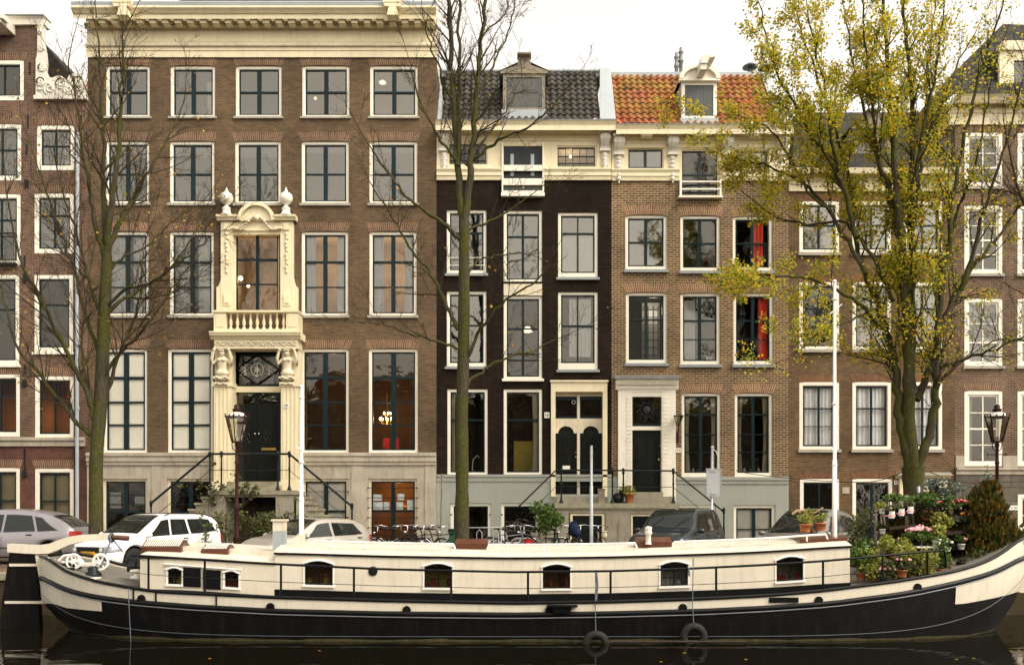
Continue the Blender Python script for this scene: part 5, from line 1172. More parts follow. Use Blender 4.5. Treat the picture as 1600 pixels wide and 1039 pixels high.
# ---------------------------------------------------------------- the barge
def interp(tb, x):
    if x <= tb[0][0]: return tb[0][1]
    for (a, b_), (c, d) in zip(tb, tb[1:]):
        if x <= c: t = (x-a)/(c-a); return b_+(d-b_)*t
    return tb[-1][1]
def sm(tb, x, w=14): return (interp(tb, x-w)+2*interp(tb, x)+interp(tb, x+w))/4
XM, HL, YC, BH = .45, 10.85, 20.0, 2.1
def hbr(x): u = abs((x-XM)/HL); return BH*max(0, 1-u**5)**.6 if u < 1 else 0
TSH = [(68,867),(75,872),(100,892),(150,908),(205,918),(245,924),(430,933),(600,938),(800,942),(950,940),(1100,935),(1200,930),(1290,922),(1400,908),(1490,893),(1540,878),(1575,858),(1592,842),(1600,838)]
TST = [(68,900),(73,905),(90,915),(120,925),(155,932),(212,939),(300,946),(430,953),(600,957),(800,959),(950,957),(1100,953),(1200,948),(1300,941),(1400,928),(1440,921),(1500,908),(1550,894),(1580,880),(1592,872),(1600,868)]
def zat(tb, x, b_=None):
    Y = YC-(hbr(x) if b_ is None else b_); px = 800+F*x/Y; return Z(sm(tb, px), Y)
def zsh(x): return zat(TSH, x)
def zst(x): return zat(TST, x)
def hw(x, z):
    u = abs((x-XM)/HL); t = max(0, min(1, (z-WZ+.3)/(zsh(x)-WZ+.3))); gw = .95-.40*u**6
    return hbr(x)*(1-(1-gw)*(1-t)**1.6)
def warp(x, z):                                                     # stem and stern rake in below the strake
    u = (x-XM)/HL; t = max(0, min(1, (z-WZ)/(zst(x)-.42-WZ))); return XM+(x-XM)*(1-.062*(1-t)**1.5*abs(u)**7)
ns = 90
XS = [XM-HL*math.cos(PI*k/ns) for k in range(ns+1)]
boat = empty('houseboat', (XM, YC, WZ), 'long cream and black converted barge moored along the quay', 'houseboat')
def strip(rows, off=0, xs=XS, sides=(-1, 1)):
    """skin between horizontal lines given as functions of x, on both sides of the hull"""
    b = MB(); n = len(xs); m = len(rows)
    for s in sides:
        vs = []
        for x in xs:
            for fz in rows: z = fz(x); vs.append((warp(x,z), YC+s*(hw(x,z)+off), z))
        fs = [(i*m+j, (i+1)*m+j, (i+1)*m+j+1, i*m+j+1) for i in range(n-1) for j in range(m-1)]
        if s > 0: fs = [f[::-1] for f in fs]
        b.add(vs, fs, True)
    return b
strip([lambda x: -1.5, lambda x: -1.15, lambda x: -.95, lambda x: -.75, lambda x: -.5, lambda x: min(-.3, zst(x)-.05), zst]).build('hull', M['hull'], boat)
strip([lambda x: -1.02, lambda x: -.955+.012*math.sin(x*3.1)+.008*math.sin(x*7.7)], .004).build('waterline_scum', paint('waterline_scum', (.055,.05,.022), .8, .4, 6, dirt=.5, bmp=.2, streak=False), boat)
strip([lambda x: zst(x)-.001, lambda x: zst(x)*.7+zsh(x)*.3, lambda x: zst(x)*.3+zsh(x)*.7, zsh]).build('bulwark', M['boat_cream'], boat)
def line(fz, off, r, name, mat, xs=XS, sides=(-1,1), n=8):
    b = MB()
    for s in sides: b.tube([(x, YC+s*(hw(x, fz(x))+off), fz(x)) for x in xs], r, n)
    return b.build(name, mat, boat)
line(lambda x: zst(x)-.02, .0, .055, 'rubbing_strake', M['black'])
line(lambda x: zst(x)-.085, .01, .014, 'strake_edge', M['steel'], xs=XS[8:-8])
line(zsh, 0, .034, 'gunwale', M['black'])
hz_ = lambda x: -.90+(zst(x)-.30+.90)*abs((x-XM)/HL)**5
b = MB()
for s in (-1, 1): b.tube([(warp(x,hz_(x)), YC+s*(hw(x,hz_(x))+.004), hz_(x)) for x in XS], .009, 5)
b.build('hull_seam', M['shutter_dark'], boat)
xs_ = [x for x in XS if x < -6.3 or abs(x+6.3) < .3]; 
def patch(xa, xb, tb, name):
    b = MB(); n = 24; vs = []; m = 5
    for i in range(n+1):
        x = xa+(xb-xa)*i/n; zt = zst(x)-.065; Y = YC-hbr(x); zb = min(zt-.02, Z(interp(tb, 800+F*x/Y), Y))
        for j in range(m+1): z = zt+(zb-zt)*j/m; vs.append((warp(x,z), YC-hw(x,z)-.012, z))
    b.add(vs, [(i*(m+1)+j, i*(m+1)+j+1, (i+1)*(m+1)+j+1, (i+1)*(m+1)+j) for i in range(n) for j in range(m)], True)
    b.add([(v[0], 2*YC-v[1], v[2]) for v in vs], [(i*(m+1)+j, (i+1)*(m+1)+j, (i+1)*(m+1)+j+1, i*(m+1)+j+1) for i in range(n) for j in range(m)], True)
    b.build(name, M['boat_cream'], boat)
patch(-10.395, X(156, 18.35), [(70,943),(82,944),(100,950),(140,954),(156,955)], 'stern_panel')
patch(X(1493, 18.35), 11.295, [(1493,944),(1510,943),(1550,936),(1580,930),(1597,925)], 'bow_panel')
b = MB(); b.prism([(-10.55,Z(867,20)),(-10.34,Z(866,20)),(-10.20,Z(943,20)),(-10.36,Z(943,20))], 19.93, 20.07); b.build('sternpost', M['boat_cream'], boat)
b = MB(); b.prism([(11.25,Z(850,20)),(11.38,Z(838,20)),(11.44,Z(838,20)),(11.36,Z(925,20)),(11.22,Z(925,20))], 19.92, 20.08); b.build('stem_post', M['boat_cream'], boat)
b = MB(); vs = []; n = len(XS)
for x in XS: w = max(.001, hbr(x)-.02); vs += [(x,YC-w,zsh(x)-.07),(x,YC-w*.5,zsh(x)-.04),(x,YC,zsh(x)-.03),(x,YC+w*.5,zsh(x)-.04),(x,YC+w,zsh(x)-.07)]
b.add(vs, [(i*5+j,(i+1)*5+j,(i+1)*5+j+1,i*5+j+1) for i in range(n-1) for j in range(4)], True); b.build('deck', M['deck'], boat)
for px in (205, 243, 341):                                          # bulwark seams
    x = X(px, 18.1); b = MB(); b.tube([(x, YC-hw(x,zsh(x))-.012, zsh(x)), (x, YC-hw(x,zst(x))-.012, zst(x))], .018, 6); b.build('bulwark_seam', M['black'], boat)
b = MB()
for px in (214,423,636,858,1066,1279,1440):
    x = X(px, 17.95); z = zst(x)+.06; b.lathe((x, YC-hw(x,z)-.03, z), [(.085,0),(.085,.02),(.05,.035)], 14, ax='y')
b.build('scupper', M['hull'], boat)
for (px, py, w, h) in ((1225,937,44,7),(878,947,40,4)):
    x = X(px,17.9); z = Z(py,17.9); b = MB(); yy = YC-hw(x,z)
    if w == 44: b.box(x-.29,x+.29,yy-.03,yy+.02,z-.05,z+.05)
    else:
        b.box(x-.30,x+.30,yy-.16,yy,z-.0,z+.035); b.prism([(x-.2,z-.001),(x+.2,z-.001),(x+.15,z-.13),(x-.15,z-.13)], yy-.12, yy)
    b.build('fairlead', M['black'], boat)

# long deckhouse
CY, CF = 18.45, 21.55
def mkdz(tb, y0): return lambda x: Z(sm(tb, 800+F*x/CY, 40), CY)-Z(y0, CY)
TC = [(430,863),(600,868),(800,871),(950,869.5),(1100,865),(1200,861),(1328,852)]
dz1 = mkdz(TC, 871)
def bent(b, dz): b.v = [(v[0], v[1], v[2]+dz(v[0])) for v in b.v]; return b
def lbox(b, x0, x1, y0, y1, z0, z1, st=.6):
    n = max(1, int((x1-x0)/st))
    for i in range(n): b.box(x0+(x1-x0)*i/n, x0+(x1-x0)*(i+1)/n, y0, y1, z0, z1)
    return b
def cabin(name, x0, x1, zt, zb, zc, dz, wins, camber, cm='boat_cream'):
    cols = sorted(set([x0, x1]+[v for w_ in wins for v in (w_[0], w_[1])]))
    full = []
    for a, c in zip(cols, cols[1:]):
        n = max(1, int((c-a)/.5)); full += [a+(c-a)*i/n for i in range(n)]
    full.append(x1); b = MB()
    for a, c in zip(full, full[1:]):
        ws = [w_ for w_ in wins if w_[0]-1e-4 <= a and c <= w_[1]+1e-4]
        segs = [(zc, zt)] if not ws else [(zc, ws[0][2]), (ws[0][3], zt)]
        for p, q in segs: b.quad((a,CY,p),(c,CY,p),(c,CY,q),(a,CY,q))
    b.quad((x0,CF,zb),(x0,CY,zb),(x0,CY,zt),(x0,CF,zt)); b.quad((x1,CY,zb),(x1,CF,zb),(x1,CF,zt),(x1,CY,zt))
    for a, c in zip(full, full[1:]): b.quad((c,CF,zb),(a,CF,zb),(a,CF,zt),(c,CF,zt))
    cab = bent(b, dz).build(name, M[cm], boat)
    b = MB(); lbox(b, x0-.01, x1+.01, CY-.012, CF+.012, zb, zc); bent(b, dz).build('coaming', M['black'], cab)
    b = MB(); lbox(b, x0-.02, x1+.02, CY-.03, CY+.03, zt-.02, zt+.02); lbox(b, x0-.02, x1+.02, CF-.03, CF+.03, zt-.02, zt+.02); bent(b, dz).build('roof_edge', M['black'], cab)
    b = MB(); n = 44; m = 10; vs = []; xs = [x0-.03+(x1-x0+.06)*i/n for i in range(n+1)]
    prof = []
    for j in range(m+1):
        t = j/m*2-1; y_ = YC+t*(CF-CY+.08)/2; prof.append((y_, zt+.02+camber*(1-abs(t)**3.2)))
    for x in xs:
        for y_, z_ in prof: vs.append((x, y_, z_))
    b.add(vs, [(i*(m+1)+j,(i+1)*(m+1)+j,(i+1)*(m+1)+j+1,i*(m+1)+j+1) for i in range(n) for j in range(m)], True)
    for e in (0, n): b.add([vs[e*(m+1)+j] for j in range(m+1)], [tuple(range(m+1)) if e else tuple(range(m, -1, -1))])
    bent(b, dz).build('roof', M['boat_roof'], cab)
    for w_ in wins:
        a, c, p, q, rise, nm, extra = w_; mx = (a+c)/2; b = MB(); e = .022
        arc = [(a+(c-a)*k/10, q-rise+rise*math.sin(PI*k/10)**.8) for k in range(11)]
        up = MB(); up.prism([(c,q),(a,q)]+arc[:5]+[(mx,q-.002)]+arc[6:], CY, CY+.03)
        bent(up, dz).build('window_head', M[cm], cab)
        hd = [(x-(.035 if k == 0 else 0)+(.035 if k == 10 else 0), z+.012) for k, (x, z) in enumerate(arc)]
        b.tube([(x, CY-.02, z) for x, z in hd], .022, 6); b.box(a-.04, c+.04, CY-.04, CY+.02, p-.045, p-.001)
        b.box(a-.03, a, CY-.014, CY+.05, p, q-rise); b.box(c, c+.03, CY-.014, CY+.05, p, q-rise)
        w = bent(b, dz).build(nm, M['boat_white'], cab)
        s = MB(); s.box(a, a+.018, CY+.03, CY+.06, p, q); s.box(c-.018, c, CY+.03, CY+.06, p, q); s.box(mx-.012, mx+.012, CY+.03, CY+.06, p, q); s.box(a, c, CY+.031, CY+.059, p, p+.02)
        for t_ in (.36,.68): s.box(a, c, CY+.032, CY+.058, p+(q-p)*t_-.007, p+(q-p)*t_+.007)
        bent(s, dz).build('sash', M['black'], w)
        g = MB(); g.quad((a,CY+.045,p),(c,CY+.045,p),(c,CY+.045,q),(a,CY+.045,q)); bent(g, dz).build('pane', M['glass'], w)
        r = MB(); r.box(a-.12, c+.12, CY+.5, CY+.52, p-.2, q+.05); r.box(a-.12,c+.12,CY+.07,CY+.9,p-.21,p-.2); r.box(a-.12,c+.12,CY+.07,CY+.9,q+.05,q+.06); r.box(a-.14,a-.12,CY+.07,CY+.9,p-.2,q+.05); r.box(c+.12,c+.14,CY+.07,CY+.9,p-.2,q+.05); bent(r, dz).build('interior', M[extra], w)
        sv = MB()
        for k in range(5):
            xx = a+.06+(c-a-.12)*k/4; hh = random.uniform(.08,.26)
            if random.random() < .8: sv.lathe((xx, CY+.16, p), [(.05,0),(.055,hh*.6),(.012,hh*.8),(.012,hh)], 8)
        if sv.v: bent(sv, dz).build('windowsill_ornament', M[random.choice(['terracotta','potwhite','room_yellow','curtain_red'])], w)
    return cab
zt = Z(871, CY)-.01
wl_ = []
for i, (pa, pb) in enumerate(((476,520),(663,706),(848,891),(1032,1075),(1213,1255))):
    a, c = X(pa,CY), X(pb,CY); wl_.append((a, c, Z(919.5,CY), Z(882,CY), .07, 'window', ('room_orange','room_yellow','room_brown','room_white','room_beige')[i]))
cab = cabin('deckhouse', X(430,CY), X(1328,CY), zt, -.26, Z(928,CY), dz1, wl_, .16)
wl2 = []
for pa, pb in ((262,284),(351,373)):
    a, c = X(pa,CY), X(pb,CY); wl2.append((a, c, Z(915,CY), Z(890,CY), .05, 'window', 'room_grey'))
T2 = [(217,866),(320,872),(432,883)]
Zs = mkdz([(217,869),(320,873),(432,881)], 874)
cab2 = cabin('stern_cabin', X(219,CY), X(430,CY)-.003, Z(874,CY)+.0, -.20, Z(924,CY), Zs, wl2, .10)
b = MB(); b.box(X(287,CY), X(314,CY), CY-.03, CY-.001, Z(918,CY), Z(888,CY)); b.box(X(318,CY), X(345,CY), CY-.03, CY-.001, Z(920,CY), Z(890,CY)); bent(b, Zs).build('shutter', M['black'], cab2)
b = MB(); b.tube([(X(257,CY),CY-.03,Z(884,CY)),(X(378,CY),CY-.03,Z(887,CY))], .016, 6); bent(b, Zs).build('rain_strip', M['boat_white'], cab2)
b = MB(); lbox(b, X(217,CY), X(430,CY), 19.0, 21, Z(868,CY), Z(858,CY)); bent(b, Zs).build('cabin_trunk', M['boat_roof'], cab2)
def skylight(pa, pb, pt, pb_, Y, parent, grate=True, name='skylight'):
    a, c, t, q = X(pa,Y), X(pb,Y), Z(pt,Y), Z(pb_,Y); b = MB()
    b.prof(a, c, [(Y,q-.12),(Y,q+(t-q)*.45),(Y+.28,t),(Y+.56,q+(t-q)*.45),(Y+.56,q-.12)])
    s = b.build(name, M['wood'], parent)
    if grate:
        g = MB(); L = c-a; n = int(L/.045)
        for k in range(n):
            xx = a+.04+(L-.08)*(k+.5)/n; g.add([(xx-.012,Y+.02,q+(t-q)*.45+.03),(xx+.012,Y+.02,q+(t-q)*.45+.03),(xx+.012,Y+.26,t+.01),(xx-.012,Y+.26,t+.01)], [(0,1,2,3)])
        g.box(a-.02,c+.02,Y+.24,Y+.3,t,t+.025); g.build('skylight_bar', M['potwhite'], s)
    return s
skylight(220,283,844,864,18.9,cab2); skylight(314,356,851,866,18.9,cab2)
skylight(711,762,842,854,19.0,cab,False); skylight(996,1050,839,852,19.0,cab,False)
b = MB(); Yv = 18.95; b.lathe((X(1013,Yv),Yv,Z(850,Yv)), [(.07,0),(.055,.05),(.055,.2),(.08,.22),(.08,.27),(.055,.28),(.075,.31),(.075,.36),(.02,.38)], 12); b.build('vent_pipe', M['offwhite'], cab)
b = MB(); Yv = 19.1; x0, x1 = X(426,Yv), X(444,Yv); b.box(x0, x1, Yv, Yv+.24, Z(888,Yv), Z(829,Yv)); fl = b.build('flue', M['zinc'], cab)
b = MB(); b.box(x0+.001, x1-.001, Yv+.001, Yv+.239, Z(829,Yv), Z(814,Yv)); b.box(x0-.03, x1+.03, Yv-.03, Yv+.27, Z(814,Yv), Z(811,Yv)); b.build('flue_cap', M['boat_cream'], fl)
b = MB(); b.tube([(X(583,CY),CY-.02,Z(894,CY)+.03),(X(583,CY),CY+.01,Z(894,CY)+.03)], .095, 18); ph = b.build('porthole', M['black'], cab)
b = MB(); b.tube([(X(583,CY),CY-.026,Z(894,CY)+.03),(X(583,CY),CY-.0201,Z(894,CY)+.03)], .07, 18); b.build('porthole_glass', M['car_glass'], ph)
# roof handrail
b = MB(); Yh = 18.75
for pa, pc in ((490,708),(764,992),(1054,1290)):
    pts = [(X(pa+(pc-pa)*k/8,Yh), Yh, zt+.16+.10+dz1(X(pa+(pc-pa)*k/8,Yh))) for k in range(9)]
    b.tube([(pts[0][0]-.04,Yh,pts[0][2]-.1)]+pts+[(pts[-1][0]+.04,Yh,pts[-1][2]-.1)], .022, 6)
    for p in pts[1:-1:2]: b.tube([p,(p[0],p[1],p[2]-.12)], .02, 6)
b.build('roof_rail', M['boat_white'], cab)
def mast(px, pyt, pyb, Y, parent, name='mast'):
    b = MB(); x = X(px,Y); zt_, zb_ = Z(pyt,Y), Z(pyb,Y); h = zt_-zb_
    b.tube([(x,Y,zb_-.15),(x,Y,zb_+h*.30),(x,Y,zb_+h*.301),(x,Y,zt_)], [.052,.048,.037,.031], 12)
    for t in (.28,.52,.93): b.lathe((x,Y,zb_+h*t), [(.05,-.02),(.065,0),(.05,.02)], 10)
    b.tube([(x-.06,Y,zb_+h*.34),(x+.06,Y,zb_+h*.34)], .02, 6); b.ball((x,Y,zt_), .045)
    m = b.build(name, M['boat_white'], parent)
    b = MB(); b.tube([(x-.11,Y-.05,zb_+h*.60+.05),(x+.11,Y-.05,zb_+h*.60-.05) if px < 800 else (x+.16,Y-.05,zb_+h*.89)] if px < 800 else [(x-.12,Y-.05,zb_+h*.87),(x+.14,Y-.05,zb_+h*.91)], .013, 5); b.build('cleat', M['boat_white'], m)
    return x
mx = mast(471, 604, 850, 18.9, boat); mast(1304, 440, 838, 19.3, boat)
b = MB(); b.prism([(X(430,18.9),Z(864,18.9)),(X(476,18.9),Z(864,18.9)),(X(475,18.9),Z(835,18.9)),(X(466,18.9),Z(835,18.9)),(X(463,18.9),Z(846,18.9)),(X(448,18.9),Z(854,18.9))], 18.82, 18.98); b.build('mast_foot', M['boat_cream'], boat)
# stanchions and rails
TR = [(204,867),(430,881),(600,889),(800,893.5),(950,892),(1080,888),(1200,882),(1290,876),(1378,868),(1475,859)]
def ry(px): return YC-hbr(X(px,18.1))+.10
b = MB(); pts = []
for k in range(50): px = 206+(1474-206)*k/49; Y = ry(px); pts.append((X(px,Y), Y, Z(sm(TR,px),Y)))
pts = [(pts[0][0]-.06,pts[0][1]+.35,pts[0][2])]+pts+[(pts[-1][0]+.06,pts[-1][1]+.05,pts[-1][2]-.05),(pts[-1][0]+.08,pts[-1][1]+.05,pts[-1][2]-.35)]
b.tube(pts, .024, 8); b.build('top_rail', M['black'], boat)
b = MB(); b.tube([(p[0],p[1],zsh(p[0])+ (p[2]-zsh(p[0]))*.46) for p in pts[1:-2]], .007, 5); b.build('guard_wire', M['iron'], boat)
for px in (232,320,439,553,705,825,954,1119,1286,1379,1449):
    Y = ry(px); x = X(px,Y); b = MB(); b.tube([(x,Y,zsh(x)-.05),(x,Y,Z(sm(TR,px),Y))], .024, 8); b.build('stanchion', M['black'], boat)
# rudder and tiller
b = MB(); b.prism([(X(18,20),Z(860,20)),(-10.56,Z(860,20)),(-10.42,-1.3),(X(2,20),-1.3),(X(5,20),Z(942,20))], 19.93, 20.07); rd = b.build('rudder', M['hull'], boat)
b = MB(); b.box(X(18,20),-10.5,19.9,20.1,Z(884,20),Z(880,20)); b.box(X(11,20),-10.35,19.9,20.1,Z(942,20),Z(938,20)); b.build('rudder_strap', M['boat_cream'], rd)
b = MB(); pr = [(15,849,862),(40,850.5,864),(62,851,865),(80,849,864),(95,843,858),(110,838,851),(130,835,846),(172,833.5,843)]
for (a, t, u), (c, v, w_) in zip(pr, pr[1:]): b.prism([(X(a,20),Z(u,20)),(X(c,20),Z(w_,20)),(X(c,20),Z(v,20)),(X(a,20),Z(t,20))], 19.9, 20.1)
tl = b.build('tiller', M['boat_cream'], boat)
b = MB(); b.tube([(X(168,20),20,Z(839,20)),(X(201,20),20,Z(841,20))], .055, 10); b.build('tiller_handle', M['wood'], tl)
b = MB(); b.torus((X(174,20),20,Z(840,20)), .09, .03, 'x'); b.tube([(X(174,20),20,Z(842,20)),(X(166,19.4),19.4,Z(862,19.4)),(X(158,19.2),19.2,Z(885,19.2))], .02, 6); b.tube([(X(176,20),20,Z(842,20)),(X(192,20),20,Z(862,20))], .018, 6); b.build('tiller_rope', M['rope'], tl)
# stern winch
wn = MB(); Yw = 19.3
def wheel(b, px, py, R, r, sp, Y):
    c = (X(px,Y),Y,Z(py,Y)); b.torus(c, R, r, 'y', 24, 6); b.tube([(c[0],Y-.05,c[2]),(c[0],Y+.05,c[2])], .05, 10)
    for k in range(sp): a = 2*PI*k/sp; b.tube([c,(c[0]+R*math.cos(a),Y,c[2]+R*math.sin(a))], .018, 5)
    return b
wheel(wn, 115, 877, .15, .028, 6, Yw); wheel(wn, 157, 878, .16, .03, 6, Yw); wheel(wn, 124, 880, .09, .02, 5, Yw+.4)
for k in range(9): wn.box(X(126+3*k,Yw),X(127.4+3*k,Yw),Yw-.03,Yw+.05,Z(884,Yw),Z(878.5,Yw))
wn.tube([(X(92,Yw),Yw,Z(876,Yw)),(X(100,Yw),Yw,Z(868,Yw)),(X(118,Yw),Yw,Z(866,Yw))], .03, 6); wn.box(X(96,Yw),X(116,Yw),Yw,Yw+.3,Z(880,Yw),Z(876,Yw))
for px in (76, 86): wn.tube([(X(px,19.6),19.6,Z(888,19.6)),(X(px,19.6),19.6,Z(873,19.6))], .02, 6)
wn.tube([(X(74,19.6),19.6,Z(871,19.6)),(X(88,19.6),19.6,Z(882,19.6)),(X(88,19.6),19.6,Z(889,19.6))], .022, 6)
wi = wn.build('winch', M['boat_white'], boat)
b = MB(); b.tube([(X(96,Yw),Yw+.1,Z(884,Yw)),(X(112,Yw),Yw+.1,Z(884,Yw))], .12, 14); b.lathe((X(146,Yw),Yw,Z(900,Yw)), [(.16,0),(.17,.05),(.11,.1),(.12,.18),(.06,.22)], 14); b.box(X(92,Yw),X(118,Yw),Yw-.1,Yw+.3,Z(898,Yw),Z(886,Yw)); b.build('winch_drum', M['iron'], wi)
b = MB(); b.box(X(120,19),X(152,19),18.9,19.2,Z(906,19),Z(902,19)); b.box(X(203,18.8),X(215,18.8),18.8,19.0,Z(903,18.8),Z(900,18.8)); b.box(X(203,18.8),X(215,18.8),18.8,19.0,Z(893,18.8),Z(890,18.8)); b.lathe((X(209,18.8),18.9,Z(900,18.8)), [(.04,0),(.03,.05),(.04,.1)], 10); b.build('bollard', M['boat_white'], boat)
b = MB(); b.torus((X(205,19.2),19.2,Z(878,19.2)), .13, .012, 'y', 18, 5); b.torus((X(205,19.4),19.4,Z(880,19.4)), .10, .02, 'y', 18, 5); b.box(X(198,19.3),X(214,19.3),19.3,19.6,Z(893,19.3),Z(884,19.3)); b.build('deck_gear', M['iron'], boat)
b = MB(); b.box(X(1490,19.2),X(1560,19.4),19.2,19.5,Z(899,19.2),Z(896,19.2)); b.build('foredeck_board', M['boat_white'], boat)
b = MB(); yv = 17.98
b.tube([(X(202,18.15),18.1,zsh(X(202,18.15))),(X(203,18.0),17.98,-.5),(X(203,17.9),17.95,-1.1)], .008, 5); b.build('mooring_line', M['rope'], boat)
TG = 'tyre fenders on the barge side'
for (px, zc, lab, pr_) in ((931,WZ-.02,'black tyre fender half under water below the second rail post from centre',890),(1084,WZ+.13,'black tyre fender hanging just clear of the water further towards the bow',872)):
    Y = 17.72; t = empty('tyre_fender', (X(px,Y),Y,zc), lab, 'fender', TG); b = MB(); b.torus((X(px,Y),Y,zc), .20, .075, 'y', 28, 10); b.build('tyre', M['rubber'], t)
    b = MB(); b.tube([(X(px,Y),Y,zc+.2),(X(px,Y),Y+.12,zc+.6),(X(px,17.95),ry(px),Z(pr_,17.95))], .010, 5)
    if px < 1000: b.tube([(X(px+1,Y)+.02,17.98,Z(893,17.98)),(X(px+2,Y)+.03,17.96,Z(915,17.96)),(X(px,Y)+.01,17.9,Z(944,17.9))], .022, 6)
    else: b.tube([(X(px-4,Y),17.98,Z(886,17.98)),(X(px-3,Y),17.96,Z(900,17.96))], .018, 6)
    b.build('rope', M['rope'], t)
b = MB(); b.tube([(X(955,17.5),17.6,WZ+.05),(X(1168,17.5),17.6,WZ+.05)], .022, 8); tag(b.build('floating_beam', M['wood_dark']), 'thin dark timber beam floating along the waterline of the barge', 'beam')
# ---------------------------------------------------------------- cars
CARP = {}
def smooth_prof(tb, x):
    # Catmull-Rom through the table
    n = len(tb)
    if x <= tb[0][0]: return tb[0][1]
    if x >= tb[-1][0]: return tb[-1][1]
    for i in range(n-1):
        if tb[i][0] <= x <= tb[i+1][0]:
            h = tb[i+1][0]-tb[i][0]; t = (x-tb[i][0])/h
            m0 = (tb[i+1][1]-tb[max(i-1,0)][1])/(tb[i+1][0]-tb[max(i-1,0)][0]) if i else (tb[1][1]-tb[0][1])/h
            j = min(i+2, n-1); m1 = (tb[j][1]-tb[i][1])/(tb[j][0]-tb[i][0])
            return (2*t**3-3*t*t+1)*tb[i][1]+(t**3-2*t*t+t)*h*m0+(-2*t**3+3*t*t)*tb[i+1][1]+(t**3-t*t)*h*m1
def carpaint(name, c, metal=.3):
    m, nt, b, o = newmat(name); b.inputs['Base Color'].default_value = c4(c); b.inputs['Metallic'].default_value = metal; b.inputs['Roughness'].default_value = .35
    b.inputs['Coat Weight'].default_value = .6; b.inputs['Coat Roughness'].default_value = .03
    co = objco(nt); d = ramp(nt, noise(nt, 2.5, 6, .7, co), [(.4,(0,0,0)),(.9,(.25,.25,.25))]); bs = mix(nt, d, c, [x*.6+.012 for x in c]); nt.links.new(bs, b.inputs['Base Color'])
    return m
def make_car(label, L, W, top, belt, wx, cab, sidewin, pcol, loc, rz, metal=.3, rails=False, wr=.31, kind='hatchback', roofw=.74, plate=None):
    """top: (x,z) centreline from tail to nose; belt: (x,z) shoulder line; cab: (rear base, rear top, front top, front base) of the greenhouse"""
    root = empty('parked_car', (0,0,0), label, 'car', 'cars parked along the canal')
    hl, W2 = L/2, W/2
    xs = sorted(set([round(-hl+L*i/56, 4) for i in range(57)] + [round(w_+wr*1.22*math.cos(PI*k/10), 4) for w_ in wx for k in range(11)]))
    def plan(x):
        u = abs(x)/hl; return 1-.10*u**4-.16*max(0, (u-.86)/.14)**2
    def zsill(x):
        z = .24 + .10*max(0, (abs(x)/hl-.9)/.1)
        for w_ in wx:
            R = wr*1.2; d = abs(x-w_)
            if d < R: z = max(z, wr+math.sqrt(R*R-d*d))
        return z
    def roofness(x):
        a, b_, c, d = cab
        if x <= a or x >= d: return 0
        if b_ <= x <= c: return 1
        t = (x-a)/(b_-a) if x < b_ else (d-x)/(d-c); return t*t*(3-2*t)*.6+t*.4
    def sect(x):
        p = plan(x); zs = zsill(x); zb = smooth_prof(belt, x); zt = max(smooth_prof(top, x), zb+.012); r = roofness(x); w = W2*p
        wt = w*(.88-(.88-roofw)*r); rr = min(.09, (zt-zb)*.35+.008)
        zmid = max(zs+.03, .34); z3 = max(zmid+.03, zb-.20)
        P_ = [(w*.93, zs), (w*.985, max(zs+.015, zmid)), (w, max(zs+.04, (zmid+z3)/2)), (w*.995, max(zs+.06, z3)), (w*.965, max(zs+.09, zb-.05)), (w*.935, zb)]
        for t in (.33, .66): P_.append((w*.92+(wt-w*.92)*t, zb+(zt-rr-zb)*t))
        P_ += [(wt, zt-rr), (wt*.95, zt-rr*.45), (wt*.82, zt-rr*.12), (wt*.5, zt-.0), (0, zt+.008)]
        return P_
    S = [sect(x) for x in xs]; m = len(S[0]); vs = []
    for x, s in zip(xs, S):
        full = [(-a, z) for a, z in s] + [(a, z) for a, z in s[-2::-1]]
        for y, z in full: vs.append((x, y, z))
    k = 2*m-1; b = MB()
    b.add(vs, [(i*k+j, i*k+j+1, (i+1)*k+j+1, (i+1)*k+j) for i in range(len(xs)-1) for j in range(k-1)], True)
    n = len(xs)-1; b.add(vs[:k], [tuple(range(k))]); b.add(vs[n*k:], [tuple(range(k-1,-1,-1))])
    body_ = b.build('body', pcol, root)
    b = MB(); b.box(-hl+.12, hl-.12, -W2*.80, W2*.80, .20, .62); 
    for w_ in wx: b.box(w_-wr*1.25, w_+wr*1.25, -W2*.70, W2*.70, .25, .75)
    b.build('underbody', M['rubber'], root)
    def surf(x, v, s=1, off=.012):                                   # v 0 at shoulder, 1 at roof edge
        p = sect(x); pts = p[5:9]; t = v*3; i = min(2, int(t)); f = t-i
        y = pts[i][0]+(pts[i+1][0]-pts[i][0])*f; z = pts[i][1]+(pts[i+1][1]-pts[i][1])*f
        return (x, s*(y+off), z)
    for s in (-1, 1):
        for wq in sidewin:                                           # (rear bottom, front bottom, front top, rear top) with v0, v1
            b = MB(); n_ = 10; m_ = 5; v0, v1 = wq[4], wq[5]; g = []
            for i in range(n_+1):
                for j in range(m_+1):
                    t, v = i/n_, j/m_; xa = wq[0]+(wq[3]-wq[0])*v; xb = wq[1]+(wq[2]-wq[1])*v; g.append(surf(xa+(xb-xa)*t, v0+(v1-v0)*v, s))
            b.add(g, [(i*(m_+1)+j, (i+1)*(m_+1)+j, (i+1)*(m_+1)+j+1, i*(m_+1)+j+1) for i in range(n_) for j in range(m_)], True)
            b.build('side_window', M['car_glass'], root)
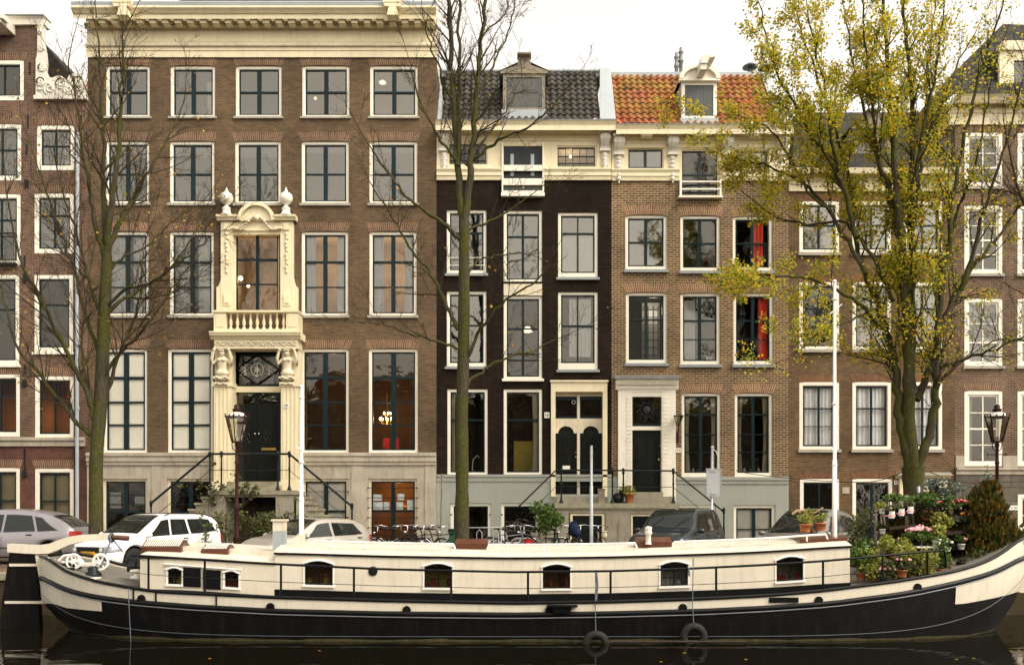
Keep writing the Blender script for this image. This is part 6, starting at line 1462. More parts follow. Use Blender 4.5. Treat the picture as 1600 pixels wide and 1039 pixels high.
    def screen(x0, x1, name, wid=.90):
        b = MB(); n_ = 10; m_ = 12; g = []
        for i in range(n_+1):
            x = x0+(x1-x0)*i/n_; p = sect(x)
            for j in range(m_+1):
                t = (j/m_*2-1)*wid; a = abs(t)*p[8][0]; q = p[8:]
                z = q[-1][1]
                for (y1, z1), (y2, z2) in zip(q, q[1:]):
                    if y2 <= a <= y1: z = z2+(z1-z2)*((a-y2)/(y1-y2) if y1 > y2 else 0)
                g.append((x, math.copysign(a, t), z+.012))
        b.add(g, [(i*(m_+1)+j, (i+1)*(m_+1)+j, (i+1)*(m_+1)+j+1, i*(m_+1)+j+1) for i in range(n_) for j in range(m_)], True)
        return b.build(name, M['car_glass'], root)
    ws = screen(cab[2]+.04, cab[3]-.06, 'windscreen'); screen(cab[0]+.10, cab[1]-.03, 'rear_window')
    b = MB()
    for s in (-.45, .25): x_ = cab[3]-.08; b.tube([(x_, s, sect(x_)[-1][1]+.02), (x_-.30, s+.28, sect(x_-.3)[-1][1]+.03)], .008, 5)
    b.build('wiper', M['rubber'], ws)
    for w_ in wx:
        for s in (-1, 1):
            b = MB(); b.lathe((w_, s*(W2-.12), wr), [(wr*.62,-.09),(wr*.93,-.10),(wr,-.06),(wr,.06),(wr*.93,.10),(wr*.62,.09)], 28, ax='y'); 
            wh = b.build('wheel', M['rubber'], root)
            b = MB(); yy = W2-.12; so = .06*s
            b.torus((w_, s*yy+so, wr), wr*.60, .022, 'y', 28, 6); b.lathe((w_, s*yy+so*.3, wr), [(.06,-.03),(.06,.03)], 12, ax='y')
            for q in range(6): a = 2*PI*q/6+.3; b.tube([(w_, s*yy+so*.8, wr), (w_+wr*.6*math.cos(a), s*yy+so*.9, wr+wr*.6*math.sin(a))], [.035,.028], 6)
            b.build('rim', M['chrome'], wh)
            b = MB(); b.lathe((w_, s*yy, wr), [(wr*.6,-.02),(wr*.6,.02)], 20, ax='y'); b.build('brake_disc', M['black'], wh)
    zb_ = smooth_prof(belt, hl*.9)
    def endpt(x, v):                                                 # lamp positions follow the corner of the body
        p = sect(x); return p[3][0], p[4][1]
    for s in (-1, 1):
        b = MB(); g = []
        for i in range(7):
            x = hl-.36+.34*i/6; p = sect(x); 
            for j in range(5):
                t = j/4; y = p[3][0]+.008 if t < .5 else p[4][0]+.008-(t-.5)*.06; z = zb_-.17+.15*t-.03*(i/6)
                if i == 6: y -= .02
                g.append((x, s*min(y, W2*plan(x)+.008), z))
        b.add(g, [(i*5+j, (i+1)*5+j, (i+1)*5+j+1, i*5+j+1) for i in range(6) for j in range(4)], True)
        yf = W2*plan(hl)*.96; b.box(hl-.01, hl+.012, min(s*yf, s*(yf-.34)), max(s*yf, s*(yf-.34)), zb_-.20, zb_-.06)
        hdl = b.build('headlight', M['headlamp'], root)
        b = MB(); b.lathe((hl+.014, s*(yf-.12), zb_-.13), [(.055,-.01),(.055,.004)], 14, ax='x'); b.build('headlight_lens', M['plate_white'], hdl)
        b = MB(); zr_ = smooth_prof(belt, -hl*.9); g = []
        for i in range(5):
            x = -hl+.005+.20*i/4; p = sect(x)
            for j in range(5): t = j/4; zq = zr_-.28+.30*t; yq = p[3][0] if zq < p[4][1] else p[4][0]; g.append((x, s*(yq+.012), zq))
        b.add(g, [(i*5+j, (i+1)*5+j, (i+1)*5+j+1, i*5+j+1) for i in range(4) for j in range(4)], True); yf = W2*plan(-hl)*.97; b.box(-hl-.012, -hl+.01, min(s*yf, s*(yf-.2)), max(s*yf, s*(yf-.2)), zr_-.28, zr_); b.build('tail_light', M['red'], root)
        xm = cab[3]-.25; pm = surf(xm, .08, s); b = MB(); b.ball((pm[0], pm[1]+s*.10, pm[2]+.05), .065, .10, .07); b.tube([(pm[0],pm[1]-s*.02,pm[2]),(pm[0],pm[1]+s*.08,pm[2]+.03)], .02, 6); b.build('wing_mirror', pcol, root)
    b = MB(); z_ = zb_-.10; b.box(hl-.01, hl+.014, -.40, .40, z_-.11, z_+.03); b.box(hl-.01, hl+.012, -.5, .5, .30, .42); gr = b.build('grille', M['black'], root)
    b = MB(); b.box(hl-.01, hl+.03, -.42, .42, z_+.031, z_+.045); b.build('grille_trim', M['chrome'], gr)
    b = MB(); b.box(hl+.0, hl+.03, -.26, .26, .44, .55); pt = b.build('number_plate', M['yellow'], root)
    b = MB(); b.box(-hl-.03, -hl, -.26, .26, .50, .61); b.build('number_plate', M['yellow'], root)
    if plate: text(plate, .10, M['ink'], pt, (hl+.032, 0, .495), (PI/2, 0, PI/2))
    b = MB(); b.box(hl+.0301, hl+.032, -.26, -.225, .44, .55); b.build('plate_band', M['blue'], pt)
    # panel gaps and handles
    b = MB()
    for s in (-1, 1):
        for wq in sidewin[:2]:
            for xg in (wq[1]+.03,):
                pts = []
                for t in range(9):
                    zc = .36+(smooth_prof(belt, xg)-.38)*t/8; p = sect(xg); pts.append((xg, s*(sorted([(abs(q[1]-zc), q[0]) for q in p[:6]])[0][1]+.001), zc))
                b.tube(pts, .006, 4)
        b.tube([(x, s*(sect(x)[2][0]+.004), .50) for x in [wx[0]+.45+(wx[1]-wx[0]-.9)*i/8 for i in range(9)]], .014, 6)
    b.build('door_gap', M['rubber'], root)
    for s in (-1, 1):
        for wq in sidewin[:2]:
            xg = wq[0]+.16; p = sect(xg); b = MB(); b.tube([(xg-.08, s*(p[4][0]+.02), p[4][1]-.03), (xg+.08, s*(p[4][0]+.02), p[4][1]-.025)], .016, 6); b.build('door_handle', M['black'], root)
    if rails:
        b = MB()
        for s in (-1, 1): b.tube([(x, s*(sect(x)[8][0]-.03), sect(x)[9][1]+(.055 if 0 < i < 8 else .0)) for i, x in enumerate([cab[1]+.1+(cab[2]-cab[1]-.2)*i/8 for i in range(9)])], .014, 6)
        b.build('roof_rail', M['black'], root)
    root.location = loc; root.rotation_euler = (0,0,rz)
    return root
def hd_(hx, hy): return math.atan2(hy, hx)
white = carpaint('white_car_paint', (.80,.79,.77), 0)
make_car('white estate car with black roof rails facing the water, near the left tree', 4.15, 1.66,
  [(-2.07,.55),(-2.04,.95),(-1.9,1.28),(-1.6,1.46),(-.6,1.50),(.25,1.47),(.75,1.22),(1.13,.98),(1.6,.90),(1.95,.76),(2.07,.52)],
  [(-2.07,.50),(-2.0,.92),(-1,.93),(0,.90),(1.0,.88),(1.6,.82),(1.95,.68),(2.07,.48)], (-1.25,1.28), (-2.02,-1.75,.22,1.15),
  [(-.62,.02,-.05,-.58,.06,.9),(.08,.92,.30,.02,.06,.9),(-1.72,-.70,-.66,-1.50,.06,.9)], white, (-10.0,25.0,0), hd_(-.42,-.9), 0, True, plate='53-HTS-2')
make_car('lilac grey rounded family car seen from the side at the left edge', 4.28, 1.75,
  [(-2.14,.55),(-2.12,.90),(-1.95,1.12),(-1.55,1.38),(-.9,1.58),(0,1.64),(.5,1.58),(1.0,1.30),(1.45,1.02),(1.9,.85),(2.14,.52)],
  [(-2.14,.50),(-2.08,.92),(-1,.96),(0,.93),(1.0,.92),(1.6,.88),(1.95,.70),(2.14,.48)], (-1.35,1.35), (-2.08,-1.35,.35,1.45),
  [(-.95,-.02,-.06,-.80,.05,.88),(.05,.90,.45,.02,.05,.88),(-1.62,-1.02,-.88,-1.10,.05,.86)], carpaint('lilac_grey_car_paint', (.29,.27,.285), .4), (-15.05,27.4,0), hd_(-1,-.02), .5, wr=.32)
make_car('pale silver three-door hatchback parked behind the barge flue', 3.8, 1.64,
  [(-1.9,.52),(-1.88,.85),(-1.72,1.10),(-1.42,1.30),(-.6,1.38),(.1,1.36),(.5,1.18),(.98,.93),(1.4,.86),(1.75,.72),(1.9,.50)],
  [(-1.9,.48),(-1.83,.86),(-1,.88),(0,.86),(.9,.84),(1.4,.78),(1.75,.66),(1.9,.46)], (-1.2,1.2), (-1.86,-1.4,.1,1.0),
  [(-.25,.72,.22,-.22,.06,.9),(-1.42,-.34,-.32,-1.15,.06,.9)], carpaint('pale_silver_car_paint', (.46,.43,.38), .5), (-5.75,25.3,0), hd_(-.60,-.8), .5, wr=.29)
make_car('dark blue small off-roader behind the barge roof near number 54', 3.9, 1.72,
  [(-1.95,.60),(-1.93,1.0),(-1.86,1.3),(-1.66,1.60),(-.6,1.67),(.2,1.64),(.55,1.46),(1.0,1.10),(1.45,1.00),(1.8,.86),(1.95,.55)],
  [(-1.95,.55),(-1.9,1.0),(-1,1.02),(0,1.0),(.9,.99),(1.45,.93),(1.8,.78),(1.95,.52)], (-1.2,1.25), (-1.93,-1.75,.2,1.02),
  [(-.2,.78,.32,-.18,.05,.9),(-1.15,-.30,-.28,-1.12,.05,.9),(-1.72,-1.28,-1.25,-1.62,.1,.86)], carpaint('navy_car_paint', (.003,.010,.018), .1), (4.65,25.2,0), hd_(-.5,-.87), .4, wr=.34)
make_car('grey people carrier with fallen leaves under its windscreen, behind the teak hatch', 4.3, 1.76,
  [(-2.15,.55),(-2.13,.95),(-2.0,1.22),(-1.6,1.48),(-.7,1.62),(.1,1.62),(.6,1.44),(1.2,1.10),(1.55,.96),(1.95,.82),(2.15,.52)],
  [(-2.15,.50),(-2.08,.96),(-1,.98),(0,.95),(1.0,.93),(1.6,.88),(1.95,.72),(2.15,.48)], (-1.35,1.35), (-2.08,-1.55,.15,1.52),
  [(-1.0,-.02,-.06,-.92,.05,.88),(.05,.98,.32,.02,.05,.88),(-1.75,-1.08,-1.0,-1.45,.05,.84)], carpaint('mid_grey_car_paint', (.22,.215,.205), .5), (8.45,25.5,0), hd_(-.62,-.78), .5, wr=.32)

# ---------------------------------------------------------------- bicycles
BG = 'bicycles parked on the quay'
def make_bike():
    r = empty('bicycle', (0,0,0), '', 'bicycle', BG); R = .34
    for x in (-.53, .53):
        b = MB(); b.torus((x,0,R), R, .018, 'y', 28, 6); w = b.build('wheel', M['rubber'], r)
        b = MB(); b.torus((x,0,R), R-.025, .008, 'y', 28, 4); b.tube([(x,-.04,R),(x,.04,R)], .02, 8)
        for k in range(14): a = 2*PI*k/14; b.tube([(x,.02*(-1)**k,R),(x+(R-.03)*math.cos(a),0,R+(R-.03)*math.sin(a))], .003, 3, False)
        b.build('rim', M['chrome'], w)
    b = MB(); bb = (-.05,0,.28); hd = (.36,0,.86); st_ = (-.20,0,.78)
    b.tube([bb,(.40,0,.72)],.018,6); b.tube([st_,(.37,0,.83)],.014,6); b.tube([bb,(-.24,0,.92)],.016,6); b.tube([bb,(-.53,0,.34)],.012,6); b.tube([(-.20,0,.76),(-.53,0,.34)],.010,6)
    b.tube([(.34,0,.94),(.42,0,.66),(.53,0,.34)],.015,6); b.build('frame', M['black'], r)
    b = MB(); b.torus((-.53,0,R), R+.035, .016, 'y', 16, 4, .2, PI*.95); b.torus((.53,0,R), R+.035, .016, 'y', 12, 4, .6, PI*.8); b.build('mudguard', M['chrome'], r)
    b = MB(); b.tube([(.33,0,.90),(.31,0,1.06),(.36,0,1.10)],.013,6); b.tube([(.02,-.30,1.05),(.16,-.29,1.08),(.33,-.2,1.12),(.36,0,1.10),(.33,.2,1.12),(.16,.29,1.08),(.02,.30,1.05)],.012,6); hbx = b.build('handlebar', M['chrome'], r)
    b = MB(); b.tube([(-.0,-.30,1.045),(.10,-.295,1.07)],.018,6); b.tube([(-.0,.30,1.045),(.10,.295,1.07)],.018,6); b.build('grip', M['rubber'], hbx)
    b = MB(); b.prof(-.02,.02,[(-.01,.9),(.01,.9),(.01,1.0),(-.01,1.0)]); b.v = [(v[0]-.25,v[1],v[2]) for v in b.v]; b.ball((-.30,0,1.0),.13,.10,.04); b.ball((-.17,0,1.0),.12,.035,.03); b.build('saddle', M['rubber'], r)
    b = MB(); b.box(-.80,-.38,-.07,.07,.72,.735); b.tube([(-.78,.05,.72),(-.55,.05,.36)],.006,4); b.tube([(-.78,-.05,.72),(-.55,-.05,.36)],.006,4); b.build('carrier', M['black'], r)
    b = MB(); b.ball((.44,0,.88),.045,.045,.045); b.build('headlamp', M['chrome'], r)
    b = MB(); b.torus((-.05,0,.28),.09,.01,'y',16,4); b.tube([(-.05,-.05,.28),(-.05,-.06,.12)],.008,4); b.tube([(-.05,.05,.28),(-.05,.06,.44)],.008,4); b.build('chainset', M['chrome'], r)
    return r
proto = make_bike()
spots = [(118,28.6,1.2,'black bicycle with mustard saddle beside the trunk of the left tree'),
 (612,29.6,.35,'bicycle with dark crate at the left end of the row below the barred window'),(640,29.2,1.9,'chrome-barred bicycle leaning under the barred basement window'),
 (668,29.5,-.4,'bicycle with mudguard pointing at the green bin'),(684,28.9,.1,'low bicycle just left of the green bin'),
 (800,28.6,.5,'bicycle with pale frame behind the bar rack right of the centre tree'),(832,28.9,2.6,'bicycle with white tyres in front of the bay shrub'),(852,29.3,.2,'bicycle mostly hidden by the bay shrub'),
 (892,28.7,1.75,'bicycle carrying a navy bag beside the grey pole'),(935,28.5,1.5,'cream bicycle with yellow basket right of the grey pole'),(604,28.7,2.8,'bicycle with low frame left of the crate bicycle'),(655,28.5,1.2,'bicycle seen nearly head-on with gleaming handlebar below the barred window'),(868,28.4,1.35,'bicycle seen from its front wheel at the right of the bay shrub'),(790,29.6,-.3,'bicycle with curved handlebar against the grey plinth right of the rack'),
 (917,29.4,2.2,'bicycle with swept handlebar behind the grey pole')]
bikes = []
for i, (px, Y, rz, lab) in enumerate(spots):
    o = proto if i == 0 else copy_tree(proto)
    o.location = (X(px,Y), Y, 0); o.rotation_euler = (0,.0,rz); o['label'] = lab; bikes.append(o)
recolor(bikes[0], {'saddle': M['orange']}); recolor(bikes[9], {'frame': M['cream']}); recolor(bikes[5], {'frame': M['zinc']}); recolor(bikes[6], {'frame': M['lead'], 'wheel': M['offwhite']}); recolor(bikes[2], {'frame': M['sash']})
def boxthing(name, x0,x1,y0,y1,z0,z1, mat, label, cat, taper=.0, group=None):
    b = MB(); b.box(x0,x1,y0,y1,z0,z1)
    if taper:
        cx, cy = (x0+x1)/2, (y0+y1)/2; b.v = [((v[0]-cx)*(1-taper if v[2] < (z0+z1)/2 else 1)+cx, (v[1]-cy)*(1-taper if v[2] < (z0+z1)/2 else 1)+cy, v[2]) for v in b.v]
    b.box(x0-.015,x1+.015,y0-.015,y1+.015,z1-.03,z1+.005)
    return tag(b.build(name, M[mat]), label, cat, group)
boxthing('crate', X(627,28.6),X(650,28.6),28.5,28.8,Z(848,28.6),Z(834,28.6),'wood_dark','dark crate on the front carrier of a bicycle under the barred window','crate')
b = MB(); Y=28.4; b.ball((X(896,Y),Y,Z(826,Y)),.17,.14,.26,12); b.ball((X(901,Y),Y,Z(832,Y)),.14,.14,.16,12); b.tube([(X(893,Y),Y-.1,Z(817,Y)),(X(896,Y),Y-.05,Z(812,Y)),(X(900,Y),Y-.1,Z(817,Y))],.015,6); tag(b.build('bag', M['blue']), 'navy cloth bag hanging on the bicycle beside the grey pole', 'bag')
b = MB(); Y=28.3; b.ball((X(944,Y),Y,Z(836,Y)),.10,.1,.13,10); b.torus((X(944,Y),Y,Z(830,Y)),.09,.015,'z'); tag(b.build('basket', M['leaf_lime'] if 0 else M['curtain_cream']), 'small yellowish basket on the cream bicycle', 'basket')
bn = empty('bin', (X(711,27),27,0), 'dark green litter bin left of the centre tree', 'bin'); b = MB(); x0, x1 = X(702,27), X(711,27); b.box(x0,x1,26.9,27.2,0,Z(829,27)); b.build('bin_body', paint('bin_green',(.015,.07,.035),.45,.1,dirt=.15), bn); b = MB(); b.box(x0-.02,x1+.02,26.88,27.22,Z(829,27),Z(826,27)); b.box(x0+.03,x1-.03,26.89,26.899,Z(836,27),Z(832,27)); b.build('bin_lid', M['sash'], bn)
# rack beside centre tree, sack
b = MB(); Y = 27.6; xs3 = (X(717,Y), X(783,Y))
b.tube([(xs3[0],Y,0),(xs3[0],Y,Z(824,Y)),(xs3[1],Y,Z(824,Y)),(xs3[1],Y,0)], .018, 6)
for px in (722,749,775):
    for d in (-4, 4): b.tube([(X(px+d,Y),Y,0),(X(px+d,Y),Y,Z(832,Y)),(X(px,Y),Y,Z(827,Y))], .012, 5)
tag(b.build('bicycle_rack', M['steel']), 'galvanised tube bicycle rack right of the centre tree', 'rack')
b = MB(); Y = 28.0; b.lathe((X(825,Y),Y,.15), [(.16,0),(.20,.15),(.19,.35),(.14,.50),(.16,.55)], 14); tag(b.build('plant_tub', M['red']), 'bright red tub standing among the bicycles right of the centre tree', 'tub')

# ---------------------------------------------------------------- street furniture
LG = 'crowned lantern posts on the quay'
def lamp_post(px, Y, pt, label):
    r = empty('street_lamp', (X(px,Y),Y,0), label, 'street lamp', LG); x = X(px,Y); z1 = Z(692,Y)
    b = MB(); b.lathe((x,Y,0), [(.16,0),(.16,.25),(.12,.32),(.10,.7),(.12,.75),(.075,.85),(.065,1.6),(.085,1.65),(.085,1.7),(.055,1.78),(.05,z1-.65),(.075,z1-.6),(.05,z1-.55),(.045,z1-.12),(.07,z1-.08),(.05,z1)], 12); b.tube([(x-.28,Y,z1-.35),(x+.28,Y,z1-.35)], .015, 6)
    for s in (-1,1): b.ball((x+s*.28,Y,z1-.35), .03); b.tube([(x,Y,z1-.28),(x+s*.12,Y,z1-.18),(x+s*.15,Y,z1-.04),(x+s*.12,Y,z1+.06)], .014, 5)
    b.build('post', M['lampred'], r)
    zt = Z(652,Y); b = MB(); rb, rt = .15, .33
    for k in range(6):
        a = PI/6+k*PI/3; p = (x+rb*math.cos(a),Y+rb*math.sin(a),z1+.03); q = (x+rt*math.cos(a),Y+rt*math.sin(a),zt); b.tube([p,q], .016, 5)
        a2 = a+PI/3; b.tube([q,(x+rt*math.cos(a2),Y+rt*math.sin(a2),zt)], .022, 5); b.tube([p,(x+rb*math.cos(a2),Y+rb*math.sin(a2),z1+.03)], .018, 5); b.prism([(q[0]-.035,zt),(q[0]+.035,zt),(q[0]+math.copysign(.02,q[0]-x),zt+.13)], q[1]-.01, q[1]+.01)
        am = a+PI/6; qm = (x+rt*.87*math.cos(am),Y+rt*.87*math.sin(am)); b.prism([(qm[0]-.05,zt),(qm[0]+.05,zt),(qm[0],zt+.08)], qm[1]-.01, qm[1]+.01)
    b.lathe((x,Y,z1), [(.06,0),(.16,.03),(.1,.04)], 8); b.lathe((x,Y,zt+.15), [(.12,0),(.12,.06),(.15,.08),(.08,.13),(.09,.2),(.03,.25)], 10); ln = b.build('lantern_frame', M['lampred'], r)
    b = MB(); b.lathe((x,Y,z1+.03), [(rb-.01,0),(rt-.01,zt-z1-.03)], 6, sm=False); b.v = [((v[0]-x)*math.cos(PI/6)-(v[1]-Y)*math.sin(PI/6)+x, (v[0]-x)*math.sin(PI/6)+(v[1]-Y)*math.cos(PI/6)+Y, v[2]) for v in b.v]; b.build('lantern_glass', M['lampglass'], ln)
    b = MB(); b.lathe((x,Y,zt-.01), [(rt-.02,0),(rt-.05,.06),(.2,.14),(.10,.17)], 12); b.build('lantern_cap', M['offwhite'], ln)
    b = MB(); b.ball((x,Y,z1+.12), .06, .06, .09); b.build('lamp_bulb', M['plate_white'], ln)
lamp_post(370, 27.5, 640, 'dark red crowned lantern post in front of the sculpted portal')
lamp_post(1558, 27.5, 640, 'dark red crowned lantern post rising behind the conifer at the right')
b = MB(); Y = 27; b.tube([(X(924,Y),Y,0),(X(924,Y),Y,Z(760,Y)),(X(924,Y),Y,Z(759,Y)),(X(924,Y),Y,Z(696,Y))], [.055,.055,.042,.042], 10); tag(b.build('pole', M['steel']), 'plain galvanised pole standing before the black double doors', 'pole')
sp = empty('road_sign', (X(1112,26),26,0), 'grey sign seen from behind on a pole left of the plinth windows of number 54', 'sign'); Y = 26
b = MB(); b.tube([(X(1112,Y),Y,0),(X(1112,Y),Y,Z(800,Y)),(X(1112,Y),Y,Z(799,Y)),(X(1113,Y),Y,Z(700,Y))], [.06,.06,.038,.038], 10); b.ball((X(1113,Y),Y,Z(699,Y)),.05); b.build('pole', M['steel'], sp)
b = MB(); b.box(X(1103,Y),X(1126,Y),Y-.07,Y-.045,Z(775,Y),Z(732,Y)); b.box(X(1103,Y),X(1126,Y),Y-.085,Y-.0701,Z(733.5,Y),Z(732,Y)); b.box(X(1103,Y),X(1126,Y),Y-.085,Y-.0701,Z(775,Y),Z(773.5,Y)); b.box(X(1103,Y),X(1104,Y),Y-.085,Y-.0701,Z(773.5,Y),Z(733.5,Y)); b.box(X(1125,Y),X(1126,Y),Y-.085,Y-.0701,Z(773.5,Y),Z(733.5,Y)); 
b.box(X(1109,Y),X(1117,Y),Y-.1,Y-.0702,Z(737,Y),Z(735,Y)); b.box(X(1109,Y),X(1117,Y),Y-.1,Y-.0702,Z(772,Y),Z(770,Y)); b.build('sign_panel', M['steel'], sp)
b = MB(); b.tube([(X(1113,Y),Y-.03,Z(701,Y)),(X(1118,Y),Y-.05,Z(705,Y)),(X(1122,Y),Y-.06,Z(715,Y))],.012,5); b.build('cable_tie', M['potwhite'], sp)
b = MB(); pts = []
for k in range(30): t = k/29; px = 1150+(1620-1150)*t; py = 735+20*math.sin(t*PI*.9)**.7 + (18*(t-.63) if t > .63 else 0) - 22*math.exp(-((px-1432)/45)**2); Y = 31.2-5.5*math.exp(-((px-1432)/120)**2); pts.append(P(px,py,Y))
b.tube(pts, .012, 5); tag(b.build('cable', M['ink']), 'thin black cable slung from the facades across the leafy tree trunk', 'cable')
b = MB(); Y = 30.9; b.tube([(X(688,Y),Y,0),(X(691,Y),Y,Z(740,Y))], .035, 8); tag(b.build('plank', M['wood_grey']), 'weathered wooden pole leaning in the corner left of number 56', 'plank')
b = MB(); Y = 25; pts = [P(1435,760,24.6),P(1437,800,24.5),P(1433,850,24.5)]; b.tube(pts, .045, 8); tag(b.build('post', M['steel']), 'pale metal tube leaning on the trunk of the leafy tree', 'post')

# ---------------------------------------------------------------- trees
def rnd_dir(d, ang):
    d = d.normalized(); o = d.orthogonal().normalized(); o = Quaternion(d, random.uniform(0, 2*PI)) @ o
    return (d*math.cos(ang)+o*math.sin(ang)).normalized()
def catmull(pts, n):
    out = []; m = len(pts)
    for i in range(m-1):
        p0, p1, p2, p3 = pts[max(i-1,0)], pts[i], pts[i+1], pts[min(i+2,m-1)]
        for k in range(n):
            t = k/n; out.append(.5*((2*p1)+(p2-p0)*t+(2*p0-5*p1+4*p2-p3)*t*t+(3*p1-p0-3*p2+p3)*t**3))
    out.append(pts[-1]); return out
def leaf(mb, p, s, droop=.3):
    d = Vector((random.gauss(0,1),random.gauss(0,1),random.gauss(-droop,.6))).normalized(); w = rnd_dir(d, PI/2)*s*.42; n_ = d.cross(w).normalized()*s*.10
    mb.add([p, p+d*s*.45+w+n_, p+d*s, p+d*s*.45-w+n_], [(0,1,2),(0,2,3)])
def sprout(mb, lf, p, d, L, r, lvl, cfg):
    n = max(3, int(L/cfg['seg'])); pts = [p]; rs = [r]; cd = d.copy(); st = L/n
    for i in range(n):
        cd = (cd + Vector((random.gauss(0,cfg['wob']),random.gauss(0,cfg['wob']),random.gauss(cfg['up'],cfg['wob'])))).normalized()
        pts.append(pts[-1]+cd*st); rs.append(max(cfg['rmin'], r*(1-.75*(i+1)/n)))
    mb.tube(pts, rs, 5 if r > .02 else 3, False)
    if lvl < cfg['lv']:
        k = int(L*cfg['dens'][lvl])+1
        for i in range(k):
            t = random.uniform(.12, .97); j = min(n-1, int(t*n)); f = t*n-j; q = pts[j].lerp(pts[j+1], f)
            nd = rnd_dir((pts[j+1]-pts[j]), random.uniform(.45,.95)); nd.y *= .8; nd.z += cfg['up']*1.5
            sprout(mb, lf, q, nd.normalized(), L*random.uniform(.28,.55)*(1.15-.5*t), max(cfg['rmin'], rs[j]*.5), lvl+1, cfg)
    pr = cfg['leafp'](pts[-1])
    if lf is not None and lvl >= 1 and pr > 0:
        m = int(L*cfg['leafd']*pr + random.random())
        for i in range(m): t = random.uniform(.2,1)*n; j = min(n-1, int(t)); lf_p = pts[j].lerp(pts[j+1], t-j)+Vector([random.gauss(0,.10) for _ in range(3)]); leaf(lf, lf_p, random.uniform(*cfg['leafs']))
def tree(label, base_px, Y, trunk, limbs, cfg, bark, leafm, seed, cat='tree', group=None):
    random.seed(seed)
    t = empty('autumn_tree' if cfg['leafd'] > 8 else 'bare_tree', (X(base_px,Y),Y,0), label, cat, group)
    b = MB(); pts = [P(px,py,Y) for px,py,r in trunk]; pts[0].z = -.05; rs = [r*Y/F for px,py,r in trunk]
    cp = catmull(pts, 4); cr_ = [interp(list(enumerate(rs)), i/4) for i in range(len(cp))]
    cr_[0] *= 1.5; cr_ = [r*(1+random.uniform(-.05,.05)) for r in cr_]
    b.tube(cp, cr_, 14)
    tw = MB(); lf = MB()
    for l in limbs:
        dy = l[0]; pp = l[1]; n = len(pp); pts = []; rs = []
        for i, q in enumerate(pp): yy = Y+dy*(i/(n-1))**1.2; pts.append(P(q[0],q[1],yy)); rs.append((q[2] if len(q) > 2 else None))
        r0, r1 = l[2]*Y/F, l[3]*Y/F; cp = catmull(pts, 5); m = len(cp)
        for i in range(1, m-1): cp[i] = cp[i]+Vector([random.gauss(0,.025) for _ in range(3)])
        cr_ = [r0+(r1-r0)*(i/(m-1))**.8 for i in range(m)]
        b.tube(cp, cr_, 10 if r0 > .06 else 6)
        Ltot = sum((cp[i+1]-cp[i]).length for i in range(m-1)); k = int(Ltot*cfg['d0'])
        for i in range(k):
            t_ = random.uniform(cfg['t0'], 1)**.8*(m-1); j = min(m-2, int(t_)); q = cp[j].lerp(cp[j+1], t_-j); nd = rnd_dir(cp[j+1]-cp[j], random.uniform(.4,.9)); nd.z += cfg['up']
            sprout(tw, lf, q, nd.normalized(), random.uniform(*cfg['L1'])*(1.15-.6*j/m), max(.008, min(.03, cr_[j]*.45)), 0, cfg)
        sprout(tw, lf, cp[-1], (cp[-1]-cp[-2]).normalized(), random.uniform(*cfg['L1']), r1, 0, cfg)
    b.build('trunk', bark, t); tw.build('branches', M['twig'], t)
    if lf.v: lf.build('foliage', leafm, t)
    return t
bare = dict(seg=.22, wob=.09, up=.05, rmin=.0046, lv=2, dens=(3.6,3.8), leafp=lambda p: .5, leafd=.42, leafs=(.07,.11), d0=3.3, t0=.15, L1=(1.0,2.2))
tree('bare mossy tree in front of the left edge of the wide house', 150, 26, [(150,870,11),(150,790,10.5),(150,730,10),(153,680,10),(158,620,10),(161,540,9.5),(163,480,9),(167,400,7.5)],
 [(.5,[(167,405),(163,330),(162,260),(159,180),(155,100),(150,30)],6,1),(-.8,[(166,400),(172,350),(180,270),(187,190),(190,110),(193,50)],6.5,1),(1.2,[(168,395),(185,350),(205,315),(235,265),(262,215),(285,165)],5,.9),
  (-1.2,[(163,400),(150,350),(138,290),(128,220),(118,150),(108,90)],4.5,.9),(1,[(150,685),(128,668),(95,630),(62,585),(28,545),(10,480),(-10,420)],4.5,1),(-1.5,[(150,660),(135,610),(110,560),(75,490),(55,450),(30,400),(10,300)],5,1),
  (1.5,[(158,560),(135,500),(115,420),(90,350),(60,260),(35,190)],3.5,.8),(-.9,[(163,500),(140,440),(125,380),(100,310),(85,230)],3.5,.8),(1.6,[(165,490),(190,470),(230,445),(265,420),(300,370),(335,330)],3.5,.8),(-1.4,[(165,480),(195,452),(240,440),(290,405),(330,370)],3,.7),
  (.7,[(156,650),(172,600),(190,545),(210,500),(222,440),(225,380)],4,.8),(-1,[(158,600),(180,560),(205,535),(235,500),(270,450),(300,410)],3.5,.7),(1.4,[(166,430),(195,400),(230,385),(265,350),(310,320)],2.5,.7),(-.6,[(150,670),(140,610),(128,540),(135,480),(138,440)],3.5,.8)],
 bare, M['bark'], M['leaf_gold'], 11, group='bare canal trees')
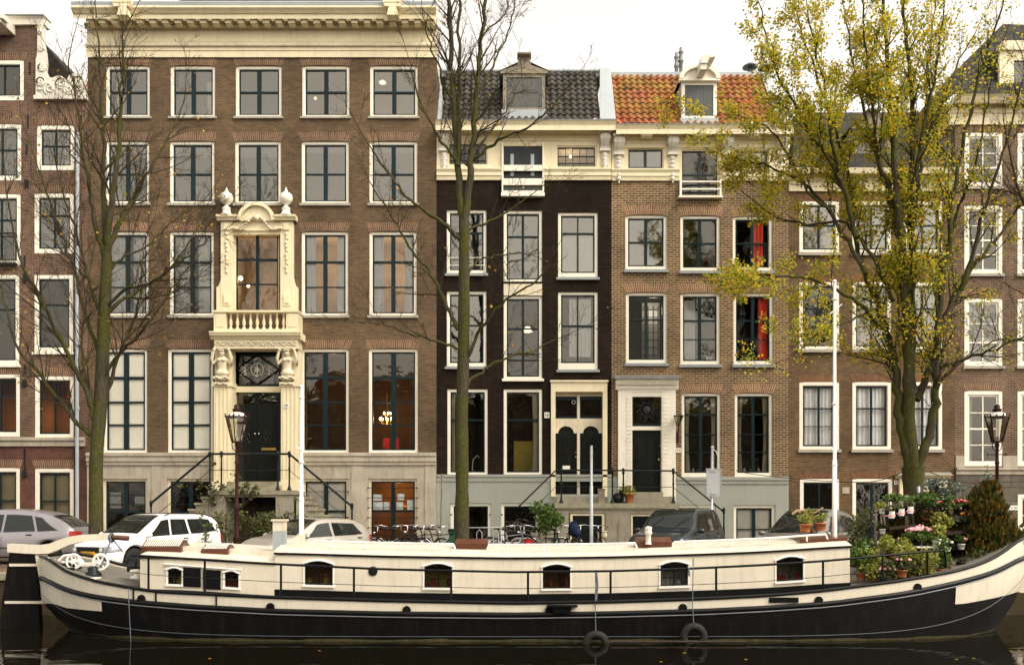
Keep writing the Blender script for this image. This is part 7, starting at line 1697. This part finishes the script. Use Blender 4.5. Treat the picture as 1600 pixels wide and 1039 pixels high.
tree('tall bare mossy tree in the centre before the black house', 722, 26, [(722,880,11.5),(722,800,10.8),(722,730,10),(722,640,9.6),(724,560,9.6),(725,470,9),(725,400,8.3),(725,345,8)],
 [(.5,[(723,350),(718,290),(713,230),(708,150),(704,70),(700,-20),(698,-90)],6.5,2.5),(-.4,[(727,350),(733,290),(738,225),(744,150),(750,80),(760,0),(768,-80)],6.5,2),(1,[(716,260),(717,180),(717,90),(717,0),(716,-80)],4,1.5),
  (-1.2,[(722,545),(690,535),(640,520),(600,507),(560,504)],3.2,.8),(1.2,[(716,515),(698,480),(675,430),(650,400),(625,360),(600,320),(578,285)],3.8,.9),(-.9,[(719,375),(700,355),(665,330),(630,300),(600,262),(575,225)],4,.9),
  (1,[(728,600),(752,580),(790,560),(830,548),(870,530)],3,.8),(-1.5,[(728,560),(745,525),(765,495),(795,465),(830,445),(855,420)],3.2,.8),(1.3,[(730,360),(752,350),(785,335),(815,315),(850,290)],2.6,.7),
  (-1,[(738,250),(762,232),(790,215),(825,200),(860,170),(885,140)],3,.8),(.8,[(741,240),(758,215),(778,190),(798,160),(815,120)],2.8,.7),(-1,[(712,250),(690,220),(665,180),(650,140),(640,95)],2.8,.7),(1.1,[(744,150),(762,120),(780,80),(800,30),(812,-30)],2.6,.8),(-.8,[(708,160),(690,120),(672,70),(660,20)],2.4,.7),(.8,[(748,110),(752,60),(790,20),(800,-30)],2,.7),(1,[(725,440),(745,410),(775,400),(810,395),(835,400)],2.2,.7)],
 dict(bare, leafd=.30, d0=2.3, L1=(.9,1.9)), M['bark'], M['leaf_gold'], 5, group='bare canal trees')
def lp(p):
    px = 800+F*p.x/p.y; py = HZ-(p.z-H)*F/p.y
    a = 1 if px < 1340 else (.8 if px < 1420 else .5 if px < 1480 else .18)
    if py > 470: a *= .45
    if py > 560: a *= .25
    return a
leafy = dict(seg=.25, wob=.08, up=.07, rmin=.0045, lv=2, dens=(3.0,3.4), leafp=lp, leafd=80, leafs=(.045,.10), d0=2.5, t0=.12, L1=(.9,1.9))
tree('big yellow-leaved autumn tree with many upright stems at the right', 1428, 25, [(1428,900,16),(1428,830,15),(1427,770,15),(1427,730,17)],
 [(.8,[(1424,740),(1410,680),(1402,620),(1396,560),(1385,520),(1372,478),(1352,425),(1338,375),(1330,300),(1310,220),(1280,130),(1250,40)],8.5,1.3),
  (-.5,[(1426,740),(1421,650),(1418,560),(1414,470),(1408,380),(1400,290),(1393,190),(1385,90),(1378,-20)],11,2.2),(.6,[(1421,620),(1425,520),(1426,430),(1423,330),(1424,240),(1424,140),(1414,40),(1408,-50)],7.5,1.8),
  (-1,[(1432,735),(1448,690),(1459,640),(1462,590),(1465,520),(1472,450),(1482,380),(1490,300),(1508,210),(1530,120),(1560,30)],8,1.5),(1.2,[(1464,530),(1485,480),(1512,430),(1548,385),(1590,330),(1640,280)],6,1.2),(-1.5,[(1463,575),(1495,566),(1535,552),(1575,535),(1630,510)],3.4,1),
  (.8,[(1432,625),(1446,590),(1458,560),(1463,520)],6,5),(-1.2,[(1500,455),(1520,390),(1545,310),(1572,220),(1600,120)],4,1),(-1.5,[(1385,522),(1350,480),(1300,450),(1250,432),(1200,436),(1165,450)],4,.8),(1.6,[(1352,428),(1318,365),(1280,310),(1235,275),(1180,255),(1135,245)],4,.8),
  (-1,[(1338,370),(1318,290),(1298,200),(1282,110),(1262,20)],4.5,1),(1.2,[(1407,370),(1385,290),(1360,210),(1338,120),(1320,20)],5,1),(-.8,[(1424,300),(1440,220),(1458,130),(1474,30)],4.5,1),(1,[(1425,360),(1436,280),(1446,190),(1450,100),(1462,0)],4,1),
  (-1.8,[(1322,300),(1282,230),(1238,160),(1205,90),(1188,10)],3.5,.8),(1.4,[(1396,470),(1360,400),(1322,350),(1270,350),(1215,340),(1160,300)],3.6,.8),(-1,[(1402,330),(1375,250),(1362,160),(1352,70),(1345,-20)],3.6,1),(.6,[(1440,240),(1465,180),(1492,110),(1525,50)],3,.8),
  (-.8,[(1484,380),(1500,320),(1524,260),(1540,180),(1556,100)],3,.8),(-1.9,[(1372,480),(1330,500),(1290,515),(1255,540),(1230,560)],2.6,.6),(1.9,[(1300,330),(1262,300),(1215,215),(1175,190),(1140,180)],2.6,.7),(1.5,[(1463,480),(1472,400),(1466,320),(1480,240),(1500,160)],3,.8)],
 leafy, M['bark'], M['leaf_autumn'], 3)
# limbs of a further tree standing beyond the right edge
tree('bare branches of a tree standing beyond the right edge of the view', 1720, 25, [(1720,900,13),(1715,780,12),(1712,700,11),(1706,620,9)],
 [(-.5,[(1706,625),(1680,540),(1650,450),(1620,370),(1590,290),(1570,200)],5,1),(.8,[(1706,630),(1700,520),(1690,400),(1660,300),(1620,200),(1600,100)],6,1),(-1,[(1700,600),(1660,570),(1620,540),(1570,530),(1530,545)],3.5,.8),(1,[(1690,420),(1640,340),(1600,310),(1560,300),(1530,330)],3,.7)],
 dict(bare, leafd=.25), M['bark2'], M['leaf_gold'], 21, group='bare canal trees')

# ---------------------------------------------------------------- shrubs and pots
def blob(mb, c, rx, ry, rz, n, s, lumps=6):
    cs = [Vector((random.gauss(0,.45)*rx, random.gauss(0,.45)*ry, random.gauss(0,.40)*rz)) for _ in range(lumps)]
    for i in range(n):
        q = random.choice(cs); d = Vector([random.gauss(0,1) for _ in range(3)]).normalized()*(random.random()**.45)*.62
        leaf(mb, Vector(c)+q+Vector((d.x*rx,d.y*ry,d.z*rz)), random.uniform(*s), -.2)
def stems(mb, base, tops, r=.006):
    for t in tops: b0 = Vector(base); t = Vector(t); mb.tube([b0, b0.lerp(t,.5)+Vector((random.gauss(0,.03),random.gauss(0,.03),.03)), t], [r, r*.8, r*.5], 4)
PG = 'potted plants in the deck garden'
def potted(px, py, Y, r, h, pot, leafm, rx, rz, n, label, s=(.03,.06), flowers=None, nf=0, fs=.022, cat='potted plant', group=PG, tapered=.75, spiky=0):
    x, z = X(px,Y), Z(py,Y); t = empty('potted_plant', (x,Y,z), label, cat, group)
    b = MB(); b.lathe((x,Y,z), [(r*tapered,0),(r*.97,h*.82),(r*1.06,h*.83),(r*1.06,h),(r*.9,h),(r*.88,h*.9)], 14); b.build('pot', M[pot], t)
    b = MB(); top = z+h; c = (x,Y,top+rz*.75)
    if spiky:
        for k in range(spiky):
            a = random.uniform(0,2*PI); R = random.uniform(.3,1); e = Vector((x+rx*R*math.cos(a), Y+rx*R*math.sin(a), top+rz*random.uniform(.9,1.9))); m_ = Vector((x,Y,top)).lerp(e,.55)+Vector((0,0,.08)); w = rnd_dir(e-m_,PI/2)*.012
            b.add([Vector((x,Y,top))-w, Vector((x,Y,top))+w, m_+w*1.2, m_-w*1.2, e], [(0,1,2,3),(3,2,4)])
    blob(b, c, rx, rx*.8, rz, n, s); b.build('foliage', M[leafm], t)
    b = MB(); stems(b, (x,Y,top-.02), [(x+random.gauss(0,rx*.4), Y+random.gauss(0,rx*.4), top+random.uniform(.3,1.2)*rz) for _ in range(6)]); b.build('stem', M['wood_dark'], t)
    if flowers:
        b = MB()
        for k in range(nf): a = random.uniform(0,2*PI); R = math.sqrt(random.random()); b.ball((x+rx*R*math.cos(a), Y-rx*.6*abs(math.sin(a))*R-.02, top+rz*(.8+.75*(1-R*.6)*random.uniform(.75,1.05))), fs*random.uniform(.7,1.3), n=6)
        b.build('blossom', M[flowers], t)
    return t
random.seed(42)
DZ = -.05
# hatch and its pots on the deckhouse roof
b = MB(); Y0, Y1 = 18.75, 19.7; b.add([(X(1232,19.7),Y1,Z(838,19.7)),(X(1250,Y0),Y0,Z(843,Y0)),(X(1324,Y0),Y0,Z(840,Y0)),(X(1318,19.7),Y1,Z(834.5,19.7))],[(0,1,2,3)]); v = [tuple(q) for q in b.v]; b.add([(q[0],q[1],q[2]-.07) for q in v],[(3,2,1,0)]); b.add(v+[(q[0],q[1],q[2]-.07) for q in v],[(0,4,5,1),(1,5,6,2),(2,6,7,3),(3,7,4,0)])
b.build('teak_hatch', M['wood'], cab); b = MB(); b.box(X(1252,18.9),X(1318,18.9),18.95,19.6,.80,Z(846,18.9)); b.build('hatch_coaming', M['boat_roof'], cab)
potted(1258,831,19.1,.12,.17,'terracotta','leaf_lime',.20,.13,260,'terracotta pot of lime green stonecrop, left of two on the teak hatch',(.03,.05),tapered=.8)
potted(1282,829,19.1,.12,.17,'terracotta','leaf_lime',.22,.14,280,'terracotta pot of lime green stonecrop, right of two on the teak hatch',(.03,.05),tapered=.8)
b = MB(); b.tube([P(1238,803,19.3),P(1245,798,19.3),P(1256,797,19.4),P(1264,808,19.3),P(1268,825,19.2),P(1275,834,19.1)], [.035,.03,.035,.03,.035,.03], 7); b.tube([P(1270,802,19.3),P(1280,797,19.3),P(1286,793,19.3)], [.02,.02,.025], 6); b.tube([P(1270,802,19.3),P(1266,812,19.3)], .018, 6); tag(b.build('driftwood', M['rattan']), 'twisted pale driftwood branch between the pots on the teak hatch', 'driftwood')
# wooden trellis gate, plant racks
def rack(x0, x1, Y, z0, z1, shelves, lean, label, mat='wood_dark'):
    t = empty('plant_rack', ((x0+x1)/2,Y,z0), label, 'plant rack', 'wooden plant racks on the bow deck')
    for s, xx in ((0,x0),(1,x1)):
        b = MB(); b.box(xx-.02,xx+.02,Y-.02,Y+.02,z0,z1); b.tube([(xx,Y-.02,z0),(xx,Y+.28,z1-.1)],.014,5); b.build('upright', M[mat], t)
    for f in shelves:
        b = MB(); z = z0+(z1-z0)*f; b.box(x0+.02,x1-.02,Y-.13,Y+.15,z,z+.022); b.box(x0-.02,x1+.02,Y-.15,Y-.1301,z-.0,z+.07); b.build('shelf', M[mat], t)
    t.rotation_euler = (0, lean, 0)
    return t
rack(X(1391,20), X(1432,20), 20.0, Z(868,20), Z(782,20), (.25,.5,.78), -.10, 'dark plant rack holding three blue and white pots, behind the rattan chairs')
rack(X(1468,19.9), X(1512,19.9), 19.9, Z(878,19.9), Z(781,19.9), (.2,.45,.68,.9), -.09, 'dark plant rack with pink geraniums, left of the tall conifer')
tr = empty('trellis', (X(1370,20.4),20.4,-.1), 'weathered grey wooden trellis gate behind the bow garden', 'trellis')
b = MB(); Y = 20.6
b.box(X(1367,Y),X(1371,Y),Y,Y+.06,-.1,Z(790,Y)); b.box(X(1416,Y),X(1420,Y),Y,Y+.06,-.1,Z(773,Y)); b.box(X(1376,Y),X(1384,Y),Y,Y+.03,-.1,Z(795,Y)); b.build('upright', M['wood_grey'], tr)
b = MB(); b.tube([P(1367,790,Y),P(1385,783,Y),P(1402,779,Y),P(1419,775,Y)],.03,6); b.tube([P(1367,799,Y),P(1385,792,Y),P(1402,788,Y),P(1419,784,Y)],.025,6)
for k in range(12): b.tube([P(1369+4.2*k,791-1.3*k,Y),P(1369+4.2*k,799-1.3*k,Y)],.012,5)
b.build('top_rail', M['wood_grey'], tr)
for i, px in enumerate((1391, 1406, 1420)):
    py = 812-3.6*i; t = potted(px, py, 19.78, .10, .18, 'blue', 'leaf_olive', .14, .08, 120, ('left','middle','right')[i]+' of three navy pots with white labels on the plant rack', (.03,.05), group='navy pots with white labels', tapered=.7)
    b = MB(); x, z = X(px,19.78), Z(py,19.78); g = []
    for a in range(7):
        an = -PI/2-.75+1.5*a/6
        for j in range(5): zz_ = z+.04+.15*j/4; rr = .113-.02*(1-(j/4)) ; wv = 1 if j < 3 else .8; g.append((x+rr*math.cos(-PI/2+(an+PI/2)*wv), 19.78+rr*math.sin(-PI/2+(an+PI/2)*wv)-.004, zz_))
    b.add(g, [(a*5+j, (a+1)*5+j, (a+1)*5+j+1, a*5+j+1) for a in range(6) for j in range(4)], True); b.build('label', M['plate_white'], t)
    b = MB(); b.lathe((x,19.78,z+.075), [(.1075,0),(.108,.03)], 20); b.v = [v for v in b.v]; b.build('label_band', M['palepink'], t)
D = [(1378,802,19.95,.07,.10,'potwhite','leaf_lime',.10,.06,70,'small white pot of yellow green leaves hooked on the left rack upright, upper one',None,0),
 (1379,853-20,19.95,.07,.10,'potwhite','leaf_olive',.09,.06,60,'small white pot hooked on the left rack upright, lower one',None,0),
 (1466,831,19.6,.10,.13,'potwhite','leaf_lime',.19,.13,240,'white pot of lime green leaves hooked between the two racks',None,0),
 (1463,852,19.4,.10,.14,'potwhite','leaf_lime',.20,.16,260,'white pot of yellow green leaves on the small garden table',None,0),
 (1436,853,19.5,.13,.14,'potblack','leaf_green',.32,.17,380,'mound of pale pink chrysanthemums on the small garden table','palepink',70),
 (1476,802,19.8,.09,.10,'potblack','leaf_green',.20,.12,140,'pink geranium on the left of the top shelf of the second rack','pink',14),
 (1497,802,19.8,.09,.10,'potblack','leaf_green',.20,.13,160,'bright pink geranium on the right of the top shelf of the second rack','pink',16),
 (1506,820,19.8,.08,.09,'potblack','leaf_green',.12,.12,90,'leafy plant with an orange bloom on the middle shelf of the second rack','orange',3),
 (1480,861,19.7,.08,.08,'potwhite','leaf_olive',.12,.09,80,'white and plum cyclamen on the lower shelf of the second rack','plate_white',9),
 (1502,858,19.65,.08,.12,'potwhite','leaf_green',.10,.08,70,'white hanging pot at the lower right of the second rack','palepink',5),
 (1456,797,20.8,.22,.3,'wood_dark','leaf_grey',.42,.20,420,'silvery grey bush behind the second plant rack',None,0),
 (1534,857,19.9,.20,.3,'potblack','leaf_grey',.24,.75,420,'tall silvery shrub between the rack and the conifer',None,0),
 (1345,905,18.9,.10,.14,'terracotta','leaf_green',.30,.28,300,'leafy green shrub right behind the end of the deckhouse',None,0),
 (1366,906,18.8,.12,.15,'terracotta','leaf_lime',.28,.24,300,'bushy pale green plant beside the second rail post from the bow',None,0),
 (1384,915,18.6,.11,.14,'potblack','leaf_olive',.22,.16,240,'low olive plant with pink flowers at the gunwale','palepink',14),
 (1408,901,18.7,.13,.15,'terracotta','leaf_olive',.20,.16,200,'terracotta pot with rusty heather at the gunwale','palepink',5),
 (1438,905,18.9,.15,.12,'potblack','leaf_lime',.42,.34,700,'large bush of arching yellow green stems at the first rail post from the bow',None,0),
 (1468,900,19.1,.11,.16,'terracotta','leaf_green',.26,.30,360,'green shrub in a terracotta pot right of the last rail post',None,0),
 (1424,908,18.8,.08,.12,'terracotta','leaf_green',.16,.2,150,'small upright green plant beside the rusty heather',None,0),
 (1481,889,19.2,.09,.16,'terracotta','leaf_olive',.12,.08,80,'terracotta pot with sparse leaves below the second rack',None,0),
 (1501,893,19.2,.09,.22,'potblack','leaf_olive',.07,.03,20,'empty looking black pot on the white foredeck board',None,0),
 (1340,880,20.4,.14,.18,'wood_dark','leaf_olive',.30,.42,420,'loose olive shrub in a tub in front of the grey people carrier',None,0),
 (1362,884,20.0,.13,.2,'terracotta','leaf_green',.32,.25,420,'green shrub behind the bushes at the end of the deckhouse',None,0),
 (1400,880,19.3,.12,.16,'terracotta','leaf_lime',.26,.22,300,'pale green bush under the tilted rattan chair',None,0),
 (1415,884,19.5,.12,.16,'terracotta','leaf_olive',.3,.2,300,'rust-tinged bush in front of the round-backed rattan chair',None,0),
 (1450,878,19.7,.13,.2,'potblack','leaf_green',.34,.24,420,'dark green bush under the garden table',None,0),
 (1484,872,20.2,.14,.2,'wood_dark','leaf_conifer',.34,.5,500,'dark bush filling the gap between the second rack and the conifer',None,0),
 (1448,812,20.5,.12,.2,'terracotta','leaf_olive',.3,.2,300,'bush in an orange pot high up between the two racks',None,0),
 (1425,796,20.3,.12,.15,'wood_dark','leaf_green',.4,.12,300,'green trailing plants along the top of the first rack',None,0),
 (1530,886,19.3,.10,.16,'potblack','leaf_olive',.16,.12,40,'black pot with bare twigs near the bow bollard',None,0)]
for d in D:
    potted(*d[:8], d[8]*1.15, int(d[9]*2.1), d[10], flowers=d[11], nf=d[12], s=(.045,.085), spiky=(26 if 'arching' in d[10] else 0), fs=.028)
# table and chairs of rattan
tb = empty('garden_table', (X(1448,19.4),19.4,DZ), 'small white-topped garden table carrying the chrysanthemums', 'table'); b = MB(); zt_ = Z(853,19.4); b.box(X(1425,19.4),X(1474,19.4),19.15,19.75,zt_-.03,zt_); b.build('table_top', M['potwhite'], tb)
for (px, Y) in ((1428,19.2),(1471,19.2),(1428,19.7),(1471,19.7)): b = MB(); b.tube([(X(px,Y),Y,DZ),(X(px,Y),Y,zt_-.03)],.02,6); b.build('leg', M['wood_grey'], tb)
def rattan_chair(x, y, z, rz, label, s=1):
    t = empty('rattan_chair', (0,0,0), label, 'chair', 'rattan chairs on the bow deck')
    b = MB(); b.torus((0,0,.42), .24, .02, 'z', 20, 6); b.lathe((0,0,.40), [(.23,0),(.235,.02),(.2,.03)], 20); b.build('seat', M['rattan'], t)
    b = MB(); arc = [(-.04*0-.20-.10*math.sin(PI*k/14)*.6, .26*math.cos(PI*k/14), .44+.46*math.sin(PI*k/14)) for k in range(15)]; b.tube(arc, .018, 6)
    for k in range(2, 13): b.tube([(-.20, .2*math.cos(PI*k/14), .43), arc[k]], .008, 4)
    for f in (.35,.7): b.tube([(a[0]*f-.2*(1-f), a[1]*f, .43+(a[2]-.43)*f) for a in arc], .010, 5)
    b.tube([(a[0]+.15*0, a[1]*1.05, .62) for a in arc[0:1]]+[(.05,.28,.64),(.2,.24,.6),(.22,.22,.42)], .015, 5); b.tube([(-.2,-.27,.6),(.05,-.28,.64),(.2,-.24,.6),(.22,-.22,.42)], .015, 5); b.build('backrest', M['rattan'], t)
    for a in (.8,2.3,3.9,5.5): b = MB(); b.tube([(.2*math.cos(a),.2*math.sin(a),.41),(.25*math.cos(a),.25*math.sin(a),0)], .017, 6); b.build('leg', M['rattan'], t)
    t.location = (x,y,z); t.rotation_euler = (0,0,rz); t.scale = (s,s,s); return t
rattan_chair(X(1417,19.6), 19.6, -.12, PI/2+2.9, 'round-backed rattan chair in front of the first plant rack', .98)
rattan_chair(X(1391,19.2), 19.2, -.15, 2.5, 'tilted woven rattan chair with a mossy seat, left of the round-backed one', 1.0)
# conifers
def conifer(px, Y, z0, z1, R, n, label, mat='leaf_conifer', name='conifer'):
    t = empty(name, (X(px,Y),Y,z0), label, 'conifer', 'dark conifers in the bow garden'); x = X(px,Y)
    b = MB(); b.tube([(x,Y,z0),(x,Y,z1-.1)],[.04,.01],8); b.build('trunk', M['twig'], t); b = MB()
    lump = [(random.uniform(0,2*PI), random.random(), random.uniform(.55,1.15)) for _ in range(34)]
    for i in range(n):
        a0, h0, rr = random.choice(lump); h = min(1, max(0, h0+random.gauss(0,.05))); a = a0+random.gauss(0,.45)
        pr_ = math.sin(PI*min(1, .16+h*.82))**.45*(1-.22*h); r = R*pr_*rr*random.uniform(.55,1)
        p = Vector((x+r*math.cos(a), Y+r*math.sin(a)*.8, z0+(z1-z0)*h)); s = random.uniform(.07,.13)
        d = Vector((math.cos(a)*.4,math.sin(a)*.4,1+random.gauss(0,.3))).normalized(); w = rnd_dir(d,PI/2)*s*.42; b.add([p-w,p+w,p+d*s],[(0,1,2)])
    b.build('foliage', M[mat], t)
conifer(1545,19.8,-.15,Z(757,19.8),.72,11000,'tall dark conifer turning rusty at its foot, beside the bow')
conifer(1522,20.3,-.15,Z(768,20.3),.42,4000,'slimmer dark conifer just left of the tall one')
conifer(1447,20.9,-.15,Z(775,20.9),.5,4500,'dark evergreen standing between the two plant racks')
conifer(1404,21.0,-.15,Z(790,21.0),.36,2600,'low dark evergreen behind the first plant rack')
# bay tree and shrubs on the quay
bt = empty('bay_tree', (X(853,28),28,0), 'small round bright green bay tree in front of the stoop', 'shrub'); b = MB(); Y=28; b.tube([(X(853,Y),Y,0),(X(853,Y),Y,Z(815,Y))],.02,6); b.build('trunk', M['twig'], bt); b = MB(); blob(b,(X(853,Y),Y,Z(808,Y)),.44,.4,.42,1500,(.07,.12),9); b.build('foliage', M['leaf_green'], bt)
for (px, Y, z, rx, rz, n, lab, lm) in ((412,29.2,.9,.85,.62,1500,'big straggly olive shrub in front of the cellar arch','leaf_olive'),(352,28.6,.8,.45,.8,500,'thin trailing shrub left of the cellar arch by the white car','leaf_olive')):
    t = empty('shrub', (X(px,Y),Y,0), lab, 'shrub'); b = MB(); x = X(px,Y); tops = [(x+random.gauss(0,rx*.55),Y+random.gauss(0,.4),z+random.uniform(-.2,.9)*rz) for _ in range(26)]; stems(b,(x,Y,0),tops,.012); b.build('stem', M['twig'], t)
    b = MB(); [blob(b, tp, rx*.30, .3, rz*.26, n//26, (.05,.11), 3) for tp in tops]; b.build('foliage', M[lm], t)
for (px, py, Y, rx, rz, lab) in ((335,768,30.3,.5,.35,'wisps of bamboo-like leaves hanging over the left of the stoop landing'),(378,770,30.2,.4,.25,'sparse leafy twigs spilling over the stoop landing by the lantern'),(300,832,25.6,.75,.30,'bamboo-like foliage in front of the white estate car rear')):
    t = empty('climbing_plant', P(px,py,Y), lab, 'plant', 'leafy twigs around the stoop'); b = MB(); c = P(px,py,Y); tops = [(c.x+random.gauss(0,rx*.7),Y+random.gauss(0,.2),c.z+random.gauss(.0,rz)) for _ in range(16)]; stems(b,(c.x,Y+.1,c.z-.5 if Y > 28 else 0),tops,.008); b.build('stem', M['twig'], t)
    b = MB(); [blob(b, tp, .16,.12,.10, 14, (.07,.13), 2) for tp in tops]; b.build('foliage', M['leaf_olive'], t)
# stoop of 56/54: flowerpot, wooden box, bag
SG = 'things standing on the shared stoop'; zs = Z(786,30.7)
potted(983,786,30.95,.19,.34,'terracotta','leaf_lime',.36,.17,260,'round terracotta pot of yellow green leaves on the stoop between the doors','' and None or (.06,.10),group=SG,tapered=.55)
b = MB(); b.box(X(935,30.9),X(945,30.9),30.9,31.1,zs,zs+.46); b.box(X(934,30.9),X(946,30.9),30.88,31.12,zs+.4601,zs+.50); tag(b.build('wooden_box', M['wood_grey']), 'upright pale wooden box on the stoop left of the pots', 'box', SG)
b = MB(); Y = 30.95; b.ball((X(965,Y),Y,zs+.18),.2,.18,.18,10); b.ball((X(970,Y),Y,zs+.33),.09,.08,.14,8); tag(b.build('bag', M['potblack']), 'black rubbish bag slumped on the stoop left of the terracotta pot', 'bag', SG)
b = MB(); random.seed(4)
for k in range(16): p = Vector((random.uniform(-10,11), random.uniform(14.2,17.4), WZ+.006)); a = random.uniform(0,6.3); b.add([p+Vector((.035*math.cos(a+q),.035*math.sin(a+q),0)) for q in (0,1.4,3.1,4.6)], [(0,1,2,3)])
tag(b.build('floating_leaves', M['leaf_gold']), 'few yellow leaves floating on the dark canal', 'leaves', kind='stuff')
# fallen leaves on the grey car's cowl and the quay
b = MB(); random.seed(9)
for k in range(700): x, y = random.uniform(-16,18), random.uniform(22.6,31.5); p = Vector((x,y,.012)); a = random.uniform(0,6.3); s = .05; b.add([p+Vector((s*math.cos(a+q),s*math.sin(a+q),.012*(i%2))) for i, q in enumerate((0,1.4,3.1,4.6))], [(0,1,2,3)])
tag(b.build('fallen_leaves', M['leaf_gold']), 'scattered yellow fallen leaves on the quay paving', 'leaves', kind='stuff')

# ---------------------------------------------------------------- sky, sun, camera
w = bpy.data.worlds.new('World'); sc.world = w; w.use_nodes = True; nt = w.node_tree; bg = nt.nodes['Background']
sky = nt.nodes.new('ShaderNodeTexSky'); sky.sky_type = 'NISHITA'; sky.sun_disc = False; SE, SR = math.radians(48), math.radians(125)
sky.sun_elevation = SE; sky.sun_rotation = SR; sky.dust_density = 3; sky.air_density = 1.0; sky.ozone_density = 1
hs = nt.nodes.new('ShaderNodeHueSaturation'); hs.inputs['Saturation'].default_value = .10; nt.links.new(sky.outputs[0], hs.inputs['Color']); nt.links.new(mix(nt, 1.0, hs.outputs[0], (1.06,.98,.86), 'MULTIPLY'), bg.inputs['Color']); bg.inputs['Strength'].default_value = .15
sun = bpy.data.lights.new('sun', 'SUN'); sun.energy = .5; sun.angle = math.radians(25); sun.color = (1,.93,.82); so = bpy.data.objects.new('sun', sun); col.objects.link(so)
dv = Vector((math.sin(SR)*math.cos(SE), math.cos(SR)*math.cos(SE), math.sin(SE)))
so.rotation_euler = dv.to_track_quat('Z','Y').to_euler()
cam = bpy.data.cameras.new('camera'); co_ = bpy.data.objects.new('camera', cam); col.objects.link(co_)
co_.location = (0,0,H); co_.rotation_euler = (PI/2,0,0); cam.lens = F*36/1600; cam.sensor_width = 36; cam.sensor_fit = 'HORIZONTAL'; cam.shift_y = (HZ-519.5)/1600; cam.clip_end = 1500; cam.clip_start = .05
sc.camera = co_
sc.view_settings.view_transform = 'Standard'; sc.view_settings.look = 'None'; sc.view_settings.exposure = 1.4; sc.view_settings.gamma = 1
sc.render.engine = 'CYCLES'; sc.cycles.max_bounces = 8; sc.cycles.transparent_max_bounces = 12; sc.cycles.caustics_reflective = False; sc.cycles.caustics_refractive = False
